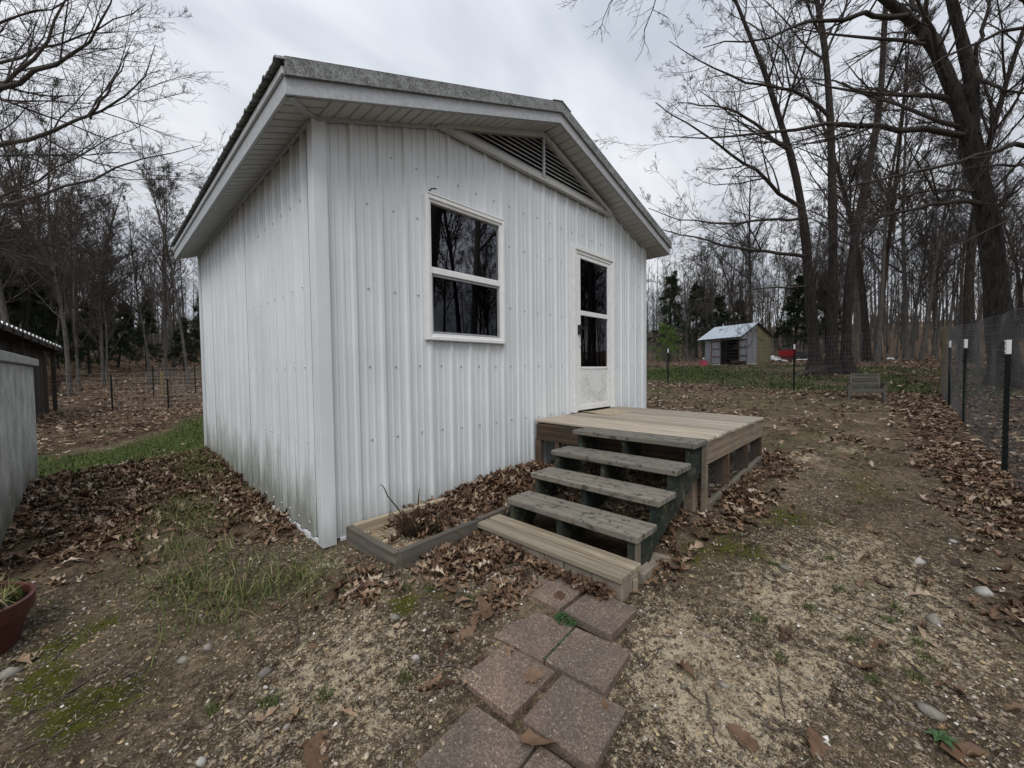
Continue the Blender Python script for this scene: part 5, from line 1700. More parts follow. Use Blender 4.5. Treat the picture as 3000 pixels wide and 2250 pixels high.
def hero_tree(name, label, trunks, limbs, bark='bark', group=None, slim=.78, **tw):
    """trunks: [(pts, r0, r1, flare)], limbs: [(pts, r0, r1)]"""
    base = np.array(trunks[0][0][0], float)
    root = thing(name, base, label, 'tree', group)
    trunks = [(p_, a_ * slim, b_ * slim, f_) for p_, a_, b_, f_ in trunks]; limbs = [(p_, a_ * (slim if a_ > .03 else 1), b_ * (slim if a_ > .03 else 1)) for p_, a_, b_ in limbs]
    for pts, r0, r1, fl in trunks:
        P, Rd = limb(pts, r0, r1, 22)
        if fl: Rd = flare(P, Rd, fl)
        # slight wander of the girth
        Rd = Rd * (1 + .06 * np.sin(np.arange(22) * 1.7 + r0 * 9))[None]
        V, Q = tube_arrays(P, Rd, 14)
        link('trunk', fast_mesh('trunk', V - base, quads=Q, mat=MAT[bark], smooth=True), base, root)
    LL = []; TH = []
    gs = []
    for pts, r0, r1 in limbs:
        P, Rd = limb(pts, r0, r1, 12); P[0, 1:-1] += rng.normal(0, .045, (10, 3)) * min(3.5, np.linalg.norm(P[0, -1] - P[0, 0])) * .25
        gs.append((P, Rd, 7))
        if r0 < .03: TH.append((P, Rd))
        else: LL.append((P, Rd))
    for pts, r0, r1, fl in trunks:
        P, Rd = limb(pts, r0, r1, 12)
        k = 5
        LL.append((P[:, k:], Rd[:, k:]))
    gs += twiggery(LL, **tw)
    for P, Rd in TH:
        c1, r1_ = grow(P, Rd, 7, .2, 1., .35, (25, 55), 5, -.02, .14, .6, .003, maxlen=.7); c2, r2_ = grow(c1, r1_, 3, .2, 1., .4, (25, 55), 3, 0, .15, .7, .0025, minlen=.05, maxlen=.25)
        gs += [(c1, r1_, 4), (c2, r2_, 3)]
    V, Q = pack(gs)
    link('crown', fast_mesh('crown', V - base, quads=Q, mat=MAT['twig']), base, root)
    return root


def px(d, *uv):
    return [at(u, v, dd) for u, v, dd in [(q[0], q[1], q[2] if len(q) > 2 else d) for q in uv]]


def ground_at(u, v, d):
    p = at(u, v, d); p[2] = g1(p[0], p[1]) - .05
    return p


def build_hero_trees():
    # three-stemmed oak behind the far fence
    d = 18.0
    tA = [ground_at(2392, 1092, d)] + px(d, (2382, 980), (2371, 863), (2366, 750), (2353, 633), (2334, 520), (2316, 443), (2280, 344), (2258, 253), (2215, 150), (2170, 40), (2120, -90))
    tB = [ground_at(2438, 1098, d)] + px(d, (2438, 980), (2438, 863), (2441, 750), (2440, 640), (2438, 542), (2434, 362), (2425, 226), (2416, 113), (2398, 27), (2370, -130), (2350, -330))
    tC = [ground_at(2478, 1098, d)] + px(d, (2478, 1000), (2482, 900), (2493, 750), (2508, 690), (2524, 588), (2542, 497), (2565, 407), (2583, 271), (2588, 136), (2592, 23), (2610, -150), (2620, -330))
    lm = [
        (px(d, (2318, 445), (2226, 375, 17.6), (2158, 325, 17.2), (2072, 307, 17), (1985, 300, 16.8)), .11, .02),
        (px(d, (2350, 610), (2271, 556, 17.5), (2212, 493, 17), (2158, 461, 16.7), (2099, 420, 16.4), (2000, 357, 16), (1920, 300, 16)), .12, .02),
        (px(d, (2350, 640), (2253, 642, 17.5), (2090, 664, 17), (1990, 640, 16.6), (1900, 610, 16.4)), .09, .015),
        (px(d, (2362, 752), (2250, 735, 17.5), (2136, 723, 17), (2000, 687, 16.5), (1900, 668, 16)), .11, .015),
        (px(d, (2368, 838), (2226, 843, 17), (2090, 872, 16.5), (1990, 890, 16)), .06, .012),
        (px(d, (2280, 344), (2290, 270, 18.2), (2300, 170, 18.5), (2270, 80, 18.6)), .06, .012),
        (px(d, (2432, 345), (2362, 271, 17.6), (2271, 255, 17.4), (2181, 240, 17.2), (2045, 185, 17), (1960, 120, 17)), .11, .015),
        (px(d, (2345, 258, 17.6), (2316, 194, 17.7), (2280, 131, 17.8), (2190, 68, 17.8), (2120, 20, 17.8)), .06, .012),
        (px(d, (2416, 113), (2375, 45, 17.7), (2350, -40, 17.6)), .09, .03),
        (px(d, (2440, 560), (2510, 640, 18.4), (2560, 600, 18.8), (2640, 520, 19)), .05, .012),
        (px(d, (2575, 330), (2640, 250, 18.3), (2700, 140, 18.6), (2740, 20, 18.8)), .09, .02),
        (px(d, (2500, 720), (2440, 690, 17.4), (2380, 640, 17), (2300, 620, 16.6)), .05, .012),
    ]
    hero_tree('oak_tree', 'three-stemmed dark bare oak behind the far wire fence', [(tA, .30, .06, .22), (tB, .27, .09, .2), (tC, .25, .08, .22)], lm,
              dens=(9, 6, 6), last=3, rmin=.0054, maxlen=(5.5, 3.0, 1.7))
    # big leaning oak beyond the right fence
    d = 12.0
    t1 = [ground_at(2950, 1140, d)] + px(d, (2940, 1060), (2931, 980), (2922, 886), (2909, 750), (2886, 588), (2859, 475), (2827, 362), (2791, 262), (2750, 150), (2705, 90), (2642, 36), (2560, -30), (2440, -120))
    t2 = px(d, (2845, 400), (2850, 330), (2843, 226), (2812, 90), (2787, 0), (2760, -140), (2750, -300))
    lm = [
        (px(d, (2852, 402, 12.1), (2678, 375, 11.7), (2556, 359, 11.2), (2429, 366, 11), (2316, 384, 10.8), (2181, 398, 10.6), (2060, 390, 10.4), (1960, 400, 10.4)), .13, .012),
        (px(d, (2880, 600), (2768, 583, 11.6), (2655, 619, 11.2), (2542, 642, 11), (2457, 678, 10.8), (2420, 655, 10.6)), .10, .015),
        (px(d, (2870, 560), (2732, 556, 12.4), (2633, 583, 12.6), (2540, 600, 12.8)), .07, .012),
        (px(d, (2660, 45, 11.8), (2497, 50, 11.2), (2384, 68, 10.8), (2249, 99, 10.4), (2181, 127, 10.2), (2060, 140, 10)), .10, .012),
        (px(d, (2850, 200), (2886, 244, 11.7), (2927, 253, 11.4), (3010, 275, 11)), .09, .03),
        (px(d, (2858, 195), (2872, 118, 11.7), (2904, 0, 11.5), (2930, -120, 11.3)), .08, .02),
        (px(d, (2760, 165), (2720, 80, 12.3), (2678, 14, 12.6), (2640, -80, 12.8)), .15, .06),
        (px(d, (2895, 650), (2960, 560, 12.4), (3050, 470, 12.8)), .07, .02),
        (px(d, (2835, 380), (2760, 290, 12.6), (2690, 220, 13), (2600, 190, 13.2)), .06, .012),
    ]
    hero_tree('leaning_oak_tree', 'thick-trunked bare oak leaning left beyond the right wire fence', [(t1, .42, .10, .2), (t2, .23, .1, 0)], lm,
              dens=(9, 6, 6), last=3, rmin=.004, maxlen=(4.6, 2.4, 1.3))
    # oak standing just outside the right edge; its limbs reach in across the upper right and overhead
    d = 10.5
    t1 = [ground_at(3085, 1165, d)] + px(d, (3080, 1000), (3070, 800), (3075, 600), (3090, 400), (3110, 200), (3120, 0), (3130, -300), (3120, -600))
    lm = [
        (px(d, (3075, 430), (2950, 430, 10), (2858, 455, 9.8), (2678, 506, 9.4), (2497, 542, 9.2), (2350, 560, 9)), .085, .01),
        (px(d, (3080, 500), (3000, 478, 10.2), (2850, 495, 10), (2768, 503, 10), (2640, 520, 10.2)), .06, .01),
        (px(d, (3090, 250), (3000, 60, 9.8), (2960, 70, 9.6), (2800, 150, 9.2), (2650, 240, 9), (2500, 330, 8.8)), .07, .008),
        (px(d, (3080, 560), (2960, 640, 10), (2850, 700, 9.8), (2760, 740, 9.7)), .05, .008),
        (px(d, (3115, 60), (2900, -60, 8.6), (2600, -110, 7.2), (2250, -130, 6.2), (2000, -110, 5.6), (1850, -70, 5.3), (1700, -40, 5.0)), .10, .008),
        (px(d, (2000, -110, 5.6), (1920, 0, 5.4), (1895, 60, 5.3), (1890, 140, 5.3), (1862, 178, 5.25)), .011, .003),
        (px(d, (1850, -70, 5.3), (1792, -10, 5.2), (1770, 50, 5.2), (1746, 104, 5.2)), .009, .003),
        (px(d, (1740, -50, 5.05), (1690, 0, 5.0), (1660, 15, 5.0)), .006, .002),
    ]
    hero_tree('overhanging_oak_tree', 'bare oak at the right edge whose limbs hang across the upper right', [(t1, .30, .14, .15)], lm,
              dens=(6, 5, 5), last=2, rmin=.0038, maxlen=(2.8, 1.6, .9), up=.05)
    # tree outside the left edge with long limbs reaching right
    d = 10.0
    t1 = [ground_at(-260, 1180, d)] + px(d, (-255, 1000), (-250, 800), (-240, 600), (-230, 400), (-210, 200), (-200, -50), (-190, -300))
    lm = [
        (px(d, (-230, 420), (-100, 330, 9.8), (0, 258, 9.6), (80, 215, 9.6), (150, 90, 9.6), (200, 0, 9.6), (215, -60, 9.6)), .085, .02),
        (px(d, (-120, 345, 9.8), (0, 262, 9.4), (90, 215, 9.2), (220, 160, 9), (310, 95, 8.8), (335, 0, 8.7), (340, -60, 8.7)), .09, .012),
        (px(d, (-240, 520), (-100, 450, 9.8), (0, 428, 9.6), (110, 402, 9.4), (190, 370, 9.2), (260, 350, 9.1), (310, 325, 9), (400, 270, 8.8), (440, 200, 8.7), (455, 130, 8.6)), .095, .008),
        (px(d, (265, 348, 9.1), (300, 300, 9), (330, 240, 8.9), (380, 150, 8.8)), .028, .006),
        (px(d, (-240, 620), (-100, 610, 9.8), (0, 600, 9.6), (120, 578, 9.4), (225, 545, 9.2), (330, 485, 9), (420, 470, 8.8), (520, 440, 8.6), (590, 425, 8.5)), .07, .006),
        (px(d, (-220, 300), (-80, 120, 9.6), (0, 50, 9.4), (90, 40, 9.2), (170, 30, 9), (250, -10, 8.8)), .06, .01),
        (px(d, (-250, 760), (-100, 720, 9.8), (60, 640, 9.6), (150, 600, 9.4), (190, 580, 9.2)), .05, .008),
        (px(d, (-215, 250), (0, 180, 10.6), (150, 130, 10.8), (300, 80, 11), (430, 10, 11)), .06, .01),
        (px(d, (-245, 680), (60, 560, 11.2), (200, 470, 11.6), (330, 400, 11.8), (430, 360, 11.9)), .06, .008),
    ]
    hero_tree('left_oak_tree', 'bare tree beyond the left edge with long limbs reaching over the low wall', [(t1, .26, .12, .12)], lm,
              dens=(9, 7, 6), last=2, rmin=.004, maxlen=(3.2, 1.9, 1.1), up=.12)


build_hero_trees()


def woods_tree(h, r, lean, seed, dens=(26, 8, 6), rmin=.0085, start=.30, fork=False):
    """prototype meshes (trunk, crown) of a slender forest tree standing at the origin"""
    pts = [np.zeros(3)]
    a = rng.random() * 6.28; cur = np.zeros(3); dirn = np.array([math.cos(a) * lean, math.sin(a) * lean, 1.0])
    for k in range(9):
        cur = cur + dirn / np.linalg.norm(dirn) * h / 9
        dirn = dirn + rng.normal(0, .055, 3); dirn[2] = 1
        pts.append(cur)
    P, Rd = limb(pts, r, r * .16, 16)
    Rd = flare(P, Rd, r * .5)
    V, Q = tube_arrays(P, Rd, 8)
    tr = fast_mesh('trunk', V, quads=Q, mat=MAT['bark' if seed == 2 else 'bark_grey'], smooth=True)
    k = int(16 * start)
    L0 = [(P[:, k:], Rd[:, k:])]
    gs = []
    c1, r1 = grow(P[:, k:], Rd[:, k:], dens[0], 0, .97, .36, (25, 62), 7, .22, .10, .5, rmin * 2, maxlen=5.5)
    c2, r2 = grow(c1, r1, dens[1], .15, 1., .40, (28, 58), 5, .16, .15, .6, rmin * 1.4, maxlen=2.2)
    c3, r3 = grow(c2, r2, dens[2], .1, 1., .45, (25, 55), 3, .1, .18, .7, rmin, maxlen=1.1)
    c4, r4 = grow(c3, r3, 3, .15, 1., .55, (25, 55), 2, .08, .2, .8, rmin * .8, maxlen=.55)
    V, Q = pack([(c1, r1, 4), (c2, r2, 3), (c3, r3, 3), (c4, r4, 3)])
    cr_ = fast_mesh('crown', V, quads=Q, mat=MAT['twig'])
    return tr, cr_


def cedar(h, r, seed):
    """evergreen prototype: trunk plus drooping sprays of needles made of small faces"""
    pts = np.array([[0, 0, 0], [.05, .02, h * .5], [0, .05, h]])
    P, Rd = limb(pts, h * .018, h * .004, 10)
    V, Q = tube_arrays(P, Rd, 7)
    tr = fast_mesh('trunk', V, quads=Q, mat=MAT['bark'], smooth=True)
    nb = 80
    t = rng.uniform(.10, 1.0, nb) ** .8
    a = rng.random(nb) * 2 * math.pi
    ln = r * (1.08 - t) * rng.uniform(.6, 1.2, nb) + .12
    z = t * h
    n_ = 6
    s = np.linspace(0, 1, n_)
    BP = np.stack([np.cos(a)[:, None] * ln[:, None] * s, np.sin(a)[:, None] * ln[:, None] * s,
                   z[:, None] + (s * .20 - s * s * .38) * ln[:, None]], -1)
    BR = np.linspace(.02, .005, n_)[None].repeat(nb, 0)
    Vb, Qb = tube_arrays(BP, BR, 3)
    c2, r2 = grow(BP, BR, 9, .15, 1., .38, (35, 70), 3, -.06, .15, .6, .006, maxlen=.9)
    Vc, Qc = tube_arrays(c2, r2, 3)
    # needles sprays
    M = len(c2) * 30
    idx = np.repeat(np.arange(len(c2)), 30)
    f = rng.random(M) * 2; i = np.clip(f.astype(int), 0, 1); ff = (f - i)[:, None]
    p = c2[idx, i] * (1 - ff) + c2[idx, i + 1] * ff + rng.normal(0, .05, (M, 3))
    dv = norm(norm(c2[idx, 2] - c2[idx, 0]) + rng.normal(0, .6, (M, 3)) + [0, 0, -.15])
    sd = norm(np.cross(dv, rng.normal(size=(M, 3)))) * rng.uniform(.010, .024, M)[:, None]
    L = rng.uniform(.08, .22, M)[:, None]
    T = np.stack([p - sd, p + sd, p + dv * L + sd * .2], 1).reshape(-1, 3)
    V = np.concatenate([Vb, Vc]); Q = np.concatenate([Qb, Qc + len(Vb)])
    nb_ = len(V)
    tri = np.arange(M * 3).reshape(-1, 3)
    tint = np.repeat(rng.random(M), 3)
    br = fast_mesh('branches', V, quads=Q, mat=MAT['twig'])
    ne = fast_mesh('crown', T, tris=tri, mat=MAT['needle'], attrs={'tint': tint})
    return tr, br, ne


def place(meshes, names, name, p, rz, sc, label, group):
    root = bpy.data.objects.new(name, None); COL.objects.link(root)
    root.location = p; root.rotation_euler = (rng.normal(0, .035), rng.normal(0, .035), rz); root.scale = (sc, sc, sc); root.empty_display_size = .2
    tag(root, label, 'tree', group)
    for me, nm in zip(meshes, names):
        o = bpy.data.objects.new(nm, me); COL.objects.link(o); o.parent = root
    return root


def build_woods():
    protos = [woods_tree(17, .13, .02, 0), woods_tree(15, .10, .05, 1, start=.2), woods_tree(18, .16, .03, 2, start=.35), woods_tree(13, .065, .06, 3, dens=(24, 8, 5), start=.15), woods_tree(16, .11, .10, 4, start=.25)]
    near = (MAT,)
    def hard(u, d, k, rz, sc, label, group):
        p = ground_at(u, 1080, d)
        place(protos[k], ('trunk', 'crown'), 'bare_tree', p, rz, sc, label, group)
    gl = 'slender bare trees in the left woods'
    ll = 'slender bare tree in the woods behind the left wire fence'
    used = []
    def far_enough(p, m):
        for q in used:
            if np.hypot(p[0] - q[0], p[1] - q[1]) < m: return False
        used.append(p); return True
    cnt = 0
    while cnt < 46:
        u = rng.uniform(-260, 640); d = 19.5 + 26 * rng.random() ** 1.2
        p = at(u, 1080, d)
        if not far_enough(p, 1.1): continue
        k = int(rng.integers(0, 5)); dep = 'front rank' if d < 27 else 'deep'
        where = ('over the open shelter' if u < 120 else 'behind the brown tub planter' if u < 300 else 'midway along the left fence' if u < 450 else 'nearest the left wall of the building')
        ln = '%s bare tree %s %s' % ('straight' if k in (0, 2) else 'leaning' if k == 4 else 'thin', 'at the front of the woods' if d < 27 else 'deep in the woods', where)
        hard(u, d, k, rng.random() * 6.28, rng.uniform(.68, 1.0) * (0.84 if u > 420 else 1), ln, 'left woods: ' + ln); cnt += 1
    cnt = 0
    while cnt < 74:
        u = rng.uniform(1880, 3200); dmin = 36 if u < 2420 else (23 if u > 2480 else 30)
        d = dmin + 24 * rng.random() ** 1.1
        p = at(u, 1080, d)
        if not far_enough(p, 1.2): continue
        k = int(rng.integers(0, 5))
        where = ('left of the tin shed' if u < 2050 else 'behind the tin shed' if u < 2280 else 'behind the three-stemmed oak' if u < 2490 else 'between the three-stemmed oak and the corner post' if u < 2760 else 'beyond the right wire fence')
        ln = '%s bare tree %s, %s' % ('straight' if k in (0, 2) else 'leaning' if k == 4 else 'thin', where, 'at the wood edge' if d < dmin + 8 else 'deep in the wood')
        sc = rng.uniform(.7, 1.15) if u > 2250 else rng.uniform(.62, .85)
        hard(u, d, k, rng.random() * 6.28, sc, ln, 'right woods: ' + ln); cnt += 1
    # trees one can pick out
    place(protos[2], ('trunk', 'crown'), 'bare_tree', ground_at(2540, 1040, 24), 1.0, 1.25, 'dark bare tree with a root mound, right of the three-stemmed oak', None)
    place(protos[4], ('trunk', 'crown'), 'bare_tree', ground_at(2568, 1045, 23), 3.9, 1.1, 'right-leaning bare tree just behind the mounded one', None)
    place(protos[0], ('trunk', 'crown'), 'bare_tree', ground_at(2655, 1045, 26), 2.0, 1.2, 'straight bare tree midway between the three-stemmed oak and the corner post', None)
    place(protos[2], ('trunk', 'crown'), 'bare_tree', ground_at(2840, 1060, 20), 4.4, 1.25, 'straight grey trunk just left of the thick leaning oak', None)
    place(protos[2], ('trunk', 'crown'), 'bare_tree', ground_at(2200, 1050, 35), .4, 1.05, 'wide-crowned bare tree directly behind the tin shed', None)
    place(protos[1], ('trunk', 'crown'), 'bare_tree', ground_at(205, 1165, 17.6), 2.2, .85, 'bare tree with stout trunk beside the brown tub planter', None)
    place(protos[0], ('trunk', 'crown'), 'bare_tree', ground_at(48, 1165, 16.5), 5.2, 1.0, 'tall bare tree rising behind the open shelter', None)
    # woods beyond the right edge of the frame, seen mirrored in the window and door glass
    MIR = [(7.2, -5.0, 1.5, 2), (10.6, -6.4, 1.25, 0), (13.4, -6.2, 1.1, 4), (16.5, -6.2, 1.2, 2), (20.5, -7.4, 1.1, 0)]
    for _ in range(40):
        x = rng.uniform(15, 46); y = -rng.uniform(7.5, 30)
        if y < -.2 * x - 3: MIR.append((x, y, rng.uniform(.8, 1.15), int(rng.integers(0, 5))))
    for k, (x, y, sc, pk) in enumerate(MIR):
        place(protos[pk], ('trunk', 'crown'), 'bare_tree', (x, y, g1(x, y) - .05), k * 1.3, sc, 'bare tree of the woods that show only as a reflection in the glass', 'woods mirrored in the window and door')
    ced = [cedar(7.5, 2.0, 0), cedar(6.0, 1.8, 1)]
    nm = ('trunk', 'branches', 'crown')
    for i, (u, d, sc) in enumerate(((20, 21, 1.0), (-120, 19, 1.1), (95, 23, .85), (170, 27, .9), (262, 25, .65), (345, 29, .8), (430, 28, .7), (540, 29, .65), (60, 29, 1.3), (300, 34, 1.1), (-40, 26, 1.4), (600, 36, 1.0), (150, 33, 1.2))):
        place(ced[i % 2], nm, 'cedar_tree', ground_at(u, 1080, d), i * 1.1, sc, 'dark cedar %s %s' % ('at the front of the woods' if d < 27 else 'deep in the woods', 'over the open shelter' if u < 120 else 'behind the brown tub planter' if u < 300 else 'midway along the left fence' if u < 450 else 'nearest the left wall of the building'), 'cedars in the left woods')
    for u, d, sc, lab in ((1962, 38, 1.15, 'dark cedar behind the bright spring tree'), (2105, 37, 1.0, 'dark cedar rising behind the left end of the tin shed roof'),
                          (2165, 39, .95, 'smaller dark cedar behind the middle of the tin shed roof'), (2325, 37, 1.25, 'broad dark cedar behind the red cart'),
                          (2040, 42, 1.1, 'dark cedar set far back left of the tin shed'), (2420, 42, 1.1, 'dark cedar deep behind the three-stemmed oak')):
        place(ced[int(u) % 2], nm, 'cedar_tree', ground_at(u, 1060, d), u * .1, sc, lab, None)

    # bright spring shrub tree left of the shed
    p = ground_at(1952, 1085, 27.0)
    root = thing('spring_tree', p, 'small bright green leafing tree left of the tin shed', 'tree')
    P, Rd = limb([(0, 0, 0), (.03, .02, 1.2), (0, 0, 2.9)], .05, .012, 10)
    c1, r1 = grow(P, Rd, 34, .12, 1., .42, (45, 85), 5, .05, .1, .5, .008, maxlen=1.2)
    c2, r2 = grow(c1, r1, 7, .2, 1., .4, (30, 60), 3, .05, .15, .6, .005, maxlen=.5)
    V, Q = tube_arrays(P, Rd, 7); link('trunk', fast_mesh('trunk', V, quads=Q, mat=MAT['bark_grey']), p, root)
    V, Q = pack([(c1, r1, 3), (c2, r2, 3)]); link('branches', fast_mesh('branches', V, quads=Q, mat=MAT['bark_grey']), p, root)
    M = len(c2) * 16; idx = np.repeat(np.arange(len(c2)), 16)
    q = c2[idx, 1] + (c2[idx, 2] - c2[idx, 1]) * rng.uniform(-.6, 1, M)[:, None] + rng.normal(0, .06, (M, 3))
    d1 = norm(rng.normal(size=(M, 3))) * rng.uniform(.03, .06, M)[:, None]; d2 = norm(np.cross(d1, rng.normal(size=(M, 3)))) * rng.uniform(.02, .035, M)[:, None]
    T = np.stack([q - d1, q + d2, q + d1, q - d2], 1).reshape(-1, 3)
    link('crown', fast_mesh('crown', T, quads=np.arange(M * 4).reshape(-1, 4), mat=MAT['spring_leaf'], attrs={'tint': np.repeat(rng.random(M), 4)}), p, root)

    # the wood beyond, too far to tell trunks apart
    def mass(n_, ulo, uhi, dlo, dhi, hlo, hhi):
        base = np.array([ground_at(rng.uniform(ulo, uhi), 1060, rng.uniform(dlo, dhi)) for _ in range(n_)])
        h = rng.uniform(hlo, hhi, n_)
        s = np.linspace(0, 1, 5)
        lean = rng.normal(0, .05, (n_, 2))
        P = base[:, None, :] + np.stack([lean[:, :1] * h[:, None] * s, lean[:, 1:] * h[:, None] * s, h[:, None] * s], -1)
        Rd = (rng.uniform(.05, .13, n_))[:, None] * (1 - .85 * s[None])
        c1, r1 = grow(P, Rd, 11, .06, 1., .26, (25, 60), 4, .2, .1, .5, .02, maxlen=4.5)
        c2, r2 = grow(c1, r1, 4, .2, 1., .5, (25, 55), 2, .15, .1, .7, .016, maxlen=2)
        return [(P, Rd, 4), (c1, r1, 3), (c2, r2, 3)]
    for grp, nm_, lab in ((mass(210, -350, 820, 34, 60, 1.5, 4.5), 'understory', 'thin brushy understory in the left woods'),
                          (mass(370, 1600, 3300, 38, 70, 1.2, 4.0), 'understory', 'thin brushy understory in the right woods'),
                          (mass(240, -350, 820, 42, 66, 5, 14), 'distant_woods', 'grey mass of distant bare woods at left'),
                          (mass(420, 1600, 3350, 44, 84, 5, 17), 'distant_woods', 'grey mass of distant bare woods at right')):
        V, Q = pack(grp); c = V.mean(0)
        o = link(nm_, fast_mesh(nm_, V - c, quads=Q, mat=MAT['bark_grey']), c)
        kind(tag(o, lab, 'woods'), 'stuff')


build_woods()

# ------------------------------------------------------------------ litter: oak leaves, stones, grass, sticks
def leaf_proto(seed, lobes=4, L=.115, soft=False):
    """an oak leaf: midrib fan with lobes, gently curled; returns verts, tris (length L along x)"""
    r = np.random.default_rng(seed)
    n_ = lobes * 2 + 1
    xs_ = np.linspace(.06, .94, n_)
    wid = np.array([(.30 if k % 2 else .09) for k in range(n_)]) * np.interp(xs_, [0, .35, .7, 1], [.55, 1.0, .95, .35]) * r.uniform(.8, 1.2, n_)
    if soft: wid = wid * np.array([1.1 if k % 2 else 2.3 for k in range(n_)])
    up = [(x + (.05 if k % 2 else 0), w) for k, (x, w) in enumerate(zip(xs_, wid))]
    dn = [(x + (.05 if k % 2 else 0), -w * r.uniform(.8, 1.15)) for k, (x, w) in enumerate(zip(xs_, wid))]
    rib = [(x, 0) for x in xs_]
    V = [(-.16, 0)] + rib + up + dn + [(1.02, 0)]
    V = np.array(V, float); V[:, 0] -= .45
    curl = r.uniform(.4, 1.5) * r.choice([-1, 1]); fold = r.uniform(.1, 1.3); tw = r.normal(0, .5)
    if soft: curl *= .45; fold *= .4; tw *= .6
    z = curl * (V[:, 0] ** 2) * .9 - curl * .12 + fold * np.abs(V[:, 1]) * .9 + tw * V[:, 0] * V[:, 1] + r.normal(0, .02, len(V))
    V3 = np.c_[V, z] * L
    R0, U0, D0, T_ = 1, 1 + n_, 1 + 2 * n_, 1 + 3 * n_
    F = [(0, R0, U0), (0, D0, R0)]
    for k in range(n_ - 1):
        F += [(R0 + k, R0 + k + 1, U0 + k + 1), (R0 + k, U0 + k + 1, U0 + k), (R0 + k, D0 + k, D0 + k + 1), (R0 + k, D0 + k + 1, R0 + k + 1)]
    F += [(R0 + n_ - 1, T_, U0 + n_ - 1), (R0 + n_ - 1, D0 + n_ - 1, T_)]
    return V3, np.array(F)


def simple_leaf(seed, L=.13):
    r = np.random.default_rng(seed)
    V = np.array([(-.5, 0, 0), (-.2, .2, .1), (.1, .12, .06), (.25, .26, .12), (.5, 0, .05), (.2, -.24, .1), (0, -.1, .04), (-.25, -.2, .1)], float)
    V[:, 2] *= r.uniform(-1, 2); V += r.normal(0, .03, V.shape)
    F = [(0, 1, 7), (1, 2, 7), (7, 2, 6), (2, 3, 5), (2, 5, 6), (3, 4, 5)]
    return V * L, np.array(F)


def scatter(protos, P, yaw, tilt, sc, tint, squash=False):
    """stack copies of small meshes: P (N,3) positions"""
    Vs, Fs, Ts, b = [], [], [], 0
    k = rng.integers(0, len(protos), len(P))
    for i, (V, F) in enumerate(protos):
        s = np.where(k == i)[0]
        if not len(s): continue
        cy, sy = np.cos(yaw[s]), np.sin(yaw[s]); ax = rng.random(len(s)) * 6.28; t = tilt[s]
        v = V[None] * sc[s][:, None, None]
        if squash: v = v * np.stack([np.ones(len(s)), rng.uniform(.35, 1.05, len(s)), rng.uniform(.5, 1.6, len(s))], -1)[:, None, :]
        x = v[..., 0] * cy[:, None] - v[..., 1] * sy[:, None]; y = v[..., 0] * sy[:, None] + v[..., 1] * cy[:, None]; z = v[..., 2]
        # tilt about a horizontal axis at angle ax
        ca, sa = np.cos(ax)[:, None], np.sin(ax)[:, None]; ct, st = np.cos(t)[:, None], np.sin(t)[:, None]
        pu = x * ca + y * sa; pw = -x * sa + y * ca
        pw2 = pw * ct - z * st; z2 = pw * st + z * ct
        x2 = pu * ca - pw2 * sa; y2 = pu * sa + pw2 * ca
        W = np.stack([x2, y2, z2], -1) + P[s][:, None, :]
        Vs.append(W.reshape(-1, 3)); nV = V.shape[0]
        Fs.append((F[None] + (np.arange(len(s)) * nV)[:, None, None]).reshape(-1, 3) + b); b += len(s) * nV
        Ts.append(np.repeat(tint[s], nV))
    return np.concatenate(Vs), np.concatenate(Fs), np.concatenate(Ts)


def sample(maskf, x0, x1, y0, y1, n_, seed=0):
    x = rng.uniform(x0, x1, n_); y = rng.uniform(y0, y1, n_)
    keep = rng.random(n_) < maskf(x, y)
    return x[keep], y[keep]


def visible(x, y, pad=.3):
    """rough test that a ground point can be in view (in front of the camera, inside the widened frame)"""
    c = (np.stack([x, y, np.full_like(x, -1.2)], -1)) @ R3
    u = c[:, 0] / np.maximum(c[:, 2], 1e-3) * 1168 + 1500
    return (c[:, 2] > .3) & (u > -1200) & (u < 4000) & ~in_building(x, y, -.02)


def stuff_obj(name, V, F, T, mat, label, cat, smooth=False):
    c = np.array([V[:, 0].mean(), V[:, 1].mean(), V[:, 2].min()])
    o = link(name, fast_mesh(name, V - c, tris=F, mat=MAT[mat], attrs={'tint': T}, smooth=smooth), c)
    return kind(tag(o, label, cat), 'stuff')


oakL = [leaf_proto(s, 3 if s % 3 else 2) for s in range(9)]
farL = [simple_leaf(s) for s in range(4)]
STEP_OCC = lambda x, y: ((x > 1.97) & (x < 2.62) & (y > 1.06) & (y < 2.33))
PAVE = lambda x, y: ((x > .66) & (x < 2.0) & (np.abs(y - (1.265 - .27 * (1.93 - x))) < .285))
BED = lambda x, y: ((x > 1.24) & (x < 3.5) & (y > 2.28) & (y < 2.99))


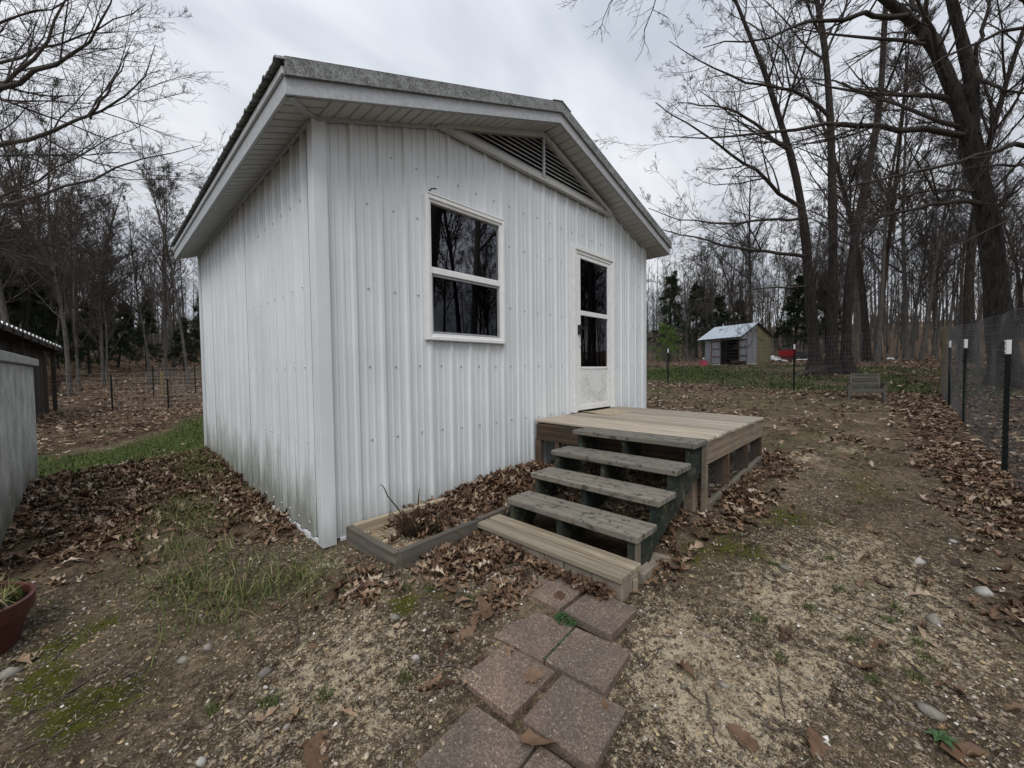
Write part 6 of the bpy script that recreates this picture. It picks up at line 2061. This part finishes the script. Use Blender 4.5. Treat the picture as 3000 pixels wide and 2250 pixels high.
def build_leaves():
    def near_mask(x, y): return leaf_mask(x, y) * ~BED(x, y) * ~STEP_OCC(x, y) * (1 - .97 * PAVE(x, y)) + .010 * ((x > -1) & (x < 8))
    xs_, ys_ = [], []
    for (x0, x1, y0, y1, n_) in ((-1.3, 1.2, 3.0, 7.6, 9500), (.4, 2.0, 1.3, 3.0, 3300), (2.0, 6.6, -.2, 3.0, 7000), (3.0, 8.0, -1.6, .6, 8500), (-1.0, 3.0, -.6, 3.0, 4000)):
        x, y = sample(near_mask, x0, x1, y0, y1, n_); xs_.append(x); ys_.append(y)
    x = np.concatenate(xs_); y = np.concatenate(ys_)
    k = visible(x, y); x, y = x[k], y[k]
    n_ = len(x)
    dense = leaf_mask(x, y)
    z = G(x, y) + .008 + dense * rng.random(n_) ** 2 * .042
    V, F, T = scatter(oakL, np.stack([x, y, z], -1), rng.random(n_) * 6.28, np.abs(rng.normal(0, .27, n_)) + .2 * dense * rng.random(n_), rng.uniform(.35, 1.1, n_), np.clip(rng.beta(1.7, 1.3, n_), 0, 1), True)
    stuff_obj('leaf_litter', V, F, T, 'leaf', 'brown oak leaves strewn over the near yard', 'leaves')
    # crumbled leaf bits trodden into the soil
    x, y = sample(lambda x, y: np.clip(leaf_mask(x, y) * .8 + .25 * sstep(.4, .65, fbm(x * 1.7 + 9, y * 1.7, 3)), 0, 1) * ~BED(x, y) * ~STEP_OCC(x, y) * (1 - .9 * PAVE(x, y)), -1.2, 8, -1.2, 7.4, 26000)
    k = visible(x, y); x, y = x[k], y[k]; n_ = len(x)
    V, F, T = scatter(farL, np.stack([x, y, G(x, y) + .004], -1), rng.random(n_) * 6.28, np.abs(rng.normal(0, .3, n_)), rng.uniform(.12, .42, n_), np.clip(rng.beta(1.6, 1.8, n_), 0, 1), True)
    stuff_obj('leaf_crumbs', V, F, T, 'leaf', 'crumbled bits of dead leaf trodden into the near soil', 'leaves')
    # the pile in the bed, rising against the wall
    n_ = 3200
    x = rng.uniform(1.3, 3.45, n_); y = rng.uniform(2.33, 2.975, n_)
    keep = rng.random(n_) < sstep(1.55, 2.0, x + .25 * (y - 2.6)) + .03; x, y = x[keep], y[keep]; n_ = len(x)
    z = bed_z(x, y) + rng.random(n_) * .07 + .02 * sstep(2.0, 3.0, x)
    V, F, T = scatter(oakL, np.stack([x, y, z], -1), rng.random(n_) * 6.28, np.abs(rng.normal(.2, .45, n_)), rng.uniform(.55, 1.1, n_), np.clip(rng.beta(1.4, 1.5, n_), 0, 1), True)
    stuff_obj('leaf_pile', V, F, T, 'leaf', 'heap of dead oak leaves filling the raised bed', 'leaves')
    # leaves blown against the bottom step and the stair side
    n_ = 260
    x = np.where(rng.random(n_) < .75, rng.uniform(1.90, 1.995, n_), rng.uniform(2.2, 2.7, n_)); y = np.where(x < 2.1, 1.12 + 1.2 * rng.random(n_) ** .8, rng.uniform(.93, 1.08, n_))
    keep = (x < 2.1) | (rng.random(n_) < .5); x, y = x[keep], y[keep]; n_ = len(x)
    V, F, T = scatter(oakL, np.stack([x, y, np.maximum(G(x, y), -.015) + .012 + rng.random(n_) * .03], -1), rng.random(n_) * 6.28, np.abs(rng.normal(.3, .5, n_)), rng.uniform(.4, .8, n_), np.clip(rng.beta(1.4, 1.6, n_), 0, 1))
    stuff_obj('leaf_drift', V, F, T, 'leaf', 'narrow drift of oak leaves along the bottom step', 'leaves')
    # middle distance
    xs_, ys_ = [], []
    for (x0, x1, y0, y1, n_) in ((6.0, 15.6, -1.4, 9.5, 30000), (8, 20, -4, -.9, 7000), (-4, 6, 8.5, 18, 14000)):
        a, b = sample(lambda x, y: leaf_mask(x, y) * (1 - .8 * grass_mask(x, y)) + .03, x0, x1, y0, y1, n_); xs_.append(a); ys_.append(b)
    x = np.concatenate(xs_); y = np.concatenate(ys_); k = visible(x, y); x, y = x[k], y[k]; n_ = len(x)
    z = G(x, y) + .012 + rng.random(n_) ** 2 * .06
    V, F, T = scatter(farL, np.stack([x, y, z], -1), rng.random(n_) * 6.28, np.abs(rng.normal(.15, .38, n_)), rng.uniform(.5, 1.0, n_), np.clip(rng.beta(1.5, 1.3, n_), 0, 1))
    stuff_obj('leaf_litter', V, F, T, 'leaf', 'brown leaves strewn over the middle of the yard', 'leaves')
    # woodland floor
    xs_, ys_ = [], []
    for (x0, x1, y0, y1, n_) in ((15, 45, -12, 22, 24000), (-14, 14, 17, 44, 22000)):
        a, b = sample(lambda x, y: leaf_mask(x, y) * (1 - .9 * grass_mask(x, y)) + .03, x0, x1, y0, y1, n_); xs_.append(a); ys_.append(b)
    x = np.concatenate(xs_); y = np.concatenate(ys_); k = visible(x, y); x, y = x[k], y[k]; n_ = len(x)
    z = G(x, y) + .02 + rng.random(n_) * .05
    V, F, T = scatter(farL[:2], np.stack([x, y, z], -1), rng.random(n_) * 6.28, np.abs(rng.normal(.3, .4, n_)), rng.uniform(.8, 1.5, n_), np.clip(rng.beta(1.6, 1.5, n_), 0, 1))
    stuff_obj('leaf_litter', V, F, T, 'leaf', 'dead leaves covering the floor of the woods', 'leaves')


build_leaves()


def stone_proto(seed, sub=1):
    bm = bmesh.new(); bmesh.ops.create_icosphere(bm, subdivisions=sub, radius=1.0)
    r = np.random.default_rng(seed); ax = r.uniform(.55, 1.25, 3); ax[2] *= .6
    V = np.array([v.co[:] for v in bm.verts]) * r.uniform(.55, 1.25, (len(bm.verts), 1)) * ax
    F = np.array([[v.index for v in f.verts] for f in bm.faces]); bm.free()
    return V, F


def build_stones():
    pr = [stone_proto(s, 1) for s in range(9)]
    def m(x, y):
        n_ = fbm(x * 1.8 + 30, y * 1.8 + 4, 4)
        a = .25 + .9 * sstep(.4, .65, n_) + .9 * np.exp(-(((x - .75) / .5) ** 2 + ((y - 1.7) / .7) ** 2)) + .5 * np.exp(-(((x - 2.6) / .8) ** 2 + ((y - .2) / .6) ** 2))
        return np.clip(a * (1 - leaf_mask(x, y)) * (1 - .8 * moss_mask(x, y)) * (1 - .7 * tuft_mask(x, y)) * ~PAVE(x, y) * ~BED(x, y) * ~STEP_OCC(x, y), 0, 1) * np.clip(1.6 - np.hypot(x, y) * .22, .12, 1)
    small = [(np.array([(1, 0, 0), (-.9, .2, 0), (.1, 1, .1), (-.1, -.8, 0), (.1, .1, .75), (0, 0, -.5)]) * k_, np.array([(0, 2, 4), (2, 1, 4), (1, 3, 4), (3, 0, 4)])) for k_ in (1.0, np.array([1.4, .8, .8]), np.array([.8, 1.1, 1.1]))]
    x, y = sample(m, -1.0, 6.5, -1.1, 4.2, 85000)
    k = visible(x, y); x, y = x[k], y[k]; n_ = len(x)
    s = .003 + .008 * rng.random(n_) ** 1.8
    V1, F1, T1 = scatter(small, np.stack([x, y, G(x, y) + s * .3], -1), rng.random(n_) * 6.28, rng.normal(0, .4, n_), s, np.clip(rng.beta(1.2, 1.7, n_), 0, 1))
    def mc(x, y): return np.clip((.5 + .5 * sstep(.35, .6, fbm(x * 2.5, y * 2.5 + 60, 3))) * (1 - .6 * leaf_mask(x, y)) * ~PAVE(x, y) * ~BED(x, y) * ~STEP_OCC(x, y), 0, 1) * np.clip(1.5 - np.hypot(x, y) * .25, .05, 1)
    xc, yc = sample(mc, -1.0, 6, -1.1, 4.2, 60000); k = visible(xc, yc); xc, yc = xc[k], yc[k]; nc = len(xc)
    sc_ = .003 + .009 * rng.random(nc) ** 2
    Vc, Fc, Tc = scatter(small, np.stack([xc, yc, G(xc, yc) + sc_ * .15], -1), rng.random(nc) * 6.28, rng.normal(0, .4, nc), sc_, rng.beta(1.2, 1.5, nc))
    stuff_obj('soil_crumbs', Vc, Fc, Tc, 'crumb', 'small clods and crumbs of the bare brown soil', 'soil')
    x, y = sample(m, -1.0, 5.5, -1.1, 3.8, 9000)
    k = visible(x, y); x, y = x[k], y[k]; n_ = len(x)
    s = .005 + .010 * rng.random(n_) ** 2
    V2, F2, T2 = scatter(pr, np.stack([x, y, G(x, y) + s * .2], -1), rng.random(n_) * 6.28, rng.normal(0, .3, n_), s, np.clip(rng.beta(1.5, 1.5, n_), 0, 1))
    V, F, T = np.concatenate([V1, V2]), np.concatenate([F1, F2 + len(V1)]), np.concatenate([T1, T2])
    stuff_obj('gravel', V, F, T, 'pebble', 'pale and ochre pebbles scattered in the bare soil', 'gravel')
    # chips in the bed
    n_ = 700; x = rng.uniform(1.31, 1.75, n_); y = rng.uniform(2.34, 2.9, n_); z = bed_z(x, y) + rng.random(n_) * .012
    V, F, T = scatter(pr, np.stack([x, y, z], -1), rng.random(n_) * 6.28, rng.normal(0, .5, n_), rng.uniform(.004, .011, n_), np.clip(rng.beta(3, 1.6, n_), 0, 1))
    stuff_obj('wood_chips', V, F, T, 'pebble', 'pale chips and gravel in the bare end of the raised bed', 'chips')
    # single stones one can pick out
    ST = [(2885, 1740, .078, .9, 'largest pale angular stone on the right, near the fence', .6), (2690, 1650, .05, 1.0, 'white and rust stained stone on the bare soil at right', .6),
          (2740, 1825, .065, .55, 'flat tan stone among small grass tufts at lower right', .4), (2720, 2090, .085, .5, 'long flat grey stone in the lower right corner', .25),
          (2300, 1665, .055, .35, 'flat greenish grey stone right of the stairs', .3), (2795, 1588, .04, .95, 'small white stone near the leaf line at right', .7),
          (2920, 1670, .045, .9, 'white wedge stone above the largest pale stone', .6), (610, 1900, .05, .55, 'rounded grey stone in the moss at left', .5),
          (535, 1935, .045, .5, 'oval grey stone beside the moss at left', .4), (775, 1975, .045, .3, 'slanting slate grey stone in the gravel at left', .3),
          (30, 1975, .07, .6, 'flat tan stone at the far left edge', .4), (1220, 1930, .042, .95, 'bright white stone left of the pavers', .7),
          (1155, 1815, .05, .35, 'dull grey flat stone buried left of the pavers', .25), (1245, 1800, .04, .75, 'pale stone next to the buried grey one', .5),
          (840, 2130, .035, .6, 'pale stone low in the gravel, left of the nearest paver', .6), (590, 2235, .04, .95, 'white quartz stone at the bottom edge on the left', .6),
          (2120, 2010, .035, .55, 'tan stone on the sandy patch right of the pavers', .6)]
    for i, (u, v, s, t, lab, fl) in enumerate(ST):
        c = np.array([(u - 1500) / 1168, (v - 1125) / 1168, 1.0]); r = R3 @ c
        k = (-.06 - 1.277) / r[2]; p = CAM + r * k
        for _ in range(4): k = (g1(p[0], p[1]) - 1.277) / r[2]; p = CAM + r * k
        V, F = stone_proto(100 + i, 1); V = V * np.array([1, .85, .85 + fl * .9]) * s * .72
        V += rng.normal(0, s * .03, V.shape)
        me = fast_mesh('stone', V, tris=F, mat=MAT['rock'], attrs={'tint': np.full(len(V), t)})
        o = link('stone', me, (p[0], p[1], p[2] + s * .08)); o.rotation_euler = (rng.normal(0, .1), rng.normal(0, .1), rng.random() * 6.28)
        tag(o, lab, 'stone', 'single stones in the yard')


build_stones()


def build_grass():
    def patch(maskf, x0, x1, y0, y1, n_, h0, h1, w, tint, lean=.6, zmic=True):
        x, y = sample(maskf, x0, x1, y0, y1, n_); k = visible(x, y); x, y = x[k], y[k]; m_ = len(x)
        V = blades(0, 0, m_, 0.0, h0, h1, lambda a, b: np.zeros(len(a)), lean, w)
        V = V + np.stack([x, y, G(x, y) - .004], -1)[:, None, :]
        return V, np.clip(tint(m_), 0, 1)
    Vs, Ts = [], []
    g = lambda a, b: (lambda m_: rng.beta(a, b, m_))
    for args in ((tuft_mask, -.4, 1.2, 1.8, 7.6, 30000, .03, .12, .0026, g(1.6, 1.9), 1.5),
                 (lambda x, y: grass_mask(x, y) * .95, -2.6, 8, 7.3, 16, 60000, .03, .075, .006, g(1.7, 3.4), .7),
                 (lambda x, y: grass_mask(x, y), 15, 30, -5, 14, 52000, .05, .11, .018, g(1.3, 4.2), .7),
                 (lambda x, y: .6 * grass_mask(x, y), 6.3, 15, -.5, 9, 14000, .03, .07, .006, g(2.2, 2.2), .8)):
        V, t = patch(*args); Vs.append(V); Ts.append(t)
    # small tufts in the bare soil
    tx = [(2.9, -.02), (2.75, .02), (2.62, -.1), (2.45, .12), (2.5, -.12), (2.35, -.08), (2.9, .22), (2.6, .3), (2.2, .05), (2.3, .5), (3.3, .3), (1.3, 1.95), (1.22, 2.05), (1.42, 1.72), (.45, 1.85), (.28, 2.02), (.62, 1.72), (3.9, .35), (4.6, .2), (5.4, -.05), (.9, 1.55), (2.95, .55), (2.1, .35)]
    for x, y in tx:
        m_ = 60
        V = blades(x, y, m_, .03, .012, .04, lambda a, b: G(a, b) - .003, 1.3, .0017); Vs.append(V); Ts.append(rng.beta(1.5, 4, m_))
    V = np.concatenate(Vs); T = np.concatenate(Ts)
    o = link('grass', blades_mesh('grass', V, T, MAT['grass']), (0, 0, 0))
    kind(tag(o, 'green and straw-coloured grass growing over the yard', 'grass'), 'stuff')
    # chickweed between the pavers
    n_ = 420; a = rng.random(n_) * 6.28; r = np.sqrt(rng.random(n_)) * .055
    x = 1.665 + r * np.cos(a) * 1.0 - .0; y = 1.233 + r * np.sin(a) * 1.2
    pr = [(np.array([(-.6, 0, 0), (0, .42, .12), (.6, 0, 0), (0, -.42, .12)]), np.array([(0, 3, 1), (1, 3, 2)]))]
    z = -.036 + rng.random(n_) * .03 * (1 - (r / .055) ** 2)
    extra = rng.random(160)
    ex = 1.71 + extra * .25; ey = 1.29 + rng.normal(0, .006, 160)
    ex2 = 1.37 + rng.random(120) * .28; ey2 = 1.145 + (ex2 - 1.37) * .10 + rng.normal(0, .006, 120)
    x = np.concatenate([x, ex, ex2]); y = np.concatenate([y, ey, ey2]); z = np.concatenate([z, np.full(280, -.045)])
    n_ = len(x)
    V, F, T = scatter(pr, np.stack([x, y, z], -1), rng.random(n_) * 6.28, rng.normal(0, .5, n_), rng.uniform(.006, .012, n_), rng.beta(1.2, 4, n_))
    o = stuff_obj('chickweed', V, F, T, 'grass', 'bright green chickweed tuft growing between the pavers', 'weed')
    o.data.materials[0] = MAT['weed']
    # rosette weed at lower right
    p = np.array([2.03, -.13]); zg = g1(*p)
    root = thing('rosette_weed', (p[0], p[1], zg), 'small green leafy weed near the lower right corner', 'weed')
    for k in range(7):
        a = k * .95; L = random.uniform(.035, .06); w = L * .24
        pts = [(0, 0, 0), (L * .45, w, .012), (L * .45, 0, .008), (L * .45, -w, .012), (L, 0, .006)]
        V = [(p[0] + q[0] * math.cos(a) - q[1] * math.sin(a), p[1] + q[0] * math.sin(a) + q[1] * math.cos(a), zg + .006 + q[2] + k * .001) for q in pts]
        MB().add(V, [(0, 2, 1), (0, 3, 2), (1, 2, 4), (2, 3, 4)]).build('leaf', MAT['weed'], root)


MAT['weed'] = simple('weed_green', (0.03, 0.075, 0.018), .6, .35, 60, bmp=0)
build_grass()


def build_thatch():
    def m(x, y):
        n_ = fbm(x * 1.4 + 70, y * 1.4 + 44, 4)
        return np.clip((.15 + 1.1 * sstep(.38, .6, n_)) * ~PAVE(x, y) * ~BED(x, y) * ~STEP_OCC(x, y) * np.clip(1.8 - np.hypot(x, y) * .2, .25, 1), 0, 1)
    x, y = sample(m, -1.2, 8.5, -1.2, 6.0, 90000); k = visible(x, y); x, y = x[k], y[k]; n_ = len(x)
    a = rng.random(n_) * 6.28; L = rng.uniform(.012, .06, n_); w = rng.uniform(.0008, .0022, n_)
    d = np.stack([np.cos(a), np.sin(a), rng.normal(.05, .12, n_)], -1) * L[:, None]; sd = np.stack([-np.sin(a), np.cos(a), np.zeros(n_)], -1) * w[:, None]
    p = np.stack([x, y, G(x, y) + .004 + rng.random(n_) * .006], -1)
    V = np.stack([p - sd, p + sd, p + d], 1).reshape(-1, 3)
    stuff_obj('dry_thatch', V, np.arange(n_ * 3).reshape(-1, 3), np.repeat(rng.random(n_), 3), 'thatch', 'fine dry grass and needle litter on the bare soil', 'litter')


build_thatch()


def build_sticks():
    n_ = 950
    x = rng.uniform(-.9, 6.5, n_); y = rng.uniform(-1.0, 4.2, n_)
    k = visible(x, y) & ~BED(x, y) & ~STEP_OCC(x, y) & ~PAVE(x, y); x, y = x[k], y[k]; n_ = len(x)
    L = .04 + .2 * rng.random(n_) ** 2; a = rng.random(n_) * 6.28
    P = []
    for f in (-.5, 0, .5):
        xx = x + np.cos(a) * L * f + rng.normal(0, .006, n_); yy = y + np.sin(a) * L * f + rng.normal(0, .006, n_)
        P.append(np.stack([xx, yy, G(xx, yy) + .006], -1))
    P = np.stack(P, 1); r = rng.uniform(.0012, .004, n_)
    Rd = r[:, None] * np.array([[1, .9, .5]])
    V, Q = tube_arrays(P, Rd, 4); c = V.mean(0)
    o = link('fallen_twigs', fast_mesh('fallen_twigs', V - c, quads=Q, mat=MAT['stick']), c)
    kind(tag(o, 'small dead twigs scattered over the near soil', 'twigs'), 'stuff')
    for pts, r, lab in (([(155, 1935), (185, 1900), (222, 1865)], .007, 'short grey stick lying across the moss at left'),
                        ([(50, 2195), (160, 2165), (215, 2115)], .006, 'forked dark stick at the lower left'),
                        ([(1240, 1952), (1290, 1948), (1370, 1955)], .005, 'thin dark twig left of the fifth paver'),
                        ([(2480, 1500), (2560, 1466), (2700, 1460), (2780, 1440)], .006, 'long curved twig on the bare soil before the fence'),
                        ([(2070, 2030), (2075, 2110), (2110, 2190)], .005, 'bent twig on the sandy soil at the bottom right'),
                        ([(2240, 2125), (2330, 2140), (2420, 2165)], .005, 'dark twig lying flat below the sandy patch')):
        P = []
        for u, v in pts:
            c = np.array([(u - 1500) / 1168, (v - 1125) / 1168, 1.0]); rr = R3 @ c; k = (-.08 - 1.277) / rr[2]; p = CAM + rr * k
            for _ in range(4): k = (g1(p[0], p[1]) + .006 - 1.277) / rr[2]; p = CAM + rr * k
            P.append(p)
        P = resample(P, 7); P[1:-1, :2] += rng.normal(0, .006, (5, 2))
        o = MB().tube(P, np.linspace(r, r * .5, 7), 6).build('stick', MAT['stick'])
        tag(o, lab, 'stick')
    # brush heap at the foot of the three-stemmed oak
    root = None
    c = ground_at(2375, 1098, 17.2)
    root = thing('brush_heap', c, 'fallen grey branches heaped at the foot of the three-stemmed oak', 'brush')
    for k in range(9):
        a = rng.random() * 6.28; L = rng.uniform(.8, 1.8)
        p0 = c + [math.cos(a) * L * .5, math.sin(a) * L * .5, .05]; p1 = c - [math.cos(a) * L * .5, math.sin(a) * L * .5, -.25 - .3 * rng.random()]
        MB().tube(resample([p0, (p0 + p1) / 2 + rng.normal(0, .08, 3), p1], 6), np.linspace(.035, .012, 6), 5).build('branch', MAT['bark_grey'], root)


build_sticks()


# oak leaves one can pick out
def build_single_leaves():
    LV = [(1578, 2183, 1.15, .78, 'orange oak leaf lying across the joint of the two nearest pavers', .6), (1565, 2000, .75, .72, 'curled tan leaf standing in the joint beside the pink-cornered paver', 1.0),
          (925, 2220, 1.25, .55, 'large rust oak leaf at the bottom edge left of the pavers', .5), (1420, 1800, 1.15, .55, 'upright crumpled brown leaf left of the second paver', 1.0),
          (1362, 1862, 1.0, .7, 'curled tan leaf in the gravel left of the pavers', .8), (1315, 1730, .9, .62, 'pinkish tan leaf on the moss left of the pavers', .5),
          (1640, 1750, .85, .42, 'dark red leaf flat on the paver below the step', .15), (1790, 1735, .9, .55, 'orange leaf propped against the right end of the bottom step', 1.1),
          (1860, 1742, .7, .98, 'bleached white leaf beside the right end of the step', .5), (1470, 1655, 1.1, .72, 'big orange oak leaf on the litter before the bottom step', .4),
          (70, 1630, 1.5, .66, 'large orange leaf at the far left below the concrete wall', .3), (620, 1735, 1.2, .5, 'brown lobed leaf lying on the grass left of the building corner', .3),
          (2820, 2215, 1.3, .55, 'brown curled leaf in the lower right corner', .6), (2530, 1960, .95, .45, 'long brown curled leaf on the sandy soil at right', .6),
          (2175, 2170, .9, .6, 'grey-brown leaf on the soil right of the nearest pavers', .5), (2385, 2190, 1.0, .62, 'grey curled leaf at the bottom edge on the right', .8)]
    for i, (u, v, s, t, lab, tl) in enumerate(LV):
        c = np.array([(u - 1500) / 1168, (v - 1125) / 1168, 1.0]); r = R3 @ c
        k = (-.05 - 1.277) / r[2]; p = CAM + r * k
        k = (-.012 - .072 * (1.93 - p[0]) - 1.277) / r[2]; p = CAM + r * k
        onp = bool(PAVE(np.array([p[0]]), np.array([p[1]]))[0])
        if not onp:
            for _ in range(4): k = (g1(p[0], p[1]) - 1.277) / r[2]; p = CAM + r * k
        V, F = leaf_proto(300 + i, 3 + i % 2, soft=True); V = V * s * 1.0
        zmin = V[:, 2].min()
        o = link('oak_leaf', fast_mesh('oak_leaf', V, tris=F, mat=MAT['leaf'], attrs={'tint': np.full(len(V), t * .72)}), (p[0], p[1], p[2] + .012 + (.02 if tl > .9 else 0)))
        o.rotation_euler = (tl * .55 * random.choice([-1, 1]), tl * .25, rng.random() * 6.28)
        tag(o, lab, 'leaf', 'single oak leaves')


build_single_leaves()
